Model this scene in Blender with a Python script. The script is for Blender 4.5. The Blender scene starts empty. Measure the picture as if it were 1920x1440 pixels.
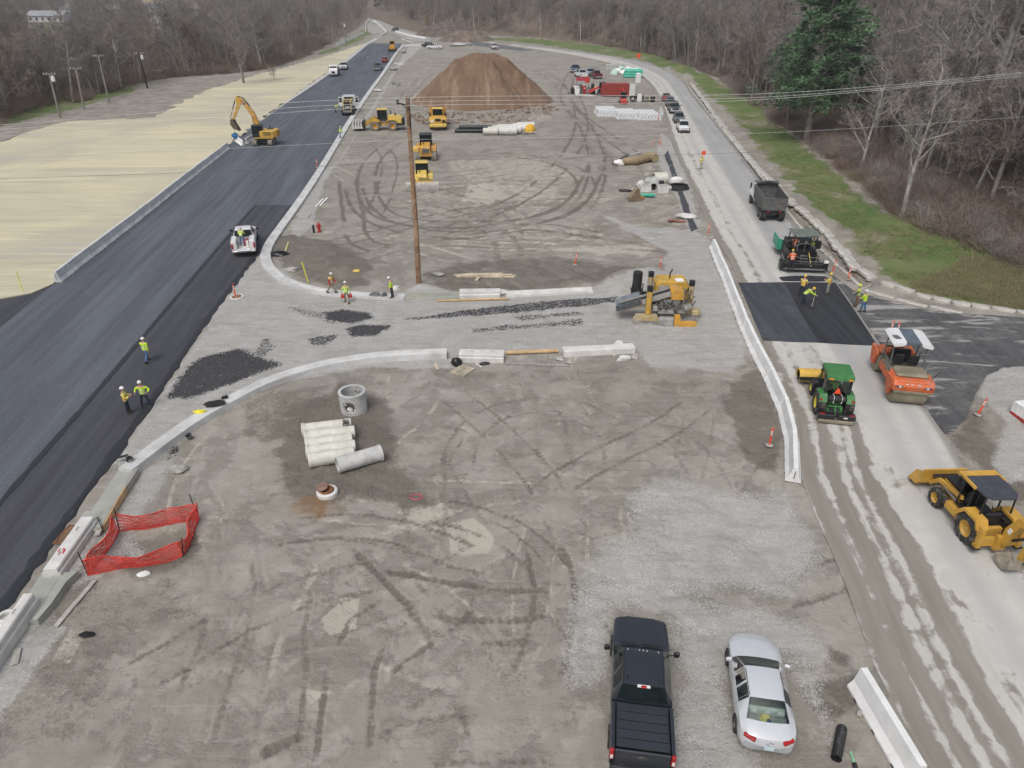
import bpy,bmesh,math,random
import numpy as np
from mathutils import Vector,Matrix,Euler
SC = bpy.context.scene
COL = SC.collection
R = math.radians
PI = math.pi
RND = random.Random(7)
# ------------------------------------------------------------ camera, sky, sun, exposure
CAMH,PITCH,FPX = 22.0,R(29.5),1333.0
cd = bpy.data.cameras.new('camera');cam = bpy.data.objects.new('camera',cd);COL.objects.link(cam)
cam.location = (0,0,CAMH);cam.rotation_euler = (R(90) - PITCH,0,0)
cd.sensor_width = 36;cd.lens = 36 * FPX / 1920;cd.clip_start = 0.3;cd.clip_end = 6000
SC.camera = cam
HAZE_D = 0.00024
SUN_EL,SUN_AZ = R(58),R(205)
W = bpy.data.worlds.new('World');SC.world = W;W.use_nodes = True
nt = W.node_tree;nt.nodes.clear()
wo = nt.nodes.new('ShaderNodeOutputWorld');bg = nt.nodes.new('ShaderNodeBackground')
sky = nt.nodes.new('ShaderNodeTexSky');sky.sky_type = 'NISHITA';sky.sun_disc = False
sky.sun_elevation = SUN_EL;sky.sun_rotation = SUN_AZ;sky.dust_density = 5.0;sky.ozone_density = 1.0;sky.air_density = 1.0
hs = nt.nodes.new('ShaderNodeHueSaturation');hs.inputs['Saturation'].default_value = 0.52
nt.links.new(sky.outputs[0],hs.inputs['Color']);nt.links.new(hs.outputs[0],bg.inputs[0])
bg.inputs[1].default_value = 0.125;nt.links.new(bg.outputs[0],wo.inputs[0])
sl = bpy.data.lights.new('sun','SUN');sl.energy = 1.0;sl.angle = R(26);sl.color = (1,0.99,0.975)
so = bpy.data.objects.new('sun',sl);COL.objects.link(so)
so.rotation_euler = (PI/2 - SUN_EL,0,PI - SUN_AZ)
SC.view_settings.view_transform = 'Standard';SC.view_settings.look = 'None'
SC.view_settings.exposure = 0.10;SC.view_settings.gamma = 1.0;SC.view_settings.use_curve_mapping = False
SC.cycles.max_bounces = 6;SC.cycles.diffuse_bounces = 3;SC.cycles.glossy_bounces = 3;SC.cycles.transmission_bounces = 5
SC.cycles.transparent_max_bounces = 6;SC.cycles.use_denoising = True;SC.cycles.use_adaptive_sampling = True
SC.cycles.volume_bounces = 0
# ------------------------------------------------------------ photograph pixel -> world
cP,sP = math.cos(PITCH),math.sin(PITCH)
def ray(px,py):
 u = (px - 960) / FPX;v = (720 - py) / FPX
 return Vector((u,cP + v * sP,-sP + v * cP))
def G(px,py,z=0.0):
 d = ray(px,py);t = (z - CAMH) / d.z
 return Vector((d.x * t,d.y * t,z))
def at(px,py,Y):
 d = ray(px,py);t = Y / d.y
 return Vector((d.x * t,Y,CAMH + d.z * t))
def Gs(pts,z=0.0): return [G(p[0],p[1],z) for p in pts]
def head(a,b):
 "rotation about Z that turns local +Y into the ground direction a -> b (pixels)"
 A,B = G(*a),G(*b);return -math.atan2(B.x - A.x,B.y - A.y)
ORD = 'first second third fourth fifth sixth seventh eighth ninth tenth eleventh twelfth thirteenth fourteenth fifteenth sixteenth seventeenth eighteenth nineteenth twentieth'.split()
ORD += ['twenty-' + o for o in ORD[:9]] + ['thirtieth'] + ['thirty-' + o for o in ORD[:9]] + ['fortieth'] + ['forty-' + o for o in ORD[:9]]
# ------------------------------------------------------------ mesh builder
class MB:
 def __init__(s): s.v = [];s.f = [];s.mi = [];s.M = None;s.k = 0
 def add(s,vs,fs):
  o = len(s.v)
  if s.M is not None: vs = [s.M @ Vector(v) for v in vs]
  s.v.extend([tuple(v) for v in vs]);s.f.extend([tuple(i + o for i in f) for f in fs]);s.mi.extend([s.k] * len(fs))
  return s
 def box(s,c,d,b=0.0,rot=None):
  hx,hy,hz = d[0] / 2,d[1] / 2,d[2] / 2
  m = Matrix.Translation(c)
  if rot: m = m @ Euler(rot).to_matrix().to_4x4()
  if b <= 0:
   vs = [(x,y,z) for x in (-hx,hx) for y in (-hy,hy) for z in (-hz,hz)]
   fs = [(0,1,3,2),(4,6,7,5),(0,4,5,1),(2,3,7,6),(0,2,6,4),(1,5,7,3)]
  else:
   b = min(b,hx * .95,hy * .95,hz * .95);vs = [];idx = {}
   for sx in (-1,1):
    for sy in (-1,1):
     for sz in (-1,1):
      for a in range(3):
       q = [sx * (hx - b),sy * (hy - b),sz * (hz - b)];q[a] += (sx,sy,sz)[a] * b
       idx[sx,sy,sz,a] = len(vs);vs.append(tuple(q))
   fs = []
   for a in range(3):
    o1,o2 = (a + 1) % 3,(a + 2) % 3
    for sg in (-1,1):
     f = []
     for p,q in ((-1,-1),(1,-1),(1,1),(-1,1)):
      t = [0,0,0];t[a] = sg;t[o1] = p;t[o2] = q;f.append(idx[(*t,a)])
     fs.append(f)
    for p in (-1,1):
     for q in (-1,1):
      f = []
      for sg,w in ((-1,o1),(1,o1),(1,o2),(-1,o2)):
       t = [0,0,0];t[a] = sg;t[o1] = p;t[o2] = q;f.append(idx[(*t,w)])
      fs.append(f)
   for sx in (-1,1):
    for sy in (-1,1):
     for sz in (-1,1): fs.append([idx[sx,sy,sz,a] for a in range(3)])
  return s.add([m @ Vector(v) for v in vs],fs)
 def bx(s,x0,x1,y0,y1,z0,z1,b=0.0):
  return s.box(((x0 + x1) / 2,(y0 + y1) / 2,(z0 + z1) / 2),(abs(x1 - x0),abs(y1 - y0),abs(z1 - z0)),b)
 def prism(s,pts,ax,lo,hi,inset=0.0):
  "closed outline pts extruded along axis ax ('x': pts are (y,z); 'y': (x,z); 'z': (x,y))"
  def mk(p,t): return {'x': (t,p[0],p[1]),'y': (p[0],t,p[1]),'z': (p[0],p[1],t)}[ax]
  n = len(pts)
  if inset:
   cx = sum(p[0] for p in pts) / n;cy = sum(p[1] for p in pts) / n
   q = [(cx + (p[0] - cx) * (1 - inset),cy + (p[1] - cy) * (1 - inset)) for p in pts]
   e = (hi - lo) * .08
   rings = [[mk(p,lo) for p in q],[mk(p,lo + e) for p in pts],[mk(p,hi - e) for p in pts],[mk(p,hi) for p in q]]
   return s.loft(rings)
  return s.loft([[mk(p,lo) for p in pts],[mk(p,hi) for p in pts]])
 def loft(s,rings,caps=True,closed=True):
  n = len(rings[0]);vs = [v for r in rings for v in r];fs = []
  for i in range(len(rings) - 1):
   for j in range(n if closed else n - 1):
    k = (j + 1) % n
    fs.append((i * n + j,i * n + k,(i + 1) * n + k,(i + 1) * n + j))
  if caps: fs.append(tuple(range(n))[::-1]);fs.append(tuple((len(rings) - 1) * n + j for j in range(n)))
  return s.add(vs,fs)
 def tube(s,pts,r,n=6,caps=True,loop=False):
  P = [Vector(p) for p in pts];m = len(P)
  rs = r if isinstance(r,(list,tuple)) else [r] * m
  up = None;rings = []
  for i in range(m):
   if loop: t = P[(i + 1) % m] - P[i - 1]
   else: t = P[min(i + 1,m - 1)] - P[max(i - 1,0)]
   if t.length < 1e-9: t = Vector((0,0,1))
   t.normalize()
   if up is None: up = t.orthogonal().normalized()
   else:
    up = up - t * up.dot(t);up = up.normalized() if up.length > 1e-6 else t.orthogonal().normalized()
   w = t.cross(up)
   rings.append([P[i] + (up * math.cos(2 * PI * j / n) + w * math.sin(2 * PI * j / n)) * rs[i] for j in range(n)])
  if loop: rings.append(rings[0])
  return s.loft(rings,caps and not loop)
 def cyl(s,a,b,r,r2=None,n=12): return s.tube([a,b],[r,r if r2 is None else r2],n)
 def lathe(s,prof,o=(0,0,0),ax='z',n=16,loop=False):
  rings = []
  for i in range(n):
   a = 2 * PI * i / n;c,q = math.cos(a),math.sin(a);ring = []
   for r,h in prof:
    ring.append({'z': (o[0] + r * c,o[1] + r * q,o[2] + h),'x': (o[0] + h,o[1] + r * c,o[2] + r * q),'y': (o[0] + r * c,o[1] + h,o[2] + r * q)}[ax])
   rings.append(ring)
  rings.append(rings[0])
  return s.loft(rings,caps=False,closed=loop)
 def blob(s,c,rad,seed=0,sub=2,amp=.2,flat=None):
  bm = bmesh.new();bmesh.ops.create_icosphere(bm,subdivisions=sub,radius=1);rr = random.Random(seed)
  ph = [rr.uniform(0,6) for _ in range(9)];vs = []
  for v in bm.verts:
   p = v.co.copy()
   n = math.sin(p.x * 2.3 + ph[0]) * math.sin(p.y * 2.7 + ph[1]) + math.sin(p.z * 3.1 + ph[2] + p.x) + .6 * math.sin(p.x * 6 + ph[3]) * math.cos(p.y * 5.3 + ph[4] + p.z * 4) + rr.uniform(-.3,.3)
   p *= 1 + amp * n * .6
   z = p.z
   if flat is not None and z < flat: z = flat
   vs.append((c[0] + p.x * rad[0],c[1] + p.y * rad[1],c[2] + z * rad[2]))
  bm.verts.index_update();fs = [[v.index for v in f.verts] for f in bm.faces];bm.free()
  return s.add(vs,fs)
 def obj(s,name,mat,parent=None,smooth=False,fix=True,loc=None):
  me = bpy.data.meshes.new(name);me.from_pydata(s.v,[],s.f)
  for m in (mat if isinstance(mat,(list,tuple)) else [mat]): me.materials.append(m)
  if any(s.mi): me.polygons.foreach_set('material_index',s.mi)
  if fix:
   bm = bmesh.new();bm.from_mesh(me);bmesh.ops.recalc_face_normals(bm,faces=bm.faces);bm.to_mesh(me);bm.free()
  if smooth:
   me.polygons.foreach_set('use_smooth',[True] * len(me.polygons))
   try: me.set_sharp_from_angle(angle=R(smooth if smooth is not True else 40))
   except Exception: pass
  me.update()
  o = bpy.data.objects.new(name,me);COL.objects.link(o)
  if parent is not None: o.parent = parent
  if loc is not None: o.location = loc
  return o
def tag(o,label=None,cat=None,group=None,kind=None):
 if label: o['label'] = label
 if cat: o['category'] = cat
 if group: o['group'] = group
 if kind: o['kind'] = kind
 return o
def thing(name,label,cat,loc=(0,0,0),rz=0,group=None):
 o = bpy.data.objects.new(name,None);o.empty_display_size = .3;COL.objects.link(o)
 o.location = loc;o.rotation_euler = (0,0,rz)
 return tag(o,label,cat,group)
def copy_tree(o,parent=None,sub=None):
 c = o.copy();COL.objects.link(c)
 if parent is not None: c.parent = parent
 for ch in list(o.children): copy_tree(ch,c)
 return c
def dup(root,loc,rz,label,group=None,scale=None):
 c = copy_tree(root);c.location = loc;c.rotation_euler = (0,0,rz);c['label'] = label
 if group: c['group'] = group
 if scale: c.scale = scale if isinstance(scale,(tuple,list)) else (scale,) * 3
 return c
# ------------------------------------------------------------ materials
MATS = {}
def nn(t,k,**kw):
 n = t.nodes.new(k)
 for a,b in kw.items(): setattr(n,a,b)
 return n
def mk_noise(t,vec,scale,detail=4,rough=.6,dist=0.0):
 n = nn(t,'ShaderNodeTexNoise');n.inputs['Scale'].default_value = scale;n.inputs['Detail'].default_value = detail
 n.inputs['Roughness'].default_value = rough;n.inputs['Distortion'].default_value = dist
 if vec is not None: t.links.new(vec,n.inputs['Vector'])
 return n.outputs['Fac']
def ramp(t,fac,lo,hi,a=0.0,b=1.0):
 n = nn(t,'ShaderNodeMapRange');n.interpolation_type = 'SMOOTHSTEP'
 n.inputs['From Min'].default_value = lo;n.inputs['From Max'].default_value = hi
 n.inputs['To Min'].default_value = a;n.inputs['To Max'].default_value = b
 t.links.new(fac,n.inputs['Value']);return n.outputs['Result']
def math2(t,op,a,b):
 n = nn(t,'ShaderNodeMath');n.operation = op
 for i,x in enumerate((a,b)):
  if isinstance(x,(int,float)): n.inputs[i].default_value = x
  else: t.links.new(x,n.inputs[i])
 return n.outputs[0]
def mix(t,fac,a,b,typ='MIX'):
 n = nn(t,'ShaderNodeMix');n.data_type = 'RGBA';n.blend_type = typ;n.clamp_factor = True
 if isinstance(fac,(int,float)): n.inputs[0].default_value = fac
 else: t.links.new(fac,n.inputs[0])
 for i,x in ((6,a),(7,b)):
  if isinstance(x,(tuple,list)): n.inputs[i].default_value = (*x[:3],1)
  else: t.links.new(x,n.inputs[i])
 return n.outputs[2]
def new_mat(name):
 m = bpy.data.materials.new(name);m.use_nodes = True;t = m.node_tree
 return m,t,t.nodes['Principled BSDF']
def bump(t,b,h,strength=.5,dist=.05):
 n = nn(t,'ShaderNodeBump');n.inputs['Strength'].default_value = strength;n.inputs['Distance'].default_value = dist
 t.links.new(h,n.inputs['Height']);t.links.new(n.outputs[0],b.inputs['Normal'])
DUST = (0.30,0.275,0.235)
def mat(name,c,rough=.6,metal=0.0,var=.14,scale=2.5,dust=0.0,dcol=DUST,bmp=0.0,spec=None,coat=0.0):
 if name in MATS: return MATS[name]
 m,t,b = new_mat(name)
 tc = nn(t,'ShaderNodeTexCoord').outputs['Object']
 n1 = mk_noise(t,tc,scale,5,.65)
 lo = tuple(x * (1 - var * 1.6) for x in c);hi = tuple(min(1,x * (1 + var)) for x in c)
 col = mix(t,ramp(t,n1,.3,.7),lo,hi)
 if dust > 0:
  n2 = mk_noise(t,tc,scale * 1.7,6,.7,.4)
  f = ramp(t,n2,.62 - dust * .5,.78 - dust * .3,0,min(1,.35 + dust))
  col = mix(t,f,col,dcol)
  t.links.new(ramp(t,f,0,1,rough,max(rough,.85)),b.inputs['Roughness'])
 else: b.inputs['Roughness'].default_value = rough
 t.links.new(col,b.inputs['Base Color']);b.inputs['Metallic'].default_value = metal
 if spec is not None: b.inputs['Specular IOR Level'].default_value = spec
 if coat: b.inputs['Coat Weight'].default_value = coat;b.inputs['Coat Roughness'].default_value = .06
 if bmp: bump(t,b,mk_noise(t,tc,scale * 9,4),bmp,.03)
 MATS[name] = m;return m
CONC = mat('concrete',(.50,.50,.485),.85,var=.16,scale=1.3,dust=.12,dcol=(.38,.36,.32),bmp=.15)
CONCD = mat('weathered_concrete',(.36,.355,.335),.88,var=.2,scale=1.1,dust=.2,bmp=.2)
CONCW = mat('pale_concrete',(.64,.63,.60),.8,var=.1,scale=1.2,dust=.1,dcol=(.45,.42,.37),bmp=.1)
PIPE = mat('concrete_pipe',(.60,.59,.52),.82,var=.1,scale=1.5,dust=.12,dcol=(.42,.39,.31),bmp=.1)
YEL = mat('machine_yellow',(.60,.36,.045),.55,var=.14,dust=.30,scale=1.6)
YELP = mat('pale_yellow_paint',(.72,.52,.12),.5,var=.1,dust=.2,scale=1.6)
YELO = mat('orange_yellow_paint',(.62,.32,.04),.5,var=.14,dust=.28,scale=1.6)
BLK = mat('black_rubber',(.022,.022,.023),.75,var=.25,dust=.1,scale=3)
BLKM = mat('black_metal',(.018,.018,.02),.45,var=.3,dust=.08,scale=2)
TYRE = mat('dusty_tyre',(.03,.029,.028),.9,var=.3,dust=.28,scale=2.2,bmp=.2)
STEEL = mat('worn_steel',(.26,.25,.235),.5,.35,var=.2,dust=.25,scale=2)
STEELL = mat('bright_steel',(.55,.55,.55),.3,.8,var=.1)
GREYM = mat('grey_metal',(.16,.165,.165),.55,.1,var=.2,dust=.2,scale=1.5)
WHT = mat('white_paint',(.76,.76,.76),.35,var=.05,dust=.06,scale=1.2,coat=.3)
GLS = mat('dark_glass',(.012,.019,.02),.1,var=.2,spec=.2)
ORG = mat('orange_paint',(.66,.14,.04),.55,var=.12,dust=.26,scale=1.8)
GRN = mat('tractor_green',(.045,.19,.05),.45,var=.12,dust=.2,scale=1.8,coat=.2)
GRNT = mat('teal_green',(.03,.30,.19),.45,var=.12,dust=.06,scale=1.6)
REDM = mat('red_paint',(.45,.035,.03),.5,var=.14,dust=.1,scale=1.4)
WOOD = mat('lumber',(.58,.50,.37),.8,var=.2,scale=1.6)
WOODO = mat('fresh_plywood',(.62,.42,.22),.75,var=.15,scale=1.6)
WOODG = mat('weathered_board',(.42,.40,.36),.85,var=.2,scale=1.6,dust=.15)
DRT = mat('caked_mud',(.25,.225,.185),.95,var=.25,scale=2.5,bmp=.3)
CWHT = mat('white_plastic',(.80,.80,.78),.55,var=.05,dust=.05)
CORG = mat('post_orange',(.85,.10,.035),.5,var=.06)
RLAMP = mat('red_lens',(.42,.012,.012),.2,var=.1,spec=.7)
CLAMP = mat('clear_lens',(.75,.75,.72),.15,var=.05,spec=.7)
SKIN = mat('skin',(.46,.29,.21),.6,var=.08)
# ------------------------------------------------------------ noise and masks in world coordinates
_rng = np.random.default_rng(3)
_LAT = _rng.random((256,256)).astype(np.float32)
def vnoise(x,y):
 xi = np.floor(x).astype(np.int64);yi = np.floor(y).astype(np.int64);fx = x - xi;fy = y - yi
 fx = fx * fx * (3 - 2 * fx);fy = fy * fy * (3 - 2 * fy)
 a = _LAT[yi & 255,xi & 255];b = _LAT[yi & 255,(xi + 1) & 255];c = _LAT[(yi + 1) & 255,xi & 255];d = _LAT[(yi + 1) & 255,(xi + 1) & 255]
 return (a * (1 - fx) + b * fx) * (1 - fy) + (c * (1 - fx) + d * fx) * fy
def fbm(x,y,s,o=4,seed=0):
 v = 0;a = .5;tot = 0
 for i in range(o):
  v = v + a * vnoise(x * s + seed * 17.3 + i * 5.1,y * s + seed * 9.7 + i * 3.3);tot += a;a *= .55;s *= 2.07
 return v / tot
def smooth(x,lo,hi):
 t = np.clip((x - lo) / (hi - lo),0,1);return t * t * (3 - 2 * t)
def pl_dist(X,Y,pts,closed=False):
 "distance to a polyline and the length along it at the nearest point"
 best = np.full(X.shape,1e9);al = np.zeros(X.shape);acc = 0.0;n = len(pts)
 for i in range(n if closed else n - 1):
  ax,ay = pts[i][0],pts[i][1];bx,by = pts[(i + 1) % n][0],pts[(i + 1) % n][1]
  dx,dy = bx - ax,by - ay;L2 = dx * dx + dy * dy
  if L2 < 1e-9: continue
  t = np.clip(((X - ax) * dx + (Y - ay) * dy) / L2,0,1)
  d = np.hypot(X - ax - t * dx,Y - ay - t * dy);m = d < best;L = math.sqrt(L2)
  best = np.where(m,d,best);al = np.where(m,acc + t * L,al);acc += L
 return best,al
def inside(X,Y,pts):
 c = np.zeros(X.shape,bool);n = len(pts)
 for i in range(n):
  ax,ay = pts[i][0],pts[i][1];bx,by = pts[i - 1][0],pts[i - 1][1]
  if ay == by: continue
  m = ((ay > Y) != (by > Y)) & (X < (bx - ax) * (Y - ay) / (by - ay) + ax)
  c ^= m
 return c
def poly_mask(X,Y,px,soft=.6,jit=.8,js=.5,seed=1):
 "0..1 mask of a ground polygon given in photograph pixels"
 pts = Gs(px);xs = [p.x for p in pts];ys = [p.y for p in pts];mg = soft + jit + 1
 out = np.zeros(X.shape,np.float32)
 sel = (X > min(xs) - mg) & (X < max(xs) + mg) & (Y > min(ys) - mg) & (Y < max(ys) + mg)
 if not sel.any(): return out
 x,y = X[sel],Y[sel];d,_ = pl_dist(x,y,pts,True);d = np.where(inside(x,y,pts),d,-d)
 d = d + jit * (fbm(x,y,js,4,seed) - .5) * 2
 out[sel] = smooth(d,-soft,soft);return out
def catmull(P,step=1.0):
 P = [Vector(p) for p in P];out = []
 for i in range(len(P) - 1):
  p0 = P[max(i - 1,0)];p1 = P[i];p2 = P[i + 1];p3 = P[min(i + 2,len(P) - 1)]
  n = max(1,int((p2 - p1).length / step))
  for k in range(n):
   t = k / n
   out.append(.5 * ((2 * p1) + (p2 - p0) * t + (2 * p0 - 5 * p1 + 4 * p2 - p3) * t * t + (3 * p1 - p0 - 3 * p2 + p3) * t ** 3))
 out.append(P[-1]);return out
# ------------------------------------------------------------ terrain
TOE = Gs([(2900,900),(2300,640),(1920,500),(1800,458),(1690,410),(1600,335),(1500,255),(1420,205),(1350,150),(1235,106),(1120,84),(1000,71),(900,66),(830,58),(780,48),(735,28),(690,14),(400,8),(0,12),(-900,20)])
SITE = [(p.x,p.y) for p in TOE] + [(-900,-100),(400,-100)]
def hill(X,Y):
 X = np.asarray(X,float);Y = np.asarray(Y,float)
 d,_ = pl_dist(X,Y,SITE[:len(TOE)]);d = np.where(inside(X,Y,SITE),0,d)
 r = np.clip(d / 18,0,1)
 h = 75 * (1 - np.exp(-.34 * d * r / 75))
 h = h + (fbm(X,Y,.012,3,5) - .5) * np.clip(d / 60,0,1) * 26
 return h
def hz(x,y): return float(hill(np.array([x]),np.array([y]))[0])
# ------------------------------------------------------------ masks: where the ground is what
def path_y(px):
 P = sorted(catmull(Gs(px),2.0),key=lambda p: p.y);return np.array([p.y for p in P]),np.array([p.x for p in P])
LEFT_L = path_y([(-900,1340),(-400,937),(102,533),(300,376),(440,264),(530,198),(600,152),(655,112),(689,84),(716,69),(735,61)])
SEAM = path_y([(-500,1530),(-200,1180),(0,945),(195,720),(300,595),(380,500),(471,394)])
LEFT_R = path_y([(471,394.2),(541,394),(578,345),(600,312),(657,219),(694,166),(717,136),(739,103),(752,85),(757,72),(760,61)])
LANE_R = path_y([(-400,1640),(-150,1330),(0,1143),(100,1006),(160,925),(235,822),(310,715),(385,605),(455,510),(487,470),(541,394.2)])
RIGHT_L = path_y([(2050,2000),(1880,1700),(1740,1440),(1640,1250),(1585,1095),(1500,890),(1490,790),(1455,700),(1420,620),(1390,540),(1362,480),(1332,430),(1296,350),(1262,275),(1246,220),(1228,172),(1200,143),(1150,122),(1080,105),(1000,92),(930,82),(880,76)])
RIGHT_R = path_y([(2500,1800),(2200,1450),(2000,1150),(1880,985),(1812,888),(1772,818),(1720,745),(1645,640),(1590,560),(1540,495),(1480,405),(1427,340),(1350,240),(1300,180),(1270,143),(1215,119),(1150,106),(1060,94),(960,82),(900,75)])
def xat(path,y): return np.interp(y,path[0],path[1])
def band(X,Y,a,b,y0,y1,m=0.0):
 return ((X > xat(a,Y) - m) & (X < xat(b,Y) + m) & (Y > y0) & (Y < y1))
GRAVEL = [
 ([(505,450),(392,600),(310,725),(210,872),(250,868),(310,818),(400,758),(520,712),(640,690),(840,672),(1190,655),(1215,690),(1300,690),(1360,700),(1400,682),(1385,600),(1365,520),(1340,455),(1300,432),(1200,425),(1120,400),(1190,440),(1250,470),(1240,510),(1170,530),(1060,548),(760,560),(650,555),(560,530),(505,490)],.5,.5,1.0),
 ([(0,1350),(30,1240),(110,1120),(160,1040),(215,930),(260,885),(330,830),(420,772),(520,722),(700,690),(860,690),(860,672),(640,672),(500,695),(390,745),(290,815),(215,890),(100,1050),(0,1200),(-40,1300)],.4,.4,1.0),
 ([(260,880),(330,850),(300,930),(250,990),(290,1060),(235,1030),(190,1080),(140,1100),(190,1000)],.5,.5,.8),
 ([(0,1340),(55,1260),(120,1180),(60,1180),(-60,1330)],.3,.4,1.0),
 ([(1060,1290),(1075,1160),(1120,1060),(1190,990),(1200,930),(1260,905),(1330,925),(1400,935),(1470,930),(1500,1000),(1490,1060),(1440,1100),(1380,1090),(1300,1120),(1420,1160),(1520,1190),(1560,1300),(1640,1440),(1560,1500),(1500,1380),(1480,1230),(1380,1200),(1340,1440),(1260,1500),(1270,1300),(1240,1160),(1150,1150),(1135,1280)],1.0,1.8,.85),
 ([(1255,1150),(1360,1190),(1380,1300),(1400,1440),(1262,1440)],.8,1.2,.75),
 ([(640,300),(700,195),(760,95),(775,80),(795,84),(745,130),(705,200),(655,270),(610,340),(585,420),(560,450),(545,430),(590,330)],.4,.6,.9),
 ([(1270,270),(1240,250),(1230,300),(1262,350),(1290,440),(1312,432),(1302,380),(1285,320)],.3,.5,.9),
 ([(1800,690),(1920,690),(1960,700),(1980,900),(1890,900),(1860,850),(1870,800),(1840,760),(1800,740)],.5,.7,.85),
 ([(720,560),(790,535),(840,545),(860,556),(900,553),(880,562),(760,566)],.3,.3,.9),
]
MUD = [  # darker, freshly worked or wet soil
 ([(500,440),(560,440),(640,455),(700,490),(690,535),(640,545),(560,520),(515,490)],.6,.8,.8),
 ([(860,490),(1050,480),(1180,500),(1230,520),(1120,540),(900,550),(790,545),(800,510)],.8,1.0,.75),
 ([(510,790),(560,760),(640,720),(720,740),(750,830),(790,900),(810,945),(690,955),(590,950),(540,900),(500,850)],.9,1.4,.92),([(820,1180),(960,1110),(1050,1180),(1050,1440),(900,1440),(880,1300)],1.0,1.6,.42),
 ([(450,760),(520,740),(600,720),(640,720),(560,790),(500,850),(450,800)],.6,.7,.6),
 ([(1390,700),(1440,690),(1475,850),(1455,890),(1400,860),(1360,800),(1370,720)],.5,.6,.85),
 ([(1790,800),(1830,760),(1850,820),(1920,880),(2000,950),(1900,960),(1840,880),(1790,830)],.6,.8,.8),
 ([(215,1060),(235,1000),(360,985),(372,1030),(340,1070),(240,1085)],.4,.5,.8),
 ([(30,1260),(150,1080),(330,1090),(380,1150),(250,1240),(330,1330),(160,1400),(-40,1440),(-60,1330)],.7,1.6,.5),
 ([(1545,1205),(1600,1230),(1590,1260),(1555,1240)],.3,.3,.9),
 ([(1510,1280),(1600,1270),(1620,1320),(1560,1345),(1500,1320)],.4,.5,.8),
 ([(800,640),(900,690),(1200,690),(1380,715),(1370,760),(1150,720),(960,720),(880,720),(800,720)],.6,.7,.45),
 ([(760,250),(770,200),(1030,200),(1150,240),(1200,330),(900,330),(760,320)],2,3,.3),
 ([(1340,1490),(1345,1200),(1262,1290),(1262,1500)],.4,.5,.4),
 ([(560,360),(640,300),(760,320),(760,430),(600,440),(540,420)],1.5,2,.35),
]
DRY = [  # pale dried crust
 ([(835,985),(890,965),(925,1010),(915,1040),(850,1035)],.25,.3,.9),
 ([(745,960),(830,945),(850,965),(790,985)],.2,.3,.7),
 ([(600,1160),(640,1115),(678,1120),(670,1180),(620,1190)],.25,.3,.8),
 ([(130,1180),(160,1180),(130,1240),(95,1240)],.15,.2,.8),
 ([(880,345),(930,345),(955,370),(915,385),(870,375)],.6,.8,1.0),
 ([(1100,460),(1250,450),(1200,480),(1020,470)],.6,1.2,.6),
 ([(560,1290),(620,1285),(640,1300),(580,1320)],.2,.3,.6),
 ([(830,300),(990,290),(1110,330),(1050,380),(960,400),(850,330)],1.5,2.5,.5),
]
TAR = [  # spilled asphalt
 ([(322,742),(330,705),(375,672),(440,655),(490,665),(520,685),(470,705),(400,735),(350,745)],.35,.5,1.0),
 ([(470,670),(490,640),(505,630),(512,650),(490,675)],.25,.5,.6),
 ([(600,585),(640,580),(695,588),(700,598),(660,606),(615,600)],.3,.4,1.0),
 ([(645,618),(680,610),(730,612),(705,630),(660,632)],.25,.35,1.0),
 ([(577,637),(600,630),(635,628),(612,645),(585,645)],.25,.4,.8),
 ([(750,598),(900,578),(1060,562),(1160,557),(1160,566),(1040,580),(900,590),(760,601)],.2,.35,.85),
 ([(960,592),(1080,584),(1100,590),(980,600)],.2,.35,.6),
 ([(880,615),(960,608),(1090,597),(1095,608),(980,618),(880,628)],.25,.5,.65),
 ([(540,575),(600,585),(640,605),(620,608),(560,585)],.2,.5,.5),
 ([(325,835),(340,845),(310,862)],.2,.3,.8),
]
GRASS = [
 ([(890,72),(1000,82),(1120,100),(1210,115),(1300,150),(1384,230),(1468,330),(1580,430),(1656,515),(1740,548),(1930,584),(2200,620),(2400,600),(2200,560),(1920,470),(1800,440),(1675,408),(1600,356),(1520,288),(1425,203),(1340,150),(1235,103),(1100,82),(980,70)],.9,1.8,1.0),
 ([(0,215),(40,200),(120,180),(200,170),(260,155),(240,175),(180,195),(100,215),(20,235)],2,3,.9),
 ([(600,105),(640,90),(680,76),(700,60),(690,50),(670,62),(640,84),(590,100)],1.5,2,.8),
 ([(1400,290),(1440,330),(1475,385),(1500,420),(1490,430),(1465,400),(1420,340)],.3,.5,.7),
 ([(60,45),(140,45),(150,60),(60,62)],8,10,.8),
]
LEAF = [([(722,50),(745,52),(800,66),(832,62),(830,40),(760,3),(640,3),(640,60),(684,40),(690,32)],3,4,.95),([(2900,900),(2300,640),(1920,505),(1800,460),(1690,415),(1600,338),(1500,258),(1420,206),(1350,150),(1235,106),(1120,84),(1000,71),(900,66),(830,58),(780,48),(735,28),(690,14),(650,8),(620,2),(3000,1),(3500,200)],1.5,2.0,1.0),
 ([(0,236),(60,205),(150,190),(230,165),(300,148),(400,140),(480,134),(560,110),(600,92),(640,72),(670,52),(690,30),(690,14),(760,20),(760,6),(400,3),(0,2),(-1500,2),(-900,330)],3,4,.95),
 ([(1300,165),(1420,310),(1500,410),(1620,530),(1600,500),(1540,440),(1480,385),(1340,225)],.4,.6,.8)]
STRAWP = [(-700,900),(-350,905),(-240,800),(0,562),(60,551),(100,534),(300,378),(436,266),(526,199),(560,174),(640,119),(690,79),(664,88),(620,103),(560,120),(500,136),(450,150),(400,166),(345,190),(290,222),(130,228),(60,246),(0,268),(-200,330),(-700,480)]
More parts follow.
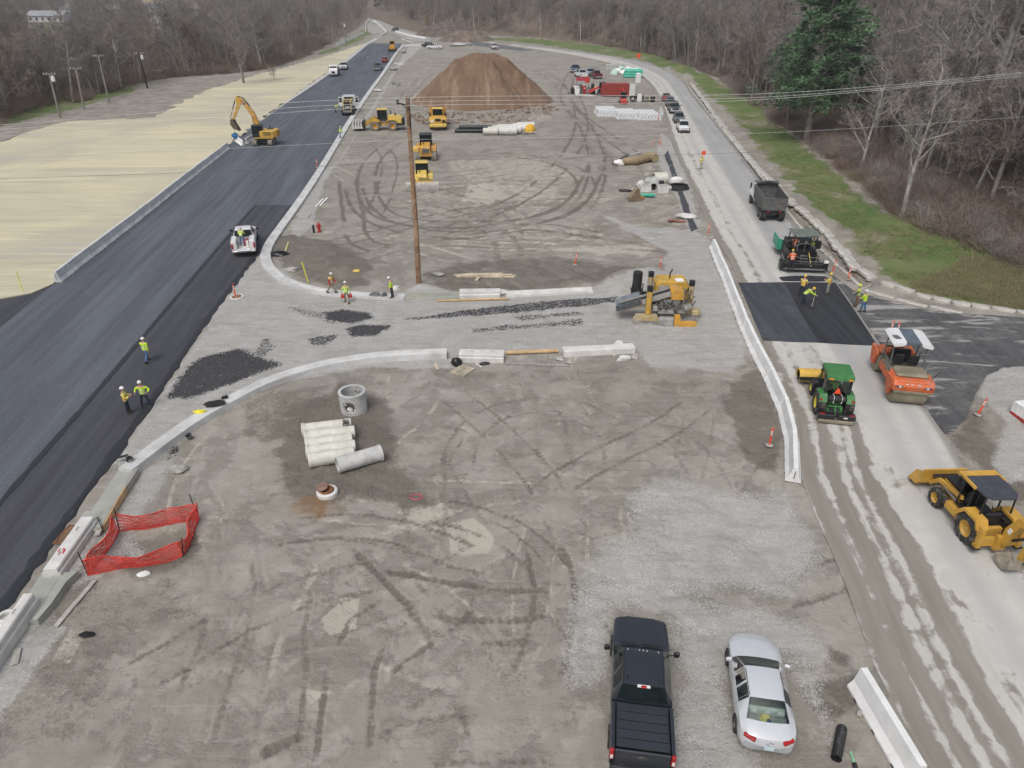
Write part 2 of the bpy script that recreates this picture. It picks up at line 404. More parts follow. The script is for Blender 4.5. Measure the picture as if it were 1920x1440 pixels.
TRACKS = [  # hand placed wheel tracks (pixels), width m, gauge m (0 = one rut), depth m, darkness
 ([(640,1010),(705,1075),(760,1130),(800,1185),(850,1290),(880,1370),(905,1460)],.38,0,.045,1.00),
 ([(770,1080),(830,1150),(880,1230),(905,1330),(925,1460)],.30,0,.03,0.83),
 ([(700,1070),(770,1080),(850,1095),(940,1108),(1060,1108)],.36,0,.04,1.00),
 ([(745,1110),(790,1150),(850,1163),(960,1165),(1060,1150)],.34,0,.035,0.90),
 ([(795,1180),(850,1200),(920,1208),(1010,1200)],.30,0,.03,0.90),
 ([(722,1272),(760,1240),(800,1215),(850,1180),(900,1130)],.28,.0,.03,0.98),
 ([(760,1335),(810,1300),(850,1275),(900,1230)],.3,0,.03,0.75),
 ([(865,905),(860,860),(885,805),(940,770),(1010,757),(1090,768),(1150,800)],.34,1.6,.025,0.68),
 ([(850,1000),(830,930),(845,860),(880,810)],.3,0,.02,0.60),
 ([(780,950),(880,970),(960,1000),(1020,1050),(1050,1100)],.3,1.7,.03,0.75),
 ([(880,955),(960,980),(1010,1020),(1060,1080)],.2,.8,.03,0.75),
 ([(1070,720),(1225,800),(1300,850),(1330,900),(1345,950)],.36,1.9,.02,0.52),
 ([(1340,1140),(1450,1115),(1600,1070),(1750,1030)],.32,1.6,.02,0.75),
 ([(1290,1160),(1400,1140),(1500,1130),(1620,1080)],.3,0,.02,0.52),
 ([(560,1440),(565,1350),(575,1250),(570,1180),(585,1120),(560,1080)],.28,0,.03,0.68),
 ([(430,1440),(440,1330),(480,1180),(520,1060)],.25,1.7,.02,0.45),
 ([(300,1280),(420,1200),(520,1080),(600,960)],.3,1.7,.02,0.45),
 ([(180,1440),(330,1330),(470,1290),(560,1200)],.3,1.8,.02,0.45),
 ([(480,1420),(540,1390),(580,1370)],.5,0,.06,1.00),
 ([(640,1440),(650,1330),(660,1250),(690,1180),(760,1130)],.3,1.7,.035,0.90),([(940,1440),(990,1300),(1030,1200),(1040,1100),(1010,1000)],.32,1.7,.03,0.90),([(200,1300),(330,1230),(470,1150),(640,1090),(760,1075)],.3,1.7,.03,0.75),([(520,1000),(640,985),(760,1000),(860,1040),(960,1060)],.3,1.6,.03,0.83),([(480,1030),(620,1010),(740,1030),(840,1060)],.26,.0,.03,0.75),([(1000,950),(1060,900),(1150,850),(1250,800),(1330,740)],.3,1.7,.025,0.75),([(1100,1440),(1120,1300),(1110,1200),(1060,1130)],.32,1.7,.03,0.75),([(820,720),(900,780),(1000,880),(1060,980),(1100,1060)],.3,1.7,.03,0.68),([(1150,900),(1200,940),(1280,960)],.4,1.7,.03,0.75),([(340,1440),(380,1300),(420,1200),(440,1100),(420,1020)],.28,1.7,.03,0.68),([(700,1440),(760,1400),(900,1380),(1100,1390)],.3,1.7,.03,0.68),
 ([(660,560),(900,470),(1100,480),(1240,470)],.35,0,.03,0.00),
 ([(660,340),(680,390),(740,425),(860,440),(1000,425),(1130,440),(1250,450)],.5,2.1,.05,1.00),
 ([(650,330),(662,400),(668,440),(700,462),(780,470)],.5,2.1,.05,1.00),
 ([(760,250),(700,300),(690,360),(740,410),(900,420),(1050,400),(1110,330),(1130,260)],.5,2.2,.05,1.00),
 ([(870,300),(960,290),(1060,310),(1100,350),(1040,400),(900,430),(760,440)],.5,2.2,.05,1.00),
 ([(1080,120),(1060,180),(1100,240),(1120,320),(1080,400),(980,450)],.5,2.2,.05,1.00),
 ([(1060,140),(1090,220),(1060,300),(960,380),(820,420),(660,440)],.5,2.2,.05,1.00),
 ([(980,120),(1040,150),(1080,210),(1200,300),(1240,370)],.5,2.2,.05,1.00),
 ([(760,210),(775,160),(800,125),(860,105),(960,100)],.6,2.2,.05,-0.70),
 ([(745,200),(800,140),(850,110)],.6,2.2,.05,0.75),
 ([(820,260),(950,262),(1100,258),(1210,275)],.5,2.2,.05,0.75),
 ([(640,500),(760,460),(900,455),(1100,470)],.4,2.0,.03,0.75),
 ([(560,465),(700,440),(850,400),(1010,380),(1150,380)],.4,2.0,.04,0.90),
 ([(690,420),(720,360),(730,300),(700,260)],.4,2.0,.04,0.90),
]
# ------------------------------------------------------------ the ground sheet
UNDER = [[(1548,505),(1600,545),(1650,561),(1740,582),(1920,596),(2300,640),(2500,740),(2100,715),(1920,692),(1880,697),(1848,714),(1832,742),(1812,790),(1780,815),(1768,812),(1720,742),(1645,638),(1590,558)],STRAWP,
 [(118,528),(60,549),(0,559),(-200,568),(-500,590),(-900,640),(-900,900),(-400,920),(-250,810)]]
def grid_mesh(X,Y,Z,name):
 nr,nc = X.shape;co = np.stack([X,Y,Z],-1).reshape(-1,3)
 i = np.arange(nr * nc).reshape(nr,nc)
 q = np.stack([i[:-1,:-1],i[:-1,1:],i[1:,1:],i[1:,:-1]],-1).reshape(-1,4)
 me = bpy.data.meshes.new(name);me.vertices.add(len(co));me.vertices.foreach_set('co',co.ravel().astype(np.float32))
 me.loops.add(q.size);me.loops.foreach_set('vertex_index',q.ravel().astype(np.int32));me.polygons.add(len(q))
 me.polygons.foreach_set('loop_start',np.arange(0,q.size,4,dtype=np.int32));me.polygons.foreach_set('loop_total',np.full(len(q),4,np.int32))
 me.update(calc_edges=True);me.polygons.foreach_set('use_smooth',np.ones(len(q),bool));return me
def attr(me,name,arr):
 a = me.attributes.new(name,'FLOAT_COLOR','POINT');a.data.foreach_set('color',np.stack(arr,-1).astype(np.float32).ravel())
NR,NC = 860,780
rows = np.concatenate([6 + 34 * (np.linspace(0,1,300) ** 1.25),40 * (200 / 40) ** np.linspace(0.004,1,440),200 * (1300 / 200) ** np.linspace(.01,1,120)])
u = np.linspace(-1,1,NC)
GX = (rows[:,None] * .84 + 12) * u[None,:];GY = np.repeat(rows[:,None],NC,1)
def build_ground():
 X,Y = GX,GY
 H = hill(X,Y)
 road = band(X,Y,LEFT_L,LEFT_R,79.8,330,-.2) | band(X,Y,LEFT_L,SEAM,5,79.9,-.2) | band(X,Y,SEAM,LANE_R,5,79.9,-.2) | band(X,Y,RIGHT_L,RIGHT_R,5,250,-.2)
 gr = np.zeros(X.shape);mu = gr.copy();dr = gr.copy();ta = gr.copy();gs = gr.copy();lf = gr.copy();st = gr.copy()
 for L,tgt in ((GRAVEL,gr),(MUD,mu),(DRY,dr),(TAR,ta),(GRASS,gs),(LEAF,lf)):
  for i,(px,so_,ji,a) in enumerate(L):
   np.maximum(tgt,poly_mask(X,Y,px,so_,ji,.45 if so_ < 1 else .15,i + 3) * a,out=tgt)
 ta2 = ta
 st = poly_mask(X,Y,[(540,940),(600,930),(650,945),(600,975),(550,965)],.5,.6,.6,4) * .8
 dz = np.zeros(X.shape);rr = random.Random(5);tracks = list(TRACKS)
 for k in range(110):   # the many sweeping machine tracks of the far lot
  cx,cy = rr.uniform(640,1230),rr.choice([rr.uniform(110,200),rr.uniform(250,470),rr.uniform(250,470)])
  a = rr.uniform(-.5,.5) if rr.random() < .6 else rr.uniform(0,PI);L = rr.uniform(10,40);cv = rr.uniform(-.06,.06)
  c = G(cx,cy);P = [];th = a
  p = Vector((c.x,c.y,0))
  for _ in range(12): P.append(p.copy());p = p + Vector((math.cos(th),math.sin(th),0)) * L / 12;th += cv * L / 12
  tracks.append((P,rr.uniform(.45,.9),2.1,.05,rr.choice([.65,.5,.4,-.7,-.6,-.5,.45])))
 for k in range(75):
  cx,cy = rr.uniform(350,1400),rr.uniform(700,1440);a = rr.uniform(0,PI);L = rr.uniform(4,14);cv = rr.uniform(-.12,.12)
  c = G(cx,cy);P = [];th = a;p = Vector((c.x,c.y,0))
  for _ in range(10): P.append(p.copy());p = p + Vector((math.cos(th),math.sin(th),0)) * L / 10;th += cv * L / 10
  tracks.append((P,rr.uniform(.2,.42),rr.choice([0,1.6,1.6]),rr.uniform(.015,.035),rr.choice([.45,.35,.55,-.6,-.5])))
 for px,w,g,dep,dark in tracks:
  w *= .92
  P = catmull(Gs(px) if isinstance(px[0],tuple) else px,1.2)
  xs = [p.x for p in P];ys = [p.y for p in P];mg = g + 1.5
  sel = (X > min(xs) - mg) & (X < max(xs) + mg) & (Y > min(ys) - mg) & (Y < max(ys) + mg)
  if not sel.any(): continue
  x,y = X[sel],Y[sel];d,al = pl_dist(x,y,P)
  d = d + (fbm(x,y,1.5,2,3) - .5) * .12
  e = np.abs(d - g / 2) if g else d
  tot = al.max();fade = smooth(al,0,.12 * tot) * (1 - smooth(al,.85 * tot,tot))
  fade = fade * smooth(fbm(x,y,.35,2,8),.22,.45)
  core = 1 - smooth(e,w * .28,w * .72);berm = np.exp(-((e - w * .68) / (w * .22)) ** 2)
  cle = .65 + .35 * np.sin(al * 2 * PI / .34 + e * 9) if P[0].y < 42 else 1.0
  dz[sel] += fade * (-dep * core * cle + dep * .55 * berm)
  if dark > 0: mu[sel] = np.maximum(mu[sel],fade * core * dark * (cle * .4 + .6) * (.98 if P[0].y < 42 else .92))
  else: dr[sel] = np.maximum(dr[sel],-fade * core * dark * .8)
 lot = 1 - np.clip(gs + lf,0,1)
 near = np.exp(-Y / 90)
 dz += lot * ((fbm(X,Y,.12,4,2) - .5) * .16 + (fbm(X,Y,1.1,3,6) - .5) * .05 * near + (fbm(X,Y,3.5,2,9) - .5) * .03 * near)
 dz += (1 - lot) * (fbm(X,Y,.25,4,12) - .5) * .5
 dz += np.clip(fbm(X,Y,5.0,2,15) - .62,0,1) * .35 * mu * near
 dd,_ = pl_dist(X,Y,Gs([(1293,158),(1372,258),(1455,355),(1515,418),(1560,462),(1625,528)]));dz -= .45 * np.exp(-(dd / 1.0) ** 2)
 for px,py,r_,h_ in ((1165,531,2.4,.7),(1215,522,2.6,.75),(800,548,2.2,.45),(640,500,3,.35),(600,480,2.5,.3),(1925,748,5.5,.6),(1272,132,7,1.3),(1300,146,6,1.2),(865,542,1.8,.3),(735,553,1.6,.3),(540,742,3,.35),(1080,535,1.5,.35)):
  c = G(px,py);q = ((X - c.x) ** 2 + (Y - c.y) ** 2) / r_ ** 2;dz += h_ * np.exp(-q * 1.6) * (.75 + .5 * fbm(X,Y,.9,3,4))
 c = G(285,1022);q = ((X - c.x) / 1.7) ** 2 + ((Y - c.y) / 1.15) ** 2;dz -= .55 * np.exp(-q ** 2);mu = np.maximum(mu,.9 * np.exp(-q))
 flat = np.zeros(X.shape)
 for px in ([(480,380),(400,600),(200,880),(60,1100),(-60,1300),(40,1240),(200,960),(300,830),(420,760),(640,690),(850,675),(1185,662),(1185,640),(840,655),(600,640),(700,575),(1120,555),(1120,535),(760,540),(640,540),(560,515),(520,485),(520,430),(600,330),(700,190),(775,75),(750,75)],):
  flat = np.maximum(flat,poly_mask(X,Y,px,.5,0,1,1))
 dz = dz * (1 - .85 * flat)
 for px in UNDER: road |= poly_mask(X,Y,px,.3,0,1,1) > .7
 dz = np.where(road,-.14,dz)
 Z = H + dz
 me = grid_mesh(X,Y,Z,'ground')
 attr(me,'ma',[c.ravel() for c in (gr,mu,dr,ta)]);attr(me,'mb',[c.ravel() for c in (gs,lf,st,np.zeros(X.shape))])
 return me
def ground_material():
 m,t,b = new_mat('site_ground')
 pos = nn(t,'ShaderNodeNewGeometry').outputs['Position']
 A = nn(t,'ShaderNodeAttribute',attribute_name='ma');B = nn(t,'ShaderNodeAttribute',attribute_name='mb')
 sa = nn(t,'ShaderNodeSeparateColor');t.links.new(A.outputs['Color'],sa.inputs[0]);sb = nn(t,'ShaderNodeSeparateColor');t.links.new(B.outputs['Color'],sb.inputs[0])
 big = mk_noise(t,pos,.11,5,.62,.6);mid = mk_noise(t,pos,.9,6,.65,.5);fine = mk_noise(t,pos,7.0,6,.7);vf = mk_noise(t,pos,26,3,.7)
 mp = nn(t,'ShaderNodeMapping');mp.inputs['Rotation'].default_value = (0,0,.5);mp.inputs['Scale'].default_value = (.35,1.6,1);t.links.new(pos,mp.inputs[0])
 strk = mk_noise(t,mp.outputs[0],1.2,6,.7,.4)
 mp3 = nn(t,'ShaderNodeMapping');mp3.inputs['Rotation'].default_value = (0,0,-1.05);mp3.inputs['Scale'].default_value = (.16,2.6,1);t.links.new(pos,mp3.inputs[0]);strk2 = mk_noise(t,mp3.outputs[0],1.1,5,.65,.3)
 col = mix(t,ramp(t,big,.32,.68),(.255,.234,.200),(.328,.306,.268))
 col = mix(t,ramp(t,mid,.42,.70,0,.75),col,(.385,.361,.319))
 col = mix(t,ramp(t,strk,.52,.70,0,.6),col,(.205,.184,.154))
 pt = mk_noise(t,pos,.34,8,.74,.35);pf = math2(t,'MULTIPLY',ramp(t,pt,.49,.57),ramp(t,mid,.30,.55))
 grn = mix(t,ramp(t,fine,.40,.62),(.135,.120,.098),(.250,.226,.190));grn = mix(t,ramp(t,vf,.58,.68,0,.8),grn,(.43,.41,.37))
 col = mix(t,math2(t,'MULTIPLY',pf,.48),col,grn)
 col = mix(t,ramp(t,fine,.57,.70,0,.40),col,(.170,.152,.128))
 col = mix(t,ramp(t,vf,.66,.74,0,.5),col,(.50,.48,.44))
 ln = mk_noise(t,pos,.9,3,.5,.8);lf_ = nn(t,'ShaderNodeMath',operation='ABSOLUTE');t.links.new(math2(t,'SUBTRACT',ln,.5),lf_.inputs[0]);col = mix(t,math2(t,'MULTIPLY',ramp(t,lf_.outputs[0],.008,.0,0,.4),ramp(t,big,.45,.6)),col,(.15,.135,.115))
 col = mix(t,math2(t,'MULTIPLY',ramp(t,strk2,.56,.68,0,.6),ramp(t,big,.55,.4)),col,(.180,.163,.136));col = mix(t,math2(t,'MULTIPLY',ramp(t,strk2,.42,.32,0,.5),ramp(t,big,.55,.4)),col,(.41,.388,.345))
 f = ramp(t,math2(t,'ADD',sa.outputs['Blue'],math2(t,'MULTIPLY',math2(t,'SUBTRACT',mid,.5),1.1)),.35,.6)
 col = mix(t,f,col,mix(t,fine,(.40,.372,.312),(.46,.43,.365)))
 f = math2(t,'ADD',sa.outputs['Green'],math2(t,'ADD',math2(t,'MULTIPLY',math2(t,'SUBTRACT',fine,.5),1.5),math2(t,'MULTIPLY',math2(t,'SUBTRACT',mid,.5),1.2)))
 f = math2(t,'MULTIPLY',ramp(t,f,.30,.85,0,.85),ramp(t,sa.outputs['Green'],.03,.3))
 col = mix(t,f,col,mix(t,ramp(t,fine,.3,.7),(.098,.086,.069),(.180,.161,.133)))
 vo = nn(t,'ShaderNodeTexVoronoi');vo.inputs['Scale'].default_value = 24;t.links.new(pos,vo.inputs['Vector'])
 vs_ = nn(t,'ShaderNodeSeparateColor');t.links.new(vo.outputs['Color'],vs_.inputs[0])
 stone = mix(t,ramp(t,vs_.outputs['Red'],.1,.95),(.33,.325,.31),(.54,.535,.515))
 stone = mix(t,ramp(t,mid,.35,.62,0,.7),stone,(.385,.368,.338))
 stone = mix(t,ramp(t,strk,.46,.64,0,.7),stone,(.335,.318,.29))
 stone = mix(t,ramp(t,big,.5,.7,0,.4),stone,(.50,.495,.475))
 gf = math2(t,'ADD',sa.outputs['Red'],math2(t,'ADD',math2(t,'MULTIPLY',math2(t,'SUBTRACT',mid,.5),1.0),math2(t,'MULTIPLY',math2(t,'SUBTRACT',vs_.outputs['Green'],.5),.5)))
 gf = ramp(t,gf,.36,.62);col = mix(t,gf,col,stone)
 v2 = nn(t,'ShaderNodeTexVoronoi');v2.inputs['Scale'].default_value = 13;t.links.new(pos,v2.inputs['Vector'])
 v2s = nn(t,'ShaderNodeSeparateColor');t.links.new(v2.outputs['Color'],v2s.inputs[0])
 tf = math2(t,'ADD',alpha_of(t,A),math2(t,'MULTIPLY',math2(t,'SUBTRACT',v2s.outputs['Red'],.5),.9))
 tf = math2(t,'MULTIPLY',ramp(t,tf,.45,.62),ramp(t,alpha_of(t,A),.05,.25));col = mix(t,math2(t,'MULTIPLY',tf,.93),col,mix(t,v2s.outputs['Green'],(.022,.022,.026),(.045,.046,.052)))
 col = mix(t,math2(t,'MULTIPLY',sb.outputs['Blue'],ramp(t,mid,.35,.6)),col,(.22,.125,.06))
 lf = ramp(t,math2(t,'ADD',sb.outputs['Green'],math2(t,'MULTIPLY',math2(t,'SUBTRACT',mid,.5),.8)),.3,.65)
 leaf = mix(t,ramp(t,mid,.3,.7),(.15,.118,.094),(.235,.182,.142));leaf = mix(t,ramp(t,fine,.5,.75,0,.8),leaf,(.31,.25,.19));leaf = mix(t,ramp(t,big,.4,.7,0,.6),leaf,(.11,.10,.07))
 col = mix(t,lf,col,leaf)
 g2 = math2(t,'MULTIPLY',ramp(t,math2(t,'ADD',sb.outputs['Red'],math2(t,'MULTIPLY',math2(t,'SUBTRACT',mid,.5),1.3)),.35,.75),ramp(t,big,.70,.52,.35,1))
 grs = mix(t,ramp(t,big,.35,.65),(.095,.165,.045),(.185,.195,.085));grs = mix(t,ramp(t,mid,.45,.75,0,.8),grs,(.225,.205,.11));grs = mix(t,ramp(t,fine,.5,.75,0,.6),grs,(.06,.11,.024))
 col = mix(t,g2,col,grs)
 t.links.new(col,b.inputs['Base Color']);b.inputs['Roughness'].default_value = .93;b.inputs['Specular IOR Level'].default_value = .25
 h = math2(t,'ADD',math2(t,'MULTIPLY',fine,.6),math2(t,'MULTIPLY',strk,.6));h = math2(t,'ADD',h,math2(t,'MULTIPLY',math2(t,'MULTIPLY',pf,fine),1.6));h = math2(t,'ADD',h,math2(t,'MULTIPLY',math2(t,'MULTIPLY',gf,vs_.outputs['Blue']),.5))
 bump(t,b,h,.55,.09)
 return m
def alpha_of(t,A): return A.outputs['Alpha']
gm = build_ground();gm.materials.append(ground_material())
ground = bpy.data.objects.new('ground',gm);COL.objects.link(ground);tag(ground,kind='structure')
_gz = np.array([v.co.z for v in gm.vertices]).reshape(NR,NC)
def gz(x,y):
 "height of the ground sheet"
 i = np.clip(np.searchsorted(rows,y) - 1,0,NR - 2);f = (y - rows[i]) / (rows[i + 1] - rows[i]);f = min(max(f,0),1);z = []
 for k in (i,i + 1):
  c = np.clip((x / (rows[k] * .84 + 12) + 1) / 2 * (NC - 1),0,NC - 1.001);j = int(c);z.append(_gz[k,j] * (1 - c + j) + _gz[k,j + 1] * (c - j))
 return float(z[0] * (1 - f) + z[1] * f)
def gp(px,py):
 p = G(px,py);p.z = gz(p.x,p.y);return p
# ------------------------------------------------------------ paved strips: mesh from two edge paths, masks per vertex
def strip(name,a,b,y0,y1,ny,nx,z,matr,fn=None,jit=0.0,th=.16,crown=0.0):
 t = np.linspace(0,1,ny);ys = y0 + (y1 - y0) * (t ** 1.6);xa = xat(a,ys);xb = xat(b,ys)
 if jit:
  xa = xa + (fbm(ys * 0 + 3,ys,.9,3,1) - .5) * jit;xb = xb + (fbm(ys * 0 + 9,ys,.9,3,2) - .5) * jit
 s = np.linspace(0,1,nx);X = xa[:,None] * (1 - s) + xb[:,None] * s;Y = np.repeat(ys[:,None],nx,1)
 Z = np.full(X.shape,z) + crown * (1 - (2 * s[None,:] - 1) ** 2)
 X = np.concatenate([X[:,:1],X,X[:,-1:]],1);Y = np.concatenate([Y[:,:1],Y,Y[:,-1:]],1);Z = np.concatenate([Z[:,:1] - th,Z,Z[:,-1:] - th],1)
 X = np.concatenate([X[:1],X,X[-1:]],0);Y = np.concatenate([Y[:1],Y,Y[-1:]],0);Z = np.concatenate([Z[:1] - th,Z,Z[-1:] - th],0)
 me = grid_mesh(X,Y,Z,name);me.polygons.foreach_set('use_smooth',np.zeros(len(me.polygons),bool))
 uvx = ((X - xat(a,Y))).ravel();ac = np.clip((X - xat(a,Y)) / np.maximum(xat(b,Y) - xat(a,Y),.1),0,1)
 attr(me,'uvm',[uvx,Y.ravel(),ac.ravel(),np.ones(X.size)])
 if fn is not None: attr(me,'ma',[c.ravel() for c in fn(X,Y,ac)])
 me.materials.append(matr);o = bpy.data.objects.new(name,me);COL.objects.link(o);tag(o,kind='structure');return o
def road_coords(t,sx,sy):
 u_ = nn(t,'ShaderNodeAttribute',attribute_name='uvm');s = nn(t,'ShaderNodeSeparateXYZ');t.links.new(u_.outputs['Vector'],s.inputs[0])
 c = nn(t,'ShaderNodeCombineXYZ');t.links.new(math2(t,'MULTIPLY',s.outputs[0],sx),c.inputs[0]);t.links.new(math2(t,'MULTIPLY',s.outputs[1],sy),c.inputs[1])
 return c.outputs[0]
def asphalt(name,dark,light,dusty,amt,rough=.75):
 m,t,b = new_mat(name);pos = nn(t,'ShaderNodeNewGeometry').outputs['Position']
 s1 = mk_noise(t,road_coords(t,1.6,.05),1,5,.6);s2 = mk_noise(t,road_coords(t,.35,.03),1,4,.6,.3);big = mk_noise(t,pos,.12,5,.65,.5);fi = mk_noise(t,pos,14,4,.75);md = mk_noise(t,pos,1.1,6,.7,.4)
 col = mix(t,ramp(t,s2,.3,.7),dark,light);col = mix(t,ramp(t,s1,.45,.7,0,.55),col,tuple(x * .84 for x in dark));col = mix(t,ramp(t,s1,.5,.3,0,.35),col,tuple(x * 1.25 for x in light))
 col = mix(t,math2(t,'MULTIPLY',ramp(t,big,.45,.72),ramp(t,md,.35,.75,0,amt)),col,dusty)
 col = mix(t,ramp(t,fi,.5,.72,0,.55),col,tuple(x * 1.7 for x in light));col = mix(t,ramp(t,fi,.5,.32,0,.5),col,tuple(x * .5 for x in dark))
 t.links.new(col,b.inputs['Base Color']);t.links.new(ramp(t,s1,.3,.7,rough - .12,rough + .1),b.inputs['Roughness']);b.inputs['Specular IOR Level'].default_value = .28
 bump(t,b,math2(t,'ADD',fi,math2(t,'MULTIPLY',s1,.4)),.35,.03);return m
ASPH = asphalt('weathered_asphalt',(.080,.088,.104),(.118,.129,.150),(.16,.166,.178),.6)
ASPHN = asphalt('new_asphalt',(.049,.050,.058),(.072,.074,.084),(.10,.103,.11),.7,.7)
ASPHF = asphalt('fresh_hot_asphalt',(.027,.028,.032),(.040,.042,.048),(.05,.05,.055),.2,.55)
ASPHS = asphalt('side_road_asphalt',(.065,.066,.070),(.105,.105,.108),(.27,.262,.245),.8,.8)
t_ = ASPHS.node_tree;b_ = t_.nodes['Principled BSDF'];pos_ = nn(t_,'ShaderNodeNewGeometry').outputs['Position'];mp_ = nn(t_,'ShaderNodeMapping');mp_.inputs['Scale'].default_value = (.16,.75,1);mp_.inputs['Rotation'].default_value = (0,0,.12);t_.links.new(pos_,mp_.inputs[0])
src_ = b_.inputs['Base Color'].links[0].from_socket;t_.links.new(mix(t_,ramp(t_,mk_noise(t_,mp_.outputs[0],1.1,6,.7,.6),.51,.60,0,.8),src_,(.40,.39,.365)),b_.inputs['Base Color'])
strip('left_road',LEFT_L,SEAM,6,79.85,90,24,.03,ASPH)
o = strip('left_road',LEFT_L,LEFT_R,79.86,322,90,24,.03,ASPH)
strip('left_road_new_lane',SEAM,LANE_R,6,79.86,160,12,.055,ASPHN,jit=.35)
ys = np.linspace(9,79.7,120);mb = MB();xs = xat(SEAM,ys)
rr_ = random.Random(2);rings = []
for x,y in zip(xs,ys):
 w = .13 + rr_.uniform(0,.10);rings.append([(x - w,y,.031),(x - w * .4,y,.085),(x + w * .6,y,.085),(x + w * 1.2,y,.05)])
mb.loft(rings,caps=False,closed=False);o = mb.obj('asphalt_joint',ASPHF,fix=False);tag(o,kind='structure')
mb = MB();xs = xat(LANE_R,ys) ;rings = []
for x,y in zip(xs,ys):
 w = .12 + rr_.uniform(0,.22);rings.append([(x - w,y,.06),(x - w * .3,y,.075),(x + w * .8,y,.04),(x + w * 1.5,y,-.03)])
mb.loft(rings,caps=False,closed=False);o = mb.obj('asphalt_edge',ASPHF,fix=False);tag(o,kind='structure')
def sheet(name,px,z,matr,th=.15,step=1.5,jit=0.0,sm=False,label=None):
 P = Gs(px);
 if sm: P = catmull(P + [P[0]],step)[:-1]
 rr = random.Random(len(px));pts = []
 n = len(P)
 for i in range(n):
  a,b_ = P[i],P[(i + 1) % n];k = max(1,int((b_ - a).length / step)) if jit else 1
  for j in range(k):
   q = a.lerp(b_,j / k);pts.append((q.x + (rr.uniform(-jit,jit) if j else 0),q.y + (rr.uniform(-jit,jit) if j else 0)))
 bm = bmesh.new();top = [bm.verts.new((x,y,z)) for x,y in pts];bot = [bm.verts.new((x,y,z - th)) for x,y in pts]
 f = bm.faces.new(top);
 for i in range(len(pts)): bm.faces.new((top[i],top[(i + 1) % len(pts)],bot[(i + 1) % len(pts)],bot[i]))
 bmesh.ops.triangulate(bm,faces=[f]);bmesh.ops.recalc_face_normals(bm,faces=bm.faces)
 me = bpy.data.meshes.new(name);bm.to_mesh(me);bm.free();me.materials.append(matr)
 nv = len(me.vertices);co = np.empty(nv * 3);me.vertices.foreach_get('co',co);co = co.reshape(-1,3)
 attr(me,'uvm',[co[:,0],co[:,1],co[:,0] * 0,co[:,0] * 0 + 1])
 o = bpy.data.objects.new(name,me);COL.objects.link(o);tag(o,kind='structure');return o
sheet('left_side_road',[(118,528),(60,549),(0,559),(-200,568),(-500,590),(-900,640),(-900,900),(-400,920),(-250,810)],.020,asphalt('stub_asphalt',(.05,.052,.06),(.075,.078,.088),(.1,.1,.1),.3),jit=.08)
def right_masks(X,Y,ac):
 n1 = fbm(X - xat(RIGHT_L,Y),Y * .06,.8,3,3);n2 = fbm(X,Y * .35,.5,4,6);n3 = fbm(X,Y,1.5,3,2)
 d = np.abs(ac - .46);near = 1 - smooth(Y,28,55);mid_ = smooth(Y,30,50)
 left = 1 - smooth(ac + (n3 - .5) * .06,.47,.53)
 bands = np.zeros(X.shape)
 for c,w,a in ((.05,.06,1.),(.19,.05,.95),(.42,.055,1.),(.30,.03,.6)):
  bands = np.maximum(bands,a * np.exp(-((ac - c + (n1 - .5) * .12) / w) ** 2))
 mud = near * np.clip(left * (.30 + 1.0 * bands - .35 * n2) + (1 - left) * smooth(n2,.50,.70) * .42,0,1)
 far = mid_ * (np.exp(-((ac - .22) / .05) ** 2) * .45 + np.exp(-((ac - .02) / .07) ** 2) * 1.0 + np.exp(-((ac - .50) / .012) ** 2) * .7 + np.exp(-((ac - .97) / .05) ** 2) * .6) * (.6 + .8 * n2)
 mud = np.maximum(mud,np.clip(far,0,1))
 blue = np.exp(-((ac - .66 + (n1 - .5) * .05) / .07) ** 2) + np.exp(-((ac - .86 + (n1 - .5) * .05) / .05) ** 2)
 return (mud,np.clip(blue * .8,0,1) * (1 - mud),smooth(ac,.94,.985) * .9,np.clip(mid_ * (smooth(ac,.52,.58) * .55 + np.exp(-((ac - .36) / .05) ** 2) * .35) * (.45 + 1.1 * n2),0,1))
def right_material():
 m,t,b = new_mat('dusty_road');pos = nn(t,'ShaderNodeNewGeometry').outputs['Position']
 A = nn(t,'ShaderNodeAttribute',attribute_name='ma');sa = nn(t,'ShaderNodeSeparateColor');t.links.new(A.outputs['Color'],sa.inputs[0])
 md = mk_noise(t,pos,.8,6,.7,.5);fi = mk_noise(t,pos,10,5,.75);st_ = mk_noise(t,road_coords(t,1.3,.1),1.3,6,.7,.3)
 col = mix(t,ramp(t,md,.3,.7),(.47,.46,.425),(.56,.545,.505));col = mix(t,ramp(t,st_,.55,.72,0,.4),col,(.38,.37,.34))
 col = mix(t,sa.outputs['Green'],col,(.42,.42,.41));col = mix(t,ramp(t,fi,.62,.75,0,.35),col,(.34,.33,.30))
 f = math2(t,'ADD',sa.outputs['Red'],math2(t,'ADD',math2(t,'MULTIPLY',math2(t,'SUBTRACT',md,.5),1.5),math2(t,'MULTIPLY',math2(t,'SUBTRACT',st_,.5),1.0)))
 f = math2(t,'MULTIPLY',ramp(t,f,.31,.60),ramp(t,sa.outputs['Red'],.04,.2));mud = mix(t,ramp(t,st_,.3,.7),(.225,.203,.172),(.285,.262,.228));col = mix(t,f,col,mud)
 col = mix(t,sa.outputs['Blue'],col,(.24,.225,.20));col = mix(t,math2(t,'MULTIPLY',A.outputs['Alpha'],ramp(t,md,.25,.6,.5,1)),col,(.245,.245,.25))
 t.links.new(col,b.inputs['Base Color']);b.inputs['Roughness'].default_value = .9;bump(t,b,math2(t,'ADD',fi,f),.25,.03);return m
RROAD = right_material()
strip('right_road',RIGHT_L,RIGHT_R,6,min(RIGHT_L[0].max(),RIGHT_R[0].max()) - .5,240,40,.03,RROAD,right_masks)
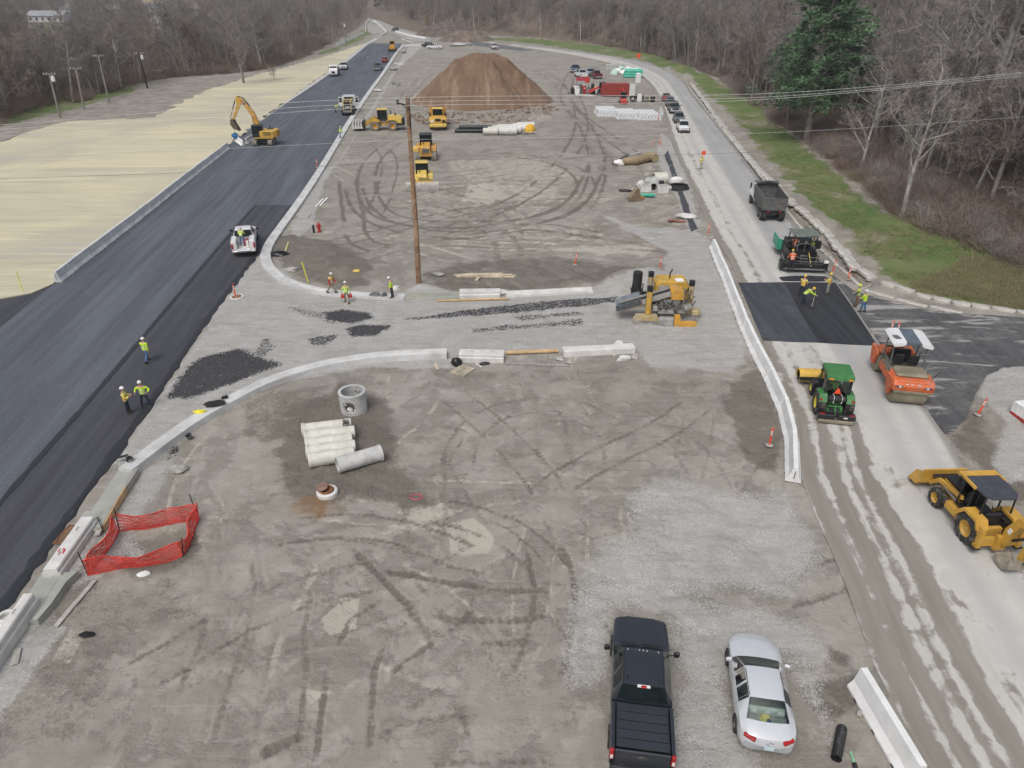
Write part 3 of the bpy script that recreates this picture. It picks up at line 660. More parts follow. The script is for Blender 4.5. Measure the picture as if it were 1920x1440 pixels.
sheet('right_side_road',[(1548,505),(1600,545),(1650,561),(1740,582),(1920,596),(2300,640),(2500,740),(2100,715),(1920,692),(1880,697),(1848,714),(1832,742),(1812,790),(1780,815),(1768,812),(1720,742),(1645,638),(1590,558)],.036,ASPHS,jit=.06)
sheet('asphalt_patch',[(1384,531),(1470,530),(1500,585),(1536,643.5),(1480,642),(1430,639),(1405,580)],.048,asphalt('patch_asphalt',(.045,.048,.058),(.07,.075,.088),(.16,.165,.175),.7,.5),th=.05)
sheet('fresh_asphalt_patch',[(1470,530),(1566,531),(1604,586),(1645,649),(1590,647),(1536,643.5),(1500,585)],.058,ASPHF,th=.06)
sheet('fresh_asphalt_strip',[(1461,522),(1500,519.5),(1546,520.5),(1560,528.5),(1467,527.5)],.13,ASPHF,th=.12,jit=.12,step=.6)
sheet('dark_shoulder',[(1309,430),(1296,402),(1274,340),(1252,282),(1246,290),(1266,345),(1286,408),(1296,434)],.046,ASPHN,th=.08,jit=.08)
def straw_material():
 m,t,b = new_mat('straw');pos = nn(t,'ShaderNodeNewGeometry').outputs['Position']
 mp = nn(t,'ShaderNodeMapping');mp.inputs['Rotation'].default_value = (0,0,.05);mp.inputs['Scale'].default_value = (.05,.9,1);t.links.new(pos,mp.inputs[0])
 s1 = mk_noise(t,mp.outputs[0],1.0,8,.72,1.1);mp2 = nn(t,'ShaderNodeMapping');mp2.inputs['Scale'].default_value = (.04,.12,1);mp2.inputs['Rotation'].default_value = (0,0,-.25);t.links.new(pos,mp2.inputs[0])
 s2 = mk_noise(t,mp2.outputs[0],1.0,4,.55,.4);fi = mk_noise(t,pos,5,5,.75)
 big = mk_noise(t,pos,.045,5,.6,.6)
 col = mix(t,ramp(t,s2,.36,.62),(.60,.545,.375),(.50,.465,.34));col = mix(t,ramp(t,s1,.5,.66,0,.85),col,(.40,.36,.265));col = mix(t,ramp(t,s1,.46,.32,0,.8),col,(.70,.635,.44))
 col = mix(t,ramp(t,big,.48,.62,0,.8),col,(.45,.415,.32));col = mix(t,math2(t,'MULTIPLY',ramp(t,s2,.58,.66),ramp(t,s1,.48,.56,0,.8)),col,(.42,.41,.375));col = mix(t,ramp(t,fi,.58,.75,0,.5),col,(.36,.32,.22))
 t.links.new(col,b.inputs['Base Color']);b.inputs['Roughness'].default_value = .95;bump(t,b,math2(t,'ADD',fi,s1),.4,.06);return m
STRAW = straw_material()
sheet('straw_field',STRAWP,.10,STRAW,th=.3,jit=.7,step=1.6)
GREYG = mat('grey_subsoil',(.25,.222,.19),.95,var=.2,scale=.25,dust=.4,dcol=(.36,.33,.29),bmp=.3)
sheet('bare_dirt_bank',[(-700,470),(-200,330),(0,268),(60,246),(130,228),(290,222),(345,190),(400,166),(450,150),(500,137),(470,140),(400,146),(330,149),(290,160),(230,180),(190,198),(120,210),(60,230),(0,246),(-200,300),(-700,430)],.06,GREYG,th=.3,jit=.5,step=3)
sheet('pale_road_verge',[(520,205),(560,174),(640,119),(690,79),(716,66),(718,69),(690,84),(656,112.5),(600,152.5),(530,199.5),(445,260),(438,264)],.13,CONC,th=.2)
sheet('far_road',[(757,70),(735,62),(716,52),(700,42),(688,37),(690,34),(715,40),(745,53),(790,66),(806,70),(806,78),(775,78)],.09,CONCD,th=.3)
sheet('far_road_crossing',[(752,84),(800,81),(802,86),(753,88)],.05,CONC,th=.1)
sheet('far_road_spur',[(687,42),(708,48),(722,62),(700,64),(690,60)],.07,CONCD,th=.2)
sheet('far_lot_pavement',[(880,78),(930,83),(1000,94),(980,96),(880,84)],.06,asphalt('far_pavement',(.12,.12,.12),(.16,.16,.16),(.3,.3,.28),.4),th=.1)
# ------------------------------------------------------------ trees
BARK = mat('grey_bark',(.27,.245,.22),.9,var=.3,scale=1.2)
BARKP = mat('pale_bark',(.40,.375,.34),.85,var=.25,scale=1.0)
TWIG = mat('bare_twigs',(.26,.236,.218),.9,var=.25,scale=.5)
TWIGB = mat('brown_twigs',(.27,.215,.18),.9,var=.3,scale=.5)
TWIGL = mat('light_twigs',(.31,.285,.26),.9,var=.2,scale=.5)
def mk_mesh(name,V,F,m):
 me = bpy.data.meshes.new(name);me.from_pydata(V,[],F);me.materials.append(m);me.update();return me
def gen_tree(seed,H,spread=.42,lean=.04,trunk_frac=.3,dens=1.0,rt=.016,fork=False,twig_r=.010):
 "bare deciduous tree: returns (trunk and limbs, twig crown) as vertex/face lists"
 rr = random.Random(seed);TV,TF,CV,CF = [],[],[],[]
 def tube(P,Rr,n,V,F):
  o = len(V);m = len(P);up = None
  for i in range(m):
   t = (P[min(i + 1,m - 1)] - P[max(i - 1,0)]).normalized()
   up = t.orthogonal().normalized() if up is None else (up - t * up.dot(t)).normalized()
   w = t.cross(up)
   for j in range(n):
    a = 2 * PI * j / n;q = P[i] + (up * math.cos(a) + w * math.sin(a)) * Rr[i];V.append((q.x,q.y,q.z))
  for i in range(m - 1):
   for j in range(n): k = (j + 1) % n;F.append((o + i * n + j,o + i * n + k,o + (i + 1) * n + k,o + (i + 1) * n + j))
 def grow(p,d,L,r,lv):
  n = (9,6,4,3,2)[lv];P = [p.copy()];Rr = [r];d = d.normalized();wob = (.05,.16,.22,.28,.3)[lv]
  for i in range(n):
   d = (d + Vector((rr.gauss(0,wob),rr.gauss(0,wob),rr.gauss(0,wob) + (.05,.09,.05,.02,0)[lv]))).normalized()
   P.append(P[-1] + d * L / n);Rr.append(max(r * (1 - (.72 if lv == 0 else .8) * (i + 1) / n),.006))
  if lv <= 1: tube(P,Rr,(7,5)[lv],TV,TF)
  else: tube(P,[max(x,twig_r) for x in Rr[:-1]] + [.004],3,CV,CF)
  if lv == 4: return
  kids = int((12,8,6,4)[lv] * dens + rr.random())
  if lv == 0 and fork: kids += 3
  for k in range(kids):
   f = (trunk_frac + (1 - trunk_frac) * (k + rr.random()) / kids) if lv == 0 else (.22 + .78 * (k + rr.random()) / kids)
   x = f * n;i = min(int(x),n - 1);q = P[i].lerp(P[i + 1],x - i);t = (P[i + 1] - P[i]).normalized()
   a = rr.uniform(0,2 * PI);s = t.orthogonal().normalized();s = s * math.cos(a) + t.cross(s) * math.sin(a)
   ang = (rr.uniform(.55,1.0),rr.uniform(.5,1.0),rr.uniform(.5,1.1),rr.uniform(.5,1.2))[lv]
   dd = t * math.cos(ang) + s * math.sin(ang)
   if lv == 0: l2 = H * spread * (1.15 - .65 * (f - trunk_frac) / (1 - trunk_frac)) * rr.uniform(.7,1.15)
   else: l2 = L * (.52,.5,.48)[lv - 1] * (1.2 - .6 * f) * rr.uniform(.7,1.2)
   grow(q,dd,l2,max(Rr[i] * .55,.008),lv + 1)
 grow(Vector((0,0,-.3)),Vector((rr.gauss(0,lean),rr.gauss(0,lean),1)),H,H * rt,0)
 return TV,TF,CV,CF
def gen_conifer(seed,H,rad,n_br=34,sprays=9,base=.12,leaf=.34):
 "evergreen: trunk, whorls of drooping limbs, each carrying tufts of needle blades"
 rr = random.Random(seed);TV,TF,CV,CF = [],[],[],[]
 def blade(p,d,L,w):
  s = d.orthogonal().normalized();a = rr.uniform(0,PI);s = s * math.cos(a) + d.cross(s) * math.sin(a);o = len(CV)
  w = w * 1.7
  for q in (p - s * w,p + s * w,p + d * L): CV.append(tuple(q))
  CF.append((o,o + 1,o + 2))
 mbt = MB();mbt.tube([(0,0,-.3),(0,0,H * .5),(0,0,H)],[H * .016,H * .010,.02],7)
 for i in range(n_br):
  f = base + (1 - base) * (i + rr.random()) / n_br;z = H * f
  R0 = rad * (1 - f) ** .75 * rr.uniform(.65,1.12) + .25
  for _ in range(3):
   a = rr.uniform(0,2 * PI);d = Vector((math.cos(a),math.sin(a),rr.uniform(-.05,.32)))
   e = Vector((0,0,z)) + d * R0
   mbt.tube([(0,0,z),tuple(Vector((0,0,z)) + d * R0 * .55 + Vector((0,0,.06 * R0))),tuple(e)],[.05,.035,.012],3,caps=False)
   for k in range(sprays):
    t = rr.uniform(.25,1.05);c = Vector((0,0,z)) + d * R0 * t + Vector((rr.gauss(0,.16),rr.gauss(0,.16),rr.gauss(0,.12))) * R0 * .6
    for _ in range(9):
     v = Vector((rr.gauss(0,1) + d.x * .7,rr.gauss(0,1) + d.y * .7,rr.gauss(0,.7) + .35)).normalized()
     blade(c + v * .05,v,leaf * rr.uniform(.6,1.3),.05)
 return mbt.v,mbt.f,CV,CF
SPEC = [(1,15,.40,.03,.30),(2,13,.46,.05,.22),(3,17,.34,.03,.38),(4,12,.50,.06,.2),(5,16,.38,.04,.34),(6,14,.44,.05,.26)]
TREES = [];TWM = [TWIG,TWIGB,TWIG,TWIGB,TWIG,TWIG];BKM = [BARK,BARK,BARK,BARK,BARKP,BARK]
for i,(s,H,sp,ln,tf) in enumerate(SPEC):
 a,b_,c,d_ = gen_tree(s,H,sp,ln,tf,dens=1.02,twig_r=.018)
 TREES.append((mk_mesh('trunk',a,b_,BKM[i]),mk_mesh('crown',c,d_,TWM[i]),H))
NEEDLE = mat('dark_needles',(.045,.075,.038),.8,var=.4,scale=.6)
NEEDLP = mat('pine_needles',(.115,.20,.10),.75,var=.4,scale=.35)
a,b_,c,d_ = gen_conifer(3,13,2.6,24,7);CONIF = (mk_mesh('trunk',a,b_,BARK),mk_mesh('crown',c,d_,NEEDLE),13)
def plant(name,label,src,loc,s,rz,group=None,cat='tree'):
 t = thing(name,label,cat,loc,rz,group);t.scale = (s,s,s * RND.uniform(.9,1.12))
 for k,n in ((0,'trunk'),(1,'crown')):
  o = bpy.data.objects.new(n,src[k]);COL.objects.link(o);o.parent = t
 return t
rg = np.random.default_rng(11)
LEAFW = [(p.x,p.y) for p in Gs(LEAF[2][0])];LEAFR = [(p.x,p.y) for p in Gs(LEAF[1][0])]
def scatter(n,y0,y1,poly,power=1.0):
 y = y0 + (y1 - y0) * rg.random(n) ** power;x = (rg.random(n) * 2 - 1) * (y * .80 + 10)
 ok = inside(x,y,poly);return x[ok],y[ok]
xw,yw = scatter(15000,118,720,LEAFW)
HILLP = SITE
def scat_hill(n,y0,y1):
 y = y0 + (y1 - y0) * rg.random(n);x = (rg.random(n) * 2 - 1) * (y * .84 + 14);ok = ~inside(x,y,SITE);x,y = x[ok],y[ok]
 d,_ = pl_dist(x,y,SITE[:len(TOE)]);k = (d > 1.0) & (d < 150);return x[k],y[k],d[k]
xh,yh,dh = scat_hill(12000,45,560);q_ = scat_hill(9000,560,1050);k = np.abs(q_[0]) < .45 * q_[1];xh,yh,dh = (np.concatenate([a_,b_[k]]) for a_,b_ in zip((xh,yh,dh),q_))
def clear(x,y,pts,r):
 k = np.ones(len(x),bool)
 for p,q in zip(pts,r if isinstance(r,list) else [r] * len(pts)): k &= np.hypot(x - p.x,y - p.y) > q
 return k
HOUSES = [((96,38),24),((136,24),5),((222,24),5),((288,21),6),((372,25),5),((290,54),6)]
keep = clear(xw,yw,[G(*h[0]) for h in HOUSES],30);
for (hx,hy),_w in HOUSES:      # open lawns in front of the houses
 c = G(hx,hy + 14);keep &= ~((np.abs(xw - c.x) < 16) & (yw < G(hx,hy).y + 4) & (yw > c.y - 25))
keep &= rg.random(len(xw)) < np.where(yw < 230,.75,.55);xw,yw = xw[keep],yw[keep]
near = (xh > 30) & (yh < 130);keep = ~near | (rg.random(len(xh)) < .8);keep &= ~((dh < 7) & (xh > 20) & (yh < 150));keep &= clear(xh,yh,[G(1520,250),G(1690,400),G(1830,330)],[9,7,9])
xh,yh,dh = xh[keep],yh[keep],dh[keep]
def sight(x,y):
 "tallest tree that leaves the view of the houses open"
 lim = 99.0;az = math.atan2(x,y)
 for (hx,hy),w_ in HOUSES:
  c = G(hx,hy + 3);a0 = math.atan2(c.x,c.y)
  if abs(az - a0) < (w_ * .62) / c.y and y < c.y + 5 and y > c.y * .28: lim = min(lim,CAMH * (1 - y / c.y) - .3)
 return lim
cand = [(math.hypot(x,y),x,y,0) for x,y in zip(xw,yw)] + [(math.hypot(x,y),x,y,1) for x,y in zip(xh,yh)]
cand.sort();RND.seed(4)
def seen(x,y):
 return abs(x) < y * .74 + 6
n_ind = 0;far = []
for dist,x,y,kind in cand:
 lim = sight(x,y) if kind == 0 else 99
 if lim < 2.5: continue
 if not seen(x,y): 
  if abs(x) < y * .8 + 12: far.append((x,y,kind))
  continue
 if n_ind < 262:
  k = RND.randrange(6);s = RND.uniform(.72,1.12) * (1.0 if kind == 0 else .95)
  if kind == 0:
   s *= .62 if dist < 210 else .8
   s = min(s,lim / 15)
   plant('bare_tree','leafless grey tree in the valley wood left of the straw field',TREES[k],(x,y,gz(x,y) - .1),s,RND.uniform(0,6.28),'leafless trees in the valley wood on the left')
  else:
   rt = x > 25 and y < 200
   plant('bare_tree','leafless tree on the wooded slope to the right of the grass strip' if rt else 'leafless tree on the wooded hill behind the dirt lot',TREES[k],(x,y,gz(x,y) - .1),s,RND.uniform(0,6.28),'leafless trees on the right slope' if rt else 'leafless trees on the hill behind the lot')
  n_ind += 1
 elif lim > 14: far.append((x,y,kind))
 else: far.append((x,y,2))
def far_wood(name,pts,meshes,smin,smax,label):
 "one mass of instanced trees, by geometry nodes over a point mesh"
 n = len(pts);me = bpy.data.meshes.new(name);me.vertices.add(n);rr = np.random.default_rng(8)
 Z = np.array([gz(p[0],p[1]) for p in pts]);me.vertices.foreach_set('co',np.stack([[p[0] for p in pts],[p[1] for p in pts],Z - .1],-1).astype(np.float32).ravel())
 kd = me.attributes.new('sort','INT','POINT');kd.data.foreach_set('value',rr.integers(0,len(meshes),n).astype(np.int32))
 sc = me.attributes.new('size','FLOAT','POINT');sc.data.foreach_set('value',rr.uniform(smin,smax,n).astype(np.float32))
 tu = me.attributes.new('turn','FLOAT_VECTOR','POINT');tu.data.foreach_set('vector',np.stack([rr.normal(0,.04,n),rr.normal(0,.04,n),rr.uniform(0,6.28,n)],-1).astype(np.float32).ravel())
 o = bpy.data.objects.new(name,me);COL.objects.link(o);tag(o,label,None,None,'stuff')
 ng = bpy.data.node_groups.new(name,'GeometryNodeTree');ng.interface.new_socket('Geometry',in_out='INPUT',socket_type='NodeSocketGeometry');ng.interface.new_socket('Geometry',in_out='OUTPUT',socket_type='NodeSocketGeometry')
 gi = ng.nodes.new('NodeGroupInput');go = ng.nodes.new('NodeGroupOutput');jn = ng.nodes.new('GeometryNodeJoinGeometry')
 def na(nm,ty):
  q = ng.nodes.new('GeometryNodeInputNamedAttribute');q.data_type = ty;q.inputs[0].default_value = nm;return q.outputs[0]
 so_,si,tr = na('sort','INT'),na('size','FLOAT'),na('turn','FLOAT_VECTOR')
 for k,src in enumerate(meshes):
  cmp_ = ng.nodes.new('FunctionNodeCompare');cmp_.data_type = 'INT';cmp_.operation = 'EQUAL';cmp_.inputs[3].default_value = k;ng.links.new(so_,cmp_.inputs[2])
  ip = ng.nodes.new('GeometryNodeInstanceOnPoints');ng.links.new(gi.outputs[0],ip.inputs['Points']);ng.links.new(cmp_.outputs[0],ip.inputs['Selection'])
  oi = ng.nodes.new('GeometryNodeObjectInfo');ob = bpy.data.objects.new(name + '_source',src);oi.inputs[0].default_value = ob
  ng.links.new(oi.outputs['Geometry'],ip.inputs['Instance']);ng.links.new(tr,ip.inputs['Rotation']);ng.links.new(si,ip.inputs['Scale']);ng.links.new(ip.outputs[0],jn.inputs[0])
 ng.links.new(jn.outputs[0],go.inputs[0]);md = o.modifiers.new('wood','NODES');md.node_group = ng;return o
def joined(a,b_,name):
 me = bpy.data.meshes.new(name);V = [];F = [];MI = []
 for q in (a,b_):
  o = len(V);V += [tuple(v.co) for v in q.vertices];F += [tuple(o + i for i in p.vertices) for p in q.polygons];MI += [0 if q is a else 1] * len(q.polygons)
 me.from_pydata(V,[],F);me.materials.append(a.materials[0]);me.materials.append(b_.materials[0]);me.polygons.foreach_set('material_index',MI);return me
JT = [joined(t[0],t[1],'far_tree') for t in TREES]
far_wood('far_valley_wood',[f for f in far if f[2] == 0],JT,.6,1.0,'far leafless wood filling the valley on the left')
far_wood('low_valley_wood',[f for f in far if f[2] == 2],JT,.18,.34,'low scrub trees in front of the houses in the valley')
far_wood('far_hill_wood',[f for f in far if f[2] == 1],JT,.7,1.15,'far leafless wood covering the hill')
def gen_brush(seed,n=90,h=1.6,r=.9):
 rr = random.Random(seed);m = MB()
 for _ in range(n):
  x,y = rr.gauss(0,r * .5),rr.gauss(0,r * .5);d = Vector((rr.gauss(0,.5),rr.gauss(0,.5),1)).normalized();L = h * rr.uniform(.5,1.2);p = Vector((x,y,-.1));P = [tuple(p)]
  for _ in range(3): d = (d + Vector((rr.gauss(0,.25),rr.gauss(0,.25),-.12))).normalized();p = p + d * L / 3;P.append(tuple(p))
  m.tube(P,[.014,.012,.010,.004],3,caps=False)
  for _ in range(3):
   q = Vector(P[rr.choice((1,2))]);e = q + Vector((rr.gauss(0,.4),rr.gauss(0,.4),rr.uniform(0,.5))) * h * .5;m.tube([tuple(q),tuple(e)],[.009,.004],3,caps=False)
 return m
BRB = mat('red_brown_brush',(.25,.17,.13),.9,var=.35,scale=.3);BRG = mat('olive_brush',(.22,.20,.12),.9,var=.35,scale=.3)
BR = []
for k,(m,h,r) in enumerate(((BRB,1.5,1.2),(BRG,1.2,1.2),(TWIGB,2.2,1.3),(TWIGL,1.6,1.0))):
 g = gen_brush(k,80,h,r);BR.append(mk_mesh('brush',g.v,g.f,m))
y = 48 + 110 * rg.random(22000) ** 1.3;x = (rg.random(22000) * 2 - 1) * (y * .84 + 14);ok = ~inside(x,y,SITE);x,y = x[ok],y[ok];d,_ = pl_dist(x,y,SITE[:len(TOE)]);k = (d > .3) & (d < 60)
far_wood('undergrowth',list(zip(x[k],y[k])),BR,.7,1.5,'red brown undergrowth below the trees on the right slope')
y = 160 + 160 * rg.random(9000);x = (rg.random(9000) * 2 - 1) * (y * .8 + 14);ok = ~inside(x,y,SITE);x,y = x[ok],y[ok];d,_ = pl_dist(x,y,SITE[:len(TOE)]);k = (d > .5) & (d < 45)
far_wood('hill_undergrowth',list(zip(x[k],y[k])),BR,.8,1.5,'brown undergrowth at the foot of the hill')
xb,yb = scatter(17000,118,330,LEAFW);far_wood('valley_undergrowth',list(zip(xb,yb)),[BR[0],BR[2],BR[1]],.9,1.8,'brown undergrowth below the valley wood')
def gen_tuft(seed,h=.17):
 rr = random.Random(seed);V = [];F = []
 for _ in range(26):
  x,y = rr.gauss(0,.16),rr.gauss(0,.16);a = rr.uniform(0,6.28);w = .016;L = h * rr.uniform(.5,1.3);o = len(V)
  V += [(x - w * math.cos(a),y - w * math.sin(a),-.03),(x + w * math.cos(a),y + w * math.sin(a),-.03),(x + rr.gauss(0,.1),y + rr.gauss(0,.1),L)];F.append((o,o + 1,o + 2))
 return V,F
TM = [mat('green_grass',(.10,.19,.045),.8,var=.4,scale=.2),mat('olive_grass',(.20,.215,.085),.85,var=.35,scale=.2),mat('straw_grass',(.34,.29,.17),.9,var=.3,scale=.2)]
TU = [mk_mesh('tuft',*gen_tuft(1),TM[0]),mk_mesh('tuft',*gen_tuft(2),TM[0]),mk_mesh('tuft',*gen_tuft(3,.2),TM[1]),mk_mesh('tuft',*gen_tuft(4,.26),TM[2])]
GRP = [(p.x,p.y) for p in Gs(GRASS[0][0])]
y = 48 + 92 * rg.random(60000) ** 1.4;x = 14 + (y * .8 + 4) * rg.random(60000);ok = inside(x,y,GRP) & (fbm(x,y,.22,4,31) > .40);x,y = x[ok],y[ok]
far_wood('grass',list(zip(x,y)),TU,.7,1.5,'short green and olive grass on the verge right of the road')
a,b_,c,d_ = gen_conifer(9,27,7.4,52,16,base=.17,leaf=.75);PINE = (mk_mesh('trunk',a,b_,BARK),mk_mesh('crown',c,d_,NEEDLP),25)
p = gp(1512,264);t = plant('pine_tree','tall dark green pine standing at the edge of the grass strip',PINE,p,1.0,.4);t.scale = (1.3,1.3,1.05)
p = gp(1474,236);plant('pine_tree','smaller green pine just left of the tall pine',PINE,p,.62,2.0)
a,b_,c,d_ = gen_tree(41,17,.44,.03,.16,dens=1.0,rt=.017,fork=True,twig_r=.014);BIG1 = (mk_mesh('trunk',a,b_,BARKP),mk_mesh('crown',c,d_,TWIGL),17)
plant('bare_tree','pale barked leafless tree leaning over the grass edge in front of the brush',BIG1,gp(1692,408),.85,2.2)
a,b_,c,d_ = gen_tree(47,26,.42,.03,.2,dens=1.15,rt=.024,fork=True,twig_r=.016);BIG2 = (mk_mesh('trunk',a,b_,mat('thick_bark',(.22,.21,.195),.9,var=.25)),mk_mesh('crown',c,d_,TWIGL),26)
plant('bare_tree','huge spreading leafless tree with a thick grey trunk at the right edge',BIG2,gp(1828,322),1.0,.3)
a,b_,c,d_ = gen_tree(52,19,.42,.02,.14,dens=1.15,rt=.016,fork=True,twig_r=.018);BIG3 = (mk_mesh('trunk',a,b_,BARK),mk_mesh('crown',c,d_,TWIG),19)
for px,py,s_,k,lb in ((1612,322,.75,0,'forked leafless tree just behind the pale tree at the brush edge'),(1748,318,.62,1,'leafless tree between the pale tree and the huge grey tree'),(1905,395,.7,0,'leafless tree rooted low at the right edge of the brush'),(1655,215,.85,1,'tall leafless tree right of the big pine'),(1760,160,.9,0,'tall leafless tree high on the slope right of the pine'),(1440,175,.6,0,'leafless tree left of the smaller pine')): plant('bare_tree',lb,BIG1 if k == 0 else BIG2,gp(px,py),s_,px)
plant('bare_tree','lone broad leafless tree standing on the upper edge of the straw field',BIG3,gp(457,157),1.0,1.0)
plant('bare_tree','little leafless sapling on the straw beside the asphalt road',TREES[3],gp(515,151),.33,1.0)
plant('bare_tree','white barked leafless tree rising above the valley wood',(mk_mesh('trunk',*gen_tree(61,17,.3,.02,.5,.7)[:2],mat('white_bark',(.5,.48,.45),.8)),TREES[4][1],17),gp(516,56),1.0,2)
for i,(px,py,s,lb) in enumerate(((875,55,1.0,'dark cedar left of the bare hill at the back of the lot'),(895,50,1.25,'tall dark cedar at the back of the lot'),(930,62,.8,'small dark cedar nearest the far grass'),(1222,92,.9,'dark cedar behind the orange road sign'),(1250,88,1.25,'tall dark cedar above the bend of the right road'),(1290,105,.9,'dark bushy cedar at the inside of the road bend'),(1330,95,1.2,'dark cedar left of the pale trunk by the grass'),(1372,130,1.1,'dark cedar between the road bend and the tall pine'),(1400,160,.9,'low dark cedar at the grass left of the tall pine'),(708,20,1.5,'dark cedar beside the far end of the road'),(770,35,1.0,'dark cedar on the bank above the far road'),(1180,80,.8,'small dark cedar in the foot of the hill wood'))):
 plant('cedar_tree',lb,CONIF,gp(px,py),s,i * 1.3)
BEI = mat('beige_foliage',(.36,.27,.15),.9,var=.3,scale=.6)
a,b_,c,d_ = gen_conifer(19,15,4.5,20,8,base=.1,leaf=.5)
plant('beech_tree','tree with beige withered leaves above the far road',(mk_mesh('trunk',a,b_,BARK),mk_mesh('crown',c,d_,BEI),15),gp(775,38),1.1,0)
plant('beech_tree','low bush with beige withered leaves on the bank',(mk_mesh('trunk',a,b_,BARK),mk_mesh('crown',c,d_,BEI),15),gp(800,50),.5,1)
def sprinkle(name,label,n,polys,meshes,s0,s1,seed):
 "loose stones or lumps strewn over ground polygons given in pixels"
 r_ = np.random.default_rng(seed);P = []
 for px,m_ in polys:
  g_ = Gs(px);xs = [p.x for p in g_];ys = [p.y for p in g_];x = r_.uniform(min(xs),max(xs),m_);y = r_.uniform(min(ys),max(ys),m_);k = inside(x,y,[(p.x,p.y) for p in g_]);P += list(zip(x[k],y[k]))
 P = [p for p in P if not (xat(RIGHT_L,p[1]) < p[0] < xat(RIGHT_R,p[1]))]
 return far_wood(name,P,meshes,s0,s1,label)
ST = []
for k,c in enumerate(((.34,.33,.305),(.22,.205,.18),(.44,.43,.40))):
 q = MB();q.blob((0,0,.1),(.05,.04,.03),k,1,.5);ST.append(mk_mesh('stone',q.v,q.f,mat('loose_stone_%d' % k,c,.9)))
LOT = [(0,1440),(150,1080),(300,860),(520,720),(1200,680),(1390,700),(1480,920),(1560,1200),(1640,1440)]
sprinkle('loose_stones','small loose stones strewn over the near dirt lot',0,[(LOT,7000),(MUD[2][0],2600),(MUD[4][0],2200),(MUD[7][0],2200),(GRAVEL[4][0],3500),([(500,440),(700,480),(1230,510),(1100,545),(560,530)],2500)],ST,.18,.72,4)
sprinkle('dry_grass','dry straw coloured grass along the edge of the right side road',0,[([(1690,545),(1760,555),(1930,582),(2000,560),(1920,500),(1820,480),(1740,520)],5000)],[TU[3],TU[2]],.7,1.5,9)
CL = []
for k,c in enumerate(((.17,.11,.072),(.25,.17,.115))): q = MB();q.blob((0,0,.1),(.2,.17,.14),k + 3,1,.5);CL.append(mk_mesh('clod',q.v,q.f,mat('clod_%d' % k,c,.95)))
sprinkle('dirt_clods','brown clods strewn round the foot of the large dirt pile',0,[([(765,215),(790,235),(905,232),(1020,226),(1050,205),(1020,196),(905,214),(800,208)],900)],CL,.4,1.9,12)
TL = []
for k in range(2): q = MB();q.blob((0,0,.08),(.07,.06,.05),k + 7,1,.5);TL.append(mk_mesh('lump',q.v,q.f,ASPHF))
sprinkle('asphalt_crumbs','black crumbs of spilled asphalt on the gravel entrance',0,[(p[0],1500 if i in (0,5,7) else 500) for i,p in enumerate(TAR)],TL,.12,.5,6)
# ------------------------------------------------------------ kerbs, barriers, pipes and small things on the site
def sweep(m,P,prof,zof=None):
 "closed profile [(offset to the left of travel, z)] swept along the ground path P"
 P = [Vector((p[0],p[1],0)) for p in P];rings = []
 for i,p in enumerate(P):
  t = (P[min(i + 1,len(P) - 1)] - P[max(i - 1,0)]).normalized();n = Vector((-t.y,t.x,0))
  rings.append([p + n * o + Vector((0,0,z)) for o,z in prof])
 return m.loft(rings)
KERB = [(-.05,-.1),(-.05,.16),(.62,.11),(.66,.24),(.86,.24),(.90,.20),(.90,-.1)]
BACK = [(0,-.1),(0,.34),(.06,.40),(.80,.42),(.85,.40),(.90,-.1)]
def kerb(label,px,prof,m,name='concrete_kerb',step=.8,joint=3.0):
 P = catmull(Gs(px),step);mb = MB();sweep(mb,P,prof);o = mb.obj(name,m,smooth=25);tag(o,label,'kerb');
 return o
KW = mat('new_kerb_concrete',(.56,.56,.55),.8,var=.12,scale=.8,dust=.15,dcol=(.42,.40,.36),bmp=.12)
kerb('long pale concrete kerb and gutter running down the edge of the left road and curving round the far lot',[(755,84),(739,103),(717,136),(694,167),(657,220),(600,312),(560,372),(525,420),(500,455),(490,478),(492,498),(508,518),(540,537),(590,551),(650,558),(710,562),(757,563)],KERB,KW)
kerb('pale concrete kerb sweeping in a long bend above the near dirt lot',[(838,662),(760,665),(690,671),(620,682),(560,697),(490,721),(430,751),(370,784),(320,817),(275,850),(225,888)],BACK,KW)
kerb('short white kerb section right of the concrete slab at the far side of the entrance',[(950,558),(1035,554),(1113,550)],KERB,CONCW)
kerb('short white kerb section at the right end of the near entrance kerb',[(1184,652),(1120,656),(1053,659)],BACK,CONCW)
kerb('far pale kerb along the top edge of the dirt lot',[(775,80),(757,74),(760,72),(778,74)],KERB,KW)
kerb('pale kerb wall beside the far end of the left road',[(724,62),(712,69),(702,73)],[(0,-.1),(0,.6),(.5,.6),(.5,-.1)],CONCW)
WET = mat('green_grey_fresh_concrete',(.36,.37,.325),.6,var=.1,scale=.7)
def formed(label,px,boards=True,w=1.0,h=.24,back=.1):
 t = thing('formed_gutter',label,'gutter',(0,0,0))
 P = catmull(Gs(px),1.0);mb = MB();sweep(mb,P,[(.02,-.1),(.02,h - .06),(w * .72,h - .08),(w * .78,h + back),(w,h + back),(w,-.1)]);mb.obj('gutter_pan',WET,t,smooth=25)
 if boards:
  L = 0;seg = [];k = 0
  for i in range(len(P) - 1):
   m = MB();a,b = P[i],P[i + 1];d = (b - a).normalized();n = Vector((-d.y,d.x,0))
   m.box((a + b) / 2 + n * (w + .06) + Vector((0,0,.14 + .02 * (i % 2))),((b - a).length * .97,.05,.42),rot=(0,0,math.atan2(d.y,d.x)));m.obj('form_board',WOODO if i % 3 else WOODG,t)
 return t
formed('green grey fresh gutter between wooden form boards left of the orange fence',[(222,889),(197,925),(172,965),(150,1002)])
formed('lower green grey fresh gutter in forms between the two inlet blocks',[(112,1075),(85,1100),(55,1142),(30,1170)],False)
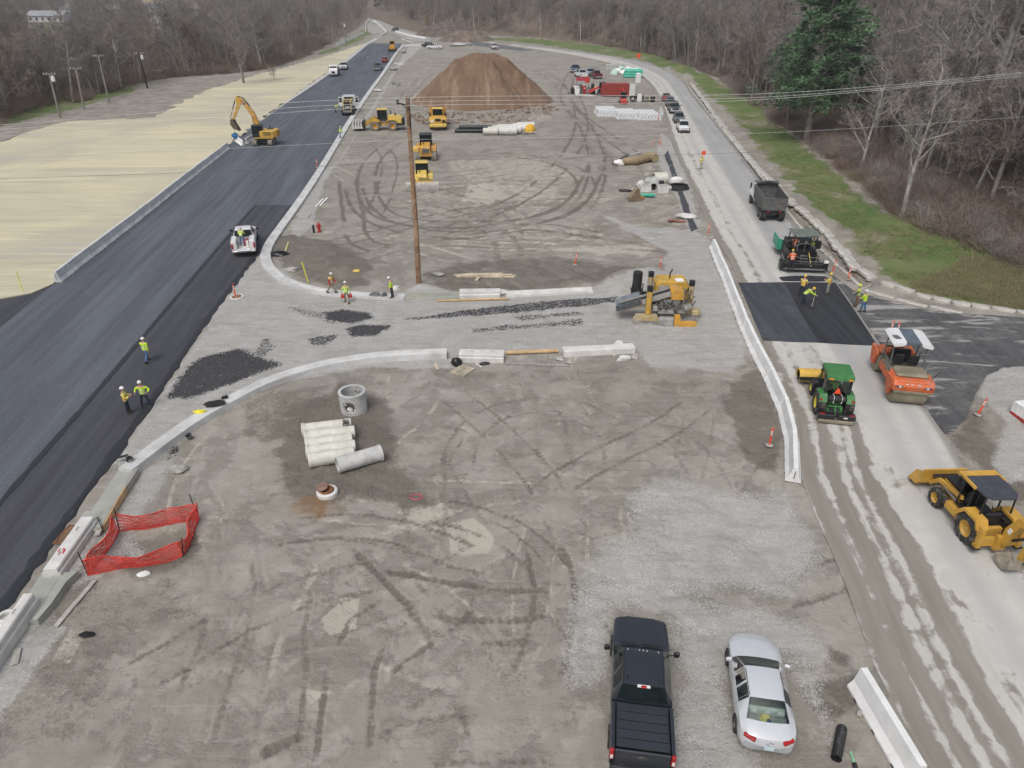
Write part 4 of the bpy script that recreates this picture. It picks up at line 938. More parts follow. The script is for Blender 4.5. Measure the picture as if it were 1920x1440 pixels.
formed('fresh gutter channel in forms at the far side of the entrance',[(758,563),(810,563),(862,561)],False,.8,.14,.2)
def inlet(label,a,b,w=.75,h=.55,grate=None,red=False):
 A,B = G(*a),G(*b);L = (B - A).length;t = thing('inlet_block',label,'drain inlet',(A + B) / 2,math.atan2((B - A).y,(B - A).x))
 m = MB();m.prism([(-w / 2,-.3),(-w / 2,h * .55),(-w / 2 + .12,h * .62),(-w / 2 + .12,h),(w / 2 - .04,h),(w / 2,h - .05),(w / 2,h * .62),(w / 2 + .07,h * .55),(w / 2 + .07,-.3)],'x',-L / 2,L / 2);m.obj('block',CONCW,t)
 m = MB()
 for k in (-.25,.22): m.tube([(L * k - .12,0,h),(L * k - .1,0,h + .05),(L * k + .1,0,h + .05),(L * k + .12,0,h)],.012,5)
 m.obj('lifting_eye',STEEL,t)
 return t,L,h
t,L,h = inlet('white topped drain inlet block with red paint marks and a rusty grate',(168,985),(98,1085),.7,.52)
RUST = mat('rusty_iron',(.24,.11,.045),.85,var=.3,scale=3)
RPAINT = mat('red_marking_paint',(.55,.03,.04),.7,var=.2)
rr = random.Random(3)
for k in range(9):     # sprayed survey mark
 m = MB();n = 7;c = (L * (.16 + rr.uniform(-.05,.06)),rr.uniform(-.14,.14));m.prism([(c[0] + rr.uniform(.04,.12) * math.cos(2 * PI * i / n),c[1] + rr.uniform(.02,.05) * math.sin(2 * PI * i / n)) for i in range(n)],'z',h - .01,h + .004 + k * .0004);m.obj('paint_mark',RPAINT,t)
g_ = thing('drain_grate','rusty slotted iron drain grate let into the gutter pan','grate',G(131,1003,.125),head((128,1002),(165,960)))
m = MB()
for s in (-1,1): m.bx(s * .38 - .03,s * .38 + .03,-.62,.62,0,.05);m.bx(-.41,.41,s * .6 - .03,s * .6 + .03,.001,.051)
m.obj('frame',RUST,g_)
for i in range(9): m = MB();m.bx(-.36,.36,-.55 + i * .135,-.49 + i * .135,.01,.04);m.obj('bar',RUST,g_)
m = MB();m.bx(-.03,.03,-.57,.57,.005,.045);m.obj('bar',RUST,g_)
formed('flat gutter pan below the rusty drain grate',[(160,962),(125,1010),(90,1062),(55,1115),(20,1168)],False,.9,.18,.0)
t,L,h = inlet('second drain inlet block at the bottom left edge with a round pipe stub beside it',(62,1138),(-40,1290),.5,.75)
t = thing('pipe_stub','upright white round pipe stub beside the bottom left inlet block','pipe',G(16,1166,.1));m = MB();m.lathe([(.34,-.1),(.34,.35),(.27,.37),(.20,.35),(.20,-.1)],n=20,loop=True);m.obj('pipe_ring',CONCW,t,smooth=30);m = MB();m.blob((-.3,-.5,0),(.75,.9,.25),4,2,.2);m.obj('wrap_sheet',CWHT,t,smooth=True)
t,L,h = inlet('pale concrete slab block with a rust stain lying beside the black bag and pallet',(945,674),(862,672),.9,.55)
t,L,h = inlet('pale concrete slab block lying on the far entrance gutter',(862,556),(938,555),.9,.5)
def plank(label,a,b,w=.22,th=.05,z=.03,m=WOODG,name='board'):
 A,B = G(*a),G(*b);L = (B - A).length;mb = MB();c = (A + B) / 2
 mb.box((0,0,0),(L,w,th),.008);o = mb.obj(name,m);o.location = (c.x,c.y,gz(c.x,c.y) + z + th / 2 if z < .2 else z);o.rotation_euler = (0,0,math.atan2((B - A).y,(B - A).x));return tag(o,label,'board')
plank('long pale board on the gravel below the red fence corner',(178,1090),(105,1177),.2,.05)
plank('long grey plank leaning beside the fresh gutter forms',(232,908),(183,1008),.24,.06,.12)
plank('short grey board on the gravel at the bottom left',(34,1218),(28,1248),.25,.04)
plank('orange plywood form board beside the concrete slab in the near kerb gap',(948,665),(1046,661),.3,.12,.1,WOODO)
plank('orange plywood form board in front of the far slab',(820,566),(953,562),.16,.1,.06,WOODO)
plank('grey pole lying in front of the near kerb gap',(950,684),(1068,688),.12,.1,.02,CONCD)
plank('white board standing in the ground behind the bagged tools',(541,455),(535,472),.2,.04)
plank('white lath on the gravel by the bend of the long kerb',(606,373),(592,388),.2,.05,.03,CWHT)
plank('second white lath beside the first by the bend of the long kerb',(614,371),(600,386),.2,.05,.03,CWHT)
plank('short board on gravel behind the long kerb',(582,400),(574,411),.2,.05,.03,WOODG)
plank('white stick lying in front of the pallet',(892,682),(903,689),.07,.04,.03,CWHT)
plank('short white block of lumber near the pile of boards',(893,528),(897,522),.25,.1,.03,WOOD)
plank('narrow white board left of the black bag',(816,682),(822,693),.2,.05,.03,WOOD)
t = thing('lumber_stack','low stack of pale lumber lying on the dirt right of the tall pole','lumber',gp(910,520),.02)
for i,(dx,dy,dz,L) in enumerate(((0,0,0,5.0),(.3,.22,.01,4.6),(-.6,.45,0,4.2),(.1,.1,.11,4.4),(-.3,.34,.12,3.6),(.8,.1,.10,2.4))):
 m = MB();m.box((dx,dy,.06 + dz),(L,.2,.1),.01,(0,0,.02 * (i - 2)));m.obj('board',WOOD,t)
def pallet(label,px,rz):
 t = thing('pallet',label,'pallet',gp(*px),rz)
 for i in range(6): m = MB();m.bx(-.6,.6,-.5 + i * .185,-.5 + i * .185 + .11,.105,.13);m.obj('slat',WOOD,t)
 for x in (-.55,0,.55): m = MB();m.bx(x - .03,x + .03,-.5,.54,.022,.104);m.obj('stringer',WOODG,t)
 for i in range(3): m = MB();m.bx(-.6,.6,-.5 + i * .46,-.5 + i * .46 + .11,0,.021);m.obj('slat',WOOD,t)
 return t
t = pallet('small wooden pallet lying on the dirt below the black bag',(868,696),1.0)
def blobby(name,label,cat,px,rad,m,seed=1,amp=.25,z=0,sub=2,group=None):
 mb = MB();mb.blob((0,0,rad[2] * .55),rad,seed,sub,amp,flat=-.6);o = mb.obj(name,m,smooth=True);p = gp(*px);o.location = (p.x,p.y,p.z + z);return tag(o,label,cat,group)
BAG = mat('black_plastic',(.012,.012,.013),.35,var=.3)
blobby('rubbish_bag','black plastic rubbish bag at the end of the near kerb','bag',(857,684),(.36,.3,.42),BAG,3,.3)
blobby('rubbish_bag','black bundle lying right of the pallet','bag',(908,683),(.38,.16,.1),BAG,5,.2)
blobby('rubbish_bag','small black bag on the dirt at the lower left','bag',(163,1192),(.28,.13,.08),BAG,8,.3)
ROCK = mat('pale_rock',(.42,.405,.37),.9,var=.25,scale=2,bmp=.3)
for i,(px,r,lb) in enumerate((((337,884),(.36,.3,.26),'grey boulder on the gravel right of the fresh gutter'),((1050,675),(.3,.25,.2),'broken concrete lump at the end of the near form board'),((1068,682),(.22,.2,.16),'smaller broken lump in front of the near form board'),((1168,676),(.5,.25,.2),'flat broken concrete piece below the short white kerb'),((1190,672),(.28,.25,.22),'broken concrete piece at the corner of the dirt and gravel'),((1160,648),(.38,.28,.22),'white lump sitting on the short white kerb'),((941,551),(.5,.3,.25),'white lump right of the far slab'),((822,516),(.5,.3,.2),'grey flat rock right of the tall pole base'),((742,543),(.4,.25,.2),'white bucket lump behind the worker in yellow at the pole'),((1610,1340),(.14,.12,.1),'small pale stone beside the near barrier'),((270,1078),(.3,.16,.09),'white crumpled paper below the orange fence'),((547,507),(.6,.35,.2),'grey flat block behind the bend of the kerb'),((670,512),(.35,.15,.12),'yellow cloth on the dark dirt mound'),((238,905),(.12,.1,.08),'white stone beside the plank'))):
 blobby('paper' if 'paper' in lb else 'rock',lb,'paper' if 'paper' in lb else 'rock',px,r,(CWHT if 'paper' in lb else CONCW) if 'white' in lb else (YELP if 'yellow cloth' in lb else ROCK),i + 2,.35)
blobby('tool_pile','dark pile of tools on the top of the near kerb','tools',(404,772),(.55,.3,.16),BLKM,11,.5,.41)
blobby('tool_pile','small dark tool lying at the kerb above the tool pile','tools',(424,758),(.22,.14,.1),BLKM,12,.5,.41)
blobby('glove_pile','yellow gloves and foam on the near kerb','gloves',(378,784),(.36,.16,.1),mat('bright_yellow',(.78,.68,.03),.6),13,.4,.41)
blobby('tool_pile','dark buckets of tools on the far kerb beside the worker','tools',(705,557),(.42,.2,.22),GREYM,14,.5,.1)
blobby('tool_pile','smaller heap of tools on the far kerb','tools',(720,558),(.25,.2,.18),GREYM,15,.5,.1)
blobby('debris_pile','dark heap of bags and cable by the bend of the kerb','debris',(526,478),(.75,.5,.3),BAG,16,.6)
def bucket(label,px,c,r=.16,h=.34,rot=(0,0,0),z=0):
 t = thing('bucket',label,'bucket',gp(*px) + Vector((0,0,z)));t.rotation_euler = rot
 m = MB();m.lathe([(r * .8,0),(r,h),(r * .93,h),(r * .74,.02),(0.001,.02)],n=14);m.obj('pail',c,t,smooth=30)
 m = MB();m.tube([(r * math.cos(a),.02,h * .9 + .14 * math.sin(a)) for a in np.linspace(0,PI,8)],.008,4);m.obj('bail',STEEL,t);return t
bucket('dark bucket tipped on the end of the near kerb',(246,872),GREYM,.18,.36,(1.2,.2,.5),.45)
bucket('dark bucket on the gravel below the near kerb',(357,822),GREYM,.18,.34,(.5,.1,0))
plank('black strip lying on the kerb end beside the tipped bucket',(218,868),(243,862),.18,.04,.3,BLKM)
def pipe_geo(R_,L,th=.09,bell=True):
 m = MB();pr = [(R_,0),(R_,L - .12)] + ([(R_ + .035,L - .16),(R_ + .035,L)] if bell else [(R_,L)]) + [(R_ - th,L),(R_ - th,0)]
 m.lathe(pr,ax='x',n=28,loop=True);return m
def pipe(label,a,b,R_,m=PIPE,z=0,group=None,bell=True):
 A,B = G(*a),G(*b);A.z = B.z = 0;d = B - A;L = d.length
 mb = pipe_geo(R_,L,min(.09,R_ * .25),bell);o = mb.obj('concrete_pipe',m,smooth=35);o.location = (A.x,A.y,min(gz(A.x,A.y),gz(B.x,B.y)) + R_ - .02 + z);o.rotation_euler = (0,0,math.atan2(d.y,d.x));return tag(o,label,'pipe',group)
for i,(a,b) in enumerate((((660,806),(568,817)),((667,821),(573,832)),((662,834),(575,846)),((668,847),(576,859)),((666,860),(580,874)))):
 pipe(f'{ORD[i]} concrete pipe from the back in the row of five beside the manhole ring' if i else 'rearmost concrete pipe of the row of five beside the manhole ring',a,b,.37,group='row of concrete pipes on the near dirt lot')
pipe('loose grey concrete pipe lying askew in front of the row of five',(634,884),(716,860),.42,CONC)
m = MB();rr = random.Random(2)
for k in range(7): m.tube([(.2 * math.cos(a) * rr.uniform(.6,1),.14 * math.sin(a) * rr.uniform(.6,1),.05 * k + .03 * math.sin(3 * a)) for a in np.linspace(0,2 * PI,12)[:-1]],.014,4,loop=True)
o = m.obj('wire_coil',BLKM);p = G(652,818);o.location = (p.x,p.y,.74);tag(o,'tangle of black wire lying on the second pipe','wire')
t = thing('manhole_ring','upright concrete manhole ring with a broken side opening','manhole ring',gp(664,768),0)
def ring_wall(R_,th,H,a0,a1,z0,z1,n=40):
 "cylinder wall with a rough opening between angles a0..a1 and heights z0..z1"
 m = MB();zs = sorted({0,z0,(z0 * .7 + z1 * .3),(z0 + z1) / 2,z0 * .3 + z1 * .7,z1,H});cen,hw = (a0 + a1) / 2,(a1 - a0) / 2
 def hole(a,z):
  return ((a - cen) / hw) ** 2 + ((z - (z0 + z1) / 2) / ((z1 - z0) / 2)) ** 2 < 1
 zs = np.linspace(0,H,17);an = np.linspace(0,2 * PI,n + 1)
 for i in range(n):
  for j in range(16):
   am,zm = (an[i] + an[i + 1]) / 2,(zs[j] + zs[j + 1]) / 2
   if hole(am,zm): continue
   q = [(r * math.cos(a),r * math.sin(a),z) for r in (R_,R_ - th) for a,z in ((an[i],zs[j]),(an[i + 1],zs[j]),(an[i + 1],zs[j + 1]),(an[i],zs[j + 1]))]
   m.add(q,[(0,1,2,3),(7,6,5,4),(0,4,5,1),(3,2,6,7),(0,3,7,4),(1,5,6,2)])
 return m
m = ring_wall(.78,.13,1.25,PI * 1.30,PI * 1.62,.2,.95,56);m.obj('ring_wall',CONC,t,fix=False)
m = MB();m.lathe([(.80,1.18),(.80,1.28),(.63,1.28),(.63,1.18)],n=56,loop=True);m.obj('ring_rim',CONC,t)
for z in (.6,.95): m = MB();m.tube([(.35,.56,z),(.3,.42,z),(.08,.46,z),(.05,.66,z)],.018,6);m.obj('step_iron',BLKM,t)
m = MB();m.blob((-.1,-.5,.32),(.16,.1,.2),3,2,.4);m.blob((-.3,-.62,.75),(.06,.05,.16),4,2,.4);m.obj('broken_chunk',CONCW,t)
t = thing('manhole','low manhole collar with a rusty lid slid half open','manhole',gp(614,926),0)
m = MB();m.lathe([(.52,-.1),(.52,.16),(.47,.20),(.36,.20),(.36,-.1)],n=30,loop=True);m.obj('collar',CONCW,t,smooth=35)
m = MB();m.lathe([(.36,.1),(.36,.26),(.29,.26),(.29,.1)],(-.05,.02,0),n=28,loop=True);m.lathe([(.30,.1),(.001,.1)],(-.05,.02,0),n=24);m.obj('iron_frame',RUST,t,smooth=35)
m = MB();m.lathe([(.001,.05),(.29,.05),(.31,.03),(.31,0),(.001,0)],n=28);o = m.obj('lid',mat('lid_iron',(.24,.15,.115),.8,var=.2),t,smooth=35);o.location = (-.27,.14,.27);o.rotation_euler = (.06,-.1,0)
p = gp(781,932);m = MB();rr = random.Random(4)
m.tube([(p.x + (.3 + rr.uniform(-.05,.05)) * math.cos(a),p.y + .2 * math.sin(a),gz(p.x,p.y) + .015) for a in np.linspace(0,2 * PI,16)[:-1]],.035,4,loop=True);tag(m.obj('paint_ring',mat('pink_paint',(.5,.10,.12),.8)),'pink sprayed ring on the dirt right of the pipes','paint mark')
NET = mat('orange_net',(.66,.06,.04),.7,var=.15)
t = thing('safety_fence','orange plastic mesh fence strung round a pit beside the gutter','fence',(0,0,0))
cor = [((224,996),1.0),((374,975),1.05),((342,1040),.85),((166,1080),.95)]
CP = [(gp(*c),h) for c,h in cor]
def net(a,ha,b,hb,seed):
 rr = random.Random(seed);m = MB();nx,nz = 26,11;ph = rr.uniform(0,6)
 pt = {}
 for i in range(nx + 1):
  s = i / nx;q = a.lerp(b,s);sag = math.sin(PI * s) * (.16 + .08 * math.sin(7 * s + ph));out = Vector((-(b - a).y,(b - a).x,0)).normalized() * (.10 * math.sin(9 * s + ph))
  top = (ha * (1 - s) + hb * s) * .95 - sag
  for k in range(nz + 1):
   f = k / nz;pt[i,k] = Vector((q.x,q.y,gz(q.x,q.y) + .04 + f * (top - .05))) + out * f + Vector((rr.gauss(0,.012),rr.gauss(0,.012),rr.gauss(0,.01)))
 for k in range(nz + 1):
  w = .030 if k in (0,nz) else .019
  m.tube([pt[i,k] for i in range(nx + 1)],w,4)
 for i in range(0,nx + 1):
  m.tube([pt[i,k] for k in range(nz + 1)],.009,3)
 return m
for i in range(4): a,ha = CP[i];b,hb = CP[(i + 1) % 4];net(a,ha,b,hb,i + 3).obj('net_panel',NET,t)
for (p,h),ln in zip(CP,((.04,.05),(-.1,.12),(.12,-.1),(-.05,.06))): m = MB();m.cyl((p.x,p.y,-.3),(p.x + ln[0] * 2,p.y + ln[1],gz(p.x,p.y) + h * 1.35),.022,n=6);m.obj('stake',BLKM,t)
pipe('short white pipe stub inside the orange fence',(257,1052),(257.5,1046),.16,CONCW)
for i,(px,lb) in enumerate((((195,1000),'thin black form stake beside the grey plank'),((200,1004),'second thin black stake beside the grey plank'))):
 p = gp(*px);m = MB();m.cyl((0,0,-.2),(-.12,.1,.9),.018,n=5);m.tube([(-.2,.12,.8),(.0,.1,.84)],.015,4);o = m.obj('form_stake',BLKM);o.location = p;tag(o,lb,'stake')
t = thing('fire_hydrant','red fire hydrant on the dirt behind the long kerb','hydrant',gp(599,434));m = MB();m.lathe([(.001,0),(.22,0),(.22,.06),(.14,.08),(.14,.62),(.19,.64),(.19,.7),(.15,.85),(.06,.93),(.05,1.0),(.001,1.0)],n=14);m.obj('barrel',REDM,t,smooth=30)
for s in (-1,1): m = MB();m.cyl((s * .1,0,.55),(s * .27,0,.55),.08,n=10);m.obj('outlet',REDM,t)
p = gp(589,437);m = MB();m.lathe([(.001,0),(.11,0),(.11,.75),(.08,.8),(.001,.8)],n=12);o = m.obj('bollard',BLKM,smooth=30);o.location = p;tag(o,'short black bollard beside the red hydrant','bollard')
def stake(label,a,b,c=(.80,.78,.02),r=.045):
 A = gp(*a);B = at(b[0],b[1],A.y);m = MB();m.tube([(0,0,-.2),tuple(B - A)],r,6);o = m.obj('marker_stake',mat('stake_yellow',c,.6,var=.08));o.location = A;return tag(o,label,'stake')
stake('leaning yellow marker pole behind the bend of the kerb',(579,531),(566,491))
stake('thin yellow grade stake on the straw at the far left',(43,549),(31,509),r=.03)
stake('white stick leaning by the debris heap at the kerb bend',(534,470),(541,454),(.7,.7,.66))
def make_post(base=True):
 t = thing('delineator_post','x','road post',(0,0,0));m = MB();m.lathe([(.055,.05),(.05,.95),(.045,1.0),(.001,1.0)],n=12);m.obj('tube',CORG,t,smooth=30)
 m = MB();m.tube([(-.045,0,.98),(-.05,0,1.12),(0,0,1.16),(.05,0,1.12),(.045,0,.98)],.02,6);m.obj('handle',CORG,t)
 for z in (.68,.83): m = MB();m.lathe([(.0565,z),(.0565,z + .09)],n=12);m.obj('white_band',CWHT,t)
 m = MB();m.lathe([(.001,0),(.21,0),(.21,.03),(.10,.06),(.001,.06)],n=14);m.obj('base',CONCD,t,smooth=30);return t
POST = None
POSTS = [((1442,836),'orange road post standing left of the white barrier row',0),((1561,512),'orange post between the paver and the standing workers',.06),((1590,525),'orange post at the corner where the side road begins',.08),((1666,629),'left orange post on the side road behind the roller',.1),((1681,632),'right orange post on the side road behind the roller',.06),((1831,783),'tilted orange post on the dirt right of the side road',.18),((1237,511),'orange post at the heap behind the kerb machine',0),((1078,496),'small orange post alone on the dirt of the far lot',.15),((1328,441),'orange post at the far end of the white barrier row',0),((1223,273),'left leaning orange post at the edge of the far lot',.3),((1236,271),'middle orange post of the trio at the edge of the far lot',.05),((1239,273),'right leaning orange post of the trio at the edge of the far lot',-.2),((595,316),'orange post standing on the long kerb beside the left road',0),((1234,226),'orange post at the right end of the parked barriers',.05),((1128,116),'tiny orange post at the far bend of the right road',0),((442,556),'orange post standing in an iron ring on the gravel by the new lane',.05)]
for i,(px,lb,tilt) in enumerate(POSTS):
 p = gp(*px);
 if px[0] > 1290 and px[1] > 400 or px[0] == 595: p.z = max(p.z,.0) + (.05 if px[0] != 595 else .16)
 if POST is None: POST = make_post();t = POST;t.location = p;t['label'] = lb;t['group'] = 'orange road posts'
 else: t = dup(POST,p,i,lb,'orange road posts')
 t.rotation_euler = (0,tilt,i * .7 if tilt < .1 else 0)
t = thing('manhole','rusty round manhole cover in a pale concrete ring under the orange post','manhole',gp(444,557));m = MB();m.lathe([(.55,-.1),(.55,.06),(.40,.06),(.40,-.1)],n=26,loop=True);m.obj('collar',CONCW,t);m = MB();m.lathe([(.001,.05),(.4,.05),(.4,-.05)],n=24);m.obj('cover',RUST,t)
# ------------------------------------------------------------ concrete barriers
JB = [(-.30,0),(-.30,.08),(-.17,.30),(-.085,.81),(.085,.81),(.17,.30),(.30,.08),(.30,0)]
BCON = mat('barrier_white',(.78,.78,.765),.8,var=.08,scale=1.0,dust=.07,dcol=(.45,.43,.38),bmp=.12)
BGRY = mat('barrier_grey',(.64,.65,.65),.85,var=.14,scale=1.0,dust=.12,dcol=(.36,.34,.3),bmp=.12)
SLOT_SHADE = mat('painted_slot_shade',(.10,.095,.09),.9)  # dark colour standing in for the shade inside the fork slots
def make_barrier(L,m,label='x',holes=True):
 t = thing('concrete_barrier',label,'barrier',(0,0,0));mb = MB();pr = JB
 mb.prism(pr,'x',-L / 2 + .02,L / 2 - .02);mb.obj('barrier_body',m,t)
 if holes:
  for x in (-L * .33,0,L * .33):
   for s in (-1,1): q = MB();q.bx(x - .09,x + .09,s * .298 - .012,s * .298 + .012,.0,.065);q.obj('fork_slot',SLOT_SHADE,t)
  for s in (-1,1):
   q = MB();q.tube([(s * (L / 2 - .02),0,.25),(s * (L / 2 + .05),0,.25),(s * (L / 2 + .05),0,.6),(s * (L / 2 - .02),0,.6)],.02,5);q.obj('pin_loop',STEEL,t)
 return t
def barrier_row(px,L,m,lab,group,z=.03,jig=.02,sc=(1,1,1)):
 P = catmull(Gs(px),.5);acc = [0]
 for i in range(len(P) - 1): acc.append(acc[-1] + (P[i + 1] - P[i]).length)
 def pt(s):
  i = min(max(int(np.searchsorted(acc,s)) - 1,0),len(P) - 2);f = (s - acc[i]) / (acc[i + 1] - acc[i]);return P[i].lerp(P[i + 1],f)
 n = int(acc[-1] / L + .35);first = None;rr = random.Random(n);out = []
 for k in range(n):
  a,b = pt(k * L),pt(min((k + 1) * L,acc[-1]));c = (a + b) / 2;rz = math.atan2((b - a).y,(b - a).x) + rr.gauss(0,.006);loc = (c.x + rr.gauss(0,jig),c.y + rr.gauss(0,jig),z);lb = lab.format(ORD[k])
  if first is None: first = make_barrier(L,m,lb);first.location = loc;first.rotation_euler = (0,0,rz);first['group'] = group;first.scale = sc;out.append(first)
  else: out.append(dup(first,loc,rz,lb,group))
 return out
barrier_row([(1487,905),(1484,832),(1468,768),(1441,708),(1408,644),(1382,578),(1355,510),(1333,458)],3.66,BCON,'{} white concrete barrier from the near end of the row beside the right road','white barriers dividing the right road from the lot',sc=(1,1.3,1.1))
barrier_row([(1606,1286),(1662,1384),(1740,1520),(1800,1620)],3.66,BCON,'{} white barrier from the far end of the short row beside the silver sedan','barriers at the bottom right corner',sc=(1,1.35,1.2))
barrier_row([(108,530),(180,474),(260,412),(345,344),(432,276)],3.05,BGRY,'{} grey concrete barrier from the near end of the row along the straw field','grey barriers along the straw field',sc=(1,1.25,1.15))
barrier_row([(462,270),(490,252)],3.05,BGRY,'{} grey barrier standing behind the excavator cab','barriers behind the excavator')
barrier_row([(686,60),(687,46),(692,38)],6,BCON,'{} pale barrier along the left side of the far road','pale barriers along the far road')
barrier_row([(724,60),(716,52),(706,43),(700,40)],5,BCON,'{} pale barrier in the middle of the far road','pale barriers in the middle of the far road')
barrier_row([(632,86),(660,74),(684,62)],6,BCON,'{} pale barrier of the low wall beyond the far verge','low wall beyond the far verge')
barrier_row([(742,60),(770,68),(804,74)],6,BCON,'{} pale barrier on the outer edge of the far road','pale barriers on the outer edge of the far road')
c0 = None;LB = 5.6
for bay,(px,nm) in enumerate((((1141,219),'left'),((1178,224),'middle'),((1218,226),'right'))):
 base = G(*px);rz = PI / 2 + .04
 for k in range(7):
  x = (k - 3) * .61
  lb = f'{ORD[k]} upright barrier from the left in the {nm} bay of stored barriers';loc = (base.x + x,base.y + LB / 2,0)
  if c0 is None: c0 = make_barrier(LB,BGRY,lb,False);t = c0;t.location = loc;t.rotation_euler = (0,0,rz);t['group'] = 'stored concrete barriers'
  else: t = dup(c0,loc,rz,lb,'stored concrete barriers')
 for k in range(6):
  x = (k - 2.5) * .61;t = dup(c0,(base.x + x,base.y + LB / 2 + 1.3,.92),rz,f'{ORD[k]} upturned barrier from the left on top of the {nm} bay of stored barriers','stored concrete barriers');t.rotation_euler = (PI,0,rz)
t = dup(c0,G(1240,212,0),head((1240,225),(1230,200)) + PI / 2,'single barrier standing angled at the right end of the stored barriers','stored concrete barriers')
EDGE = mat('pale_edge_stone',(.52,.50,.45),.9,var=.2,scale=.8,dust=.2,dcol=(.36,.34,.29),bmp=.3)
def stone_edge(label,px,w,L,th=.16,jig=.05,m=EDGE):
 P = catmull(Gs(px),.4);t = thing('stone_edging',label,'stone edging',(0,0,0));rr = random.Random(len(px));acc = 0;a = P[0];vs = {}
 meshes = []
 for v in range(6):
  q = MB();n = 9;o = [(L * .49 * (math.copysign(abs(math.cos(x)) ** .45,math.cos(x))) * rr.uniform(.94,1.0),w * .5 * math.copysign(abs(math.sin(x)) ** .45,math.sin(x)) * rr.uniform(.85,1.02)) for x in np.linspace(0,2 * PI,n + 1)[:-1]];q.prism(o,'z',-.1,th,.06)
  ob = q.obj('slab',m);meshes.append(ob.data);bpy.data.objects.remove(ob)
 for i in range(1,len(P)):
  if (P[i] - a).length >= L or i == len(P) - 1:
   b = P[i];c = (a + b) / 2;ob = bpy.data.objects.new('slab',rr.choice(meshes));COL.objects.link(ob);ob.parent = t;ob.location = (c.x + rr.gauss(0,jig),c.y + rr.gauss(0,jig),max(gz(c.x,c.y),-.1) + rr.uniform(-.02,.05));ob.rotation_euler = (rr.gauss(0,.03),rr.gauss(0,.03),math.atan2((b - a).y,(b - a).x) + rr.gauss(0,.04));ob.scale = ((b - a).length / L,rr.uniform(.85,1.15),1);a = b
 return t
stone_edge('broken line of pale stone slabs along the grass side of the drainage ditch',[(1296,156),(1345,222),(1400,292),(1440,333),(1478,372),(1506,396),(1540,425),(1572,462),(1604,500),(1640,523)],1.0,1.5,.18,.08)
stone_edge('narrow pale concrete strip along the road side of the drainage ditch',[(1290,162),(1340,225),(1400,297),(1450,360),(1500,425),(1560,487),(1612,534)],.32,2.4,.12,.02)
stone_edge('pale stone slabs edging the grass above the right side road',[(1650,531),(1680,541),(1715,553),(1760,565),(1820,574),(1880,582),(1930,588),(2000,596),(2100,608)],.7,1.3,.2,.06)
stone_edge('narrow gravelly concrete edge of the right side road',[(1625,546),(1670,558),(1740,577),(1820,589),(1920,600),(2050,614)],.5,2.2,.06,.03)
def corrugated(label,a,b,r,m=BLKM,z=.0):
 A,B = G(*a),G(*b);L = (B - A).length;pr = [];x = 0
 while x < L: pr += [(r,x),(r,x + .03),(r * .9,x + .05),(r * .9,x + .08)];x += .1
 pr = pr + [(r * .9,L),(r * .78,L),(r * .78,0)];mb = MB();mb.lathe(pr,ax='x',n=16,loop=True);o = mb.obj('drain_pipe',m,smooth=30);o.location = (A.x,A.y,min(gz(A.x,A.y),gz(B.x,B.y)) + r * .95 + z);o.rotation_euler = (0,0,math.atan2((B - A).y,(B - A).x));return tag(o,label,'pipe')
corrugated('black corrugated drain pipe on the gravel beside the silver sedan',(1566,1428),(1577,1370),.17)
t = thing('marker_post','green and white plastic post lying at the bottom right','post',gp(1597,1420),head((1597,1408),(1612,1460)))
m = MB();m.cyl((0,-.15,.05),(0,.25,.05),.045,n=8);m.obj('green_tip',mat('pale_green',(.25,.55,.33),.5),t);m = MB();m.cyl((0,.25,.06),(0,.55,.06),.075,n=10);m.obj('dark_collar',BLKM,t);m = MB();m.cyl((0,.55,.06),(0,1.8,.07),.07,n=10);m.obj('white_tube',CWHT,t)
# ------------------------------------------------------------ road vehicles (local +Y is forward)
PAINT = {}
def paint(n,c,r=.28,dust=.06): return mat('car_paint_' + n,c,r,0,var=.05,scale=.8,dust=dust,coat=.6)
def wheel(t,x,y,r=.34,w=.22,rim=None,out=1):
 "tyre with a rim as its sub-part"
 m = MB();m.lathe([(r * .62,-w * .5),(r * .93,-w * .5),(r,-w * .36),(r,w * .36),(r * .93,w * .5),(r * .62,w * .5)],ax='x',n=22,loop=True)
 o = m.obj('wheel',TYRE,t,smooth=35,loc=(x,y,r));s = 1 if x > 0 else -1;s *= out
 q = MB();q.lathe([(r * .64,-w * .3),(r * .64,w * .36),(r * .55,w * .30),(r * .2,w * .2),(.001,w * .26)],ax='x',n=18)
 if s < 0: q.v = [(-a,b,c) for a,b,c in q.v]
 q.obj('rim',rim or STEELL,o,smooth=40);return o
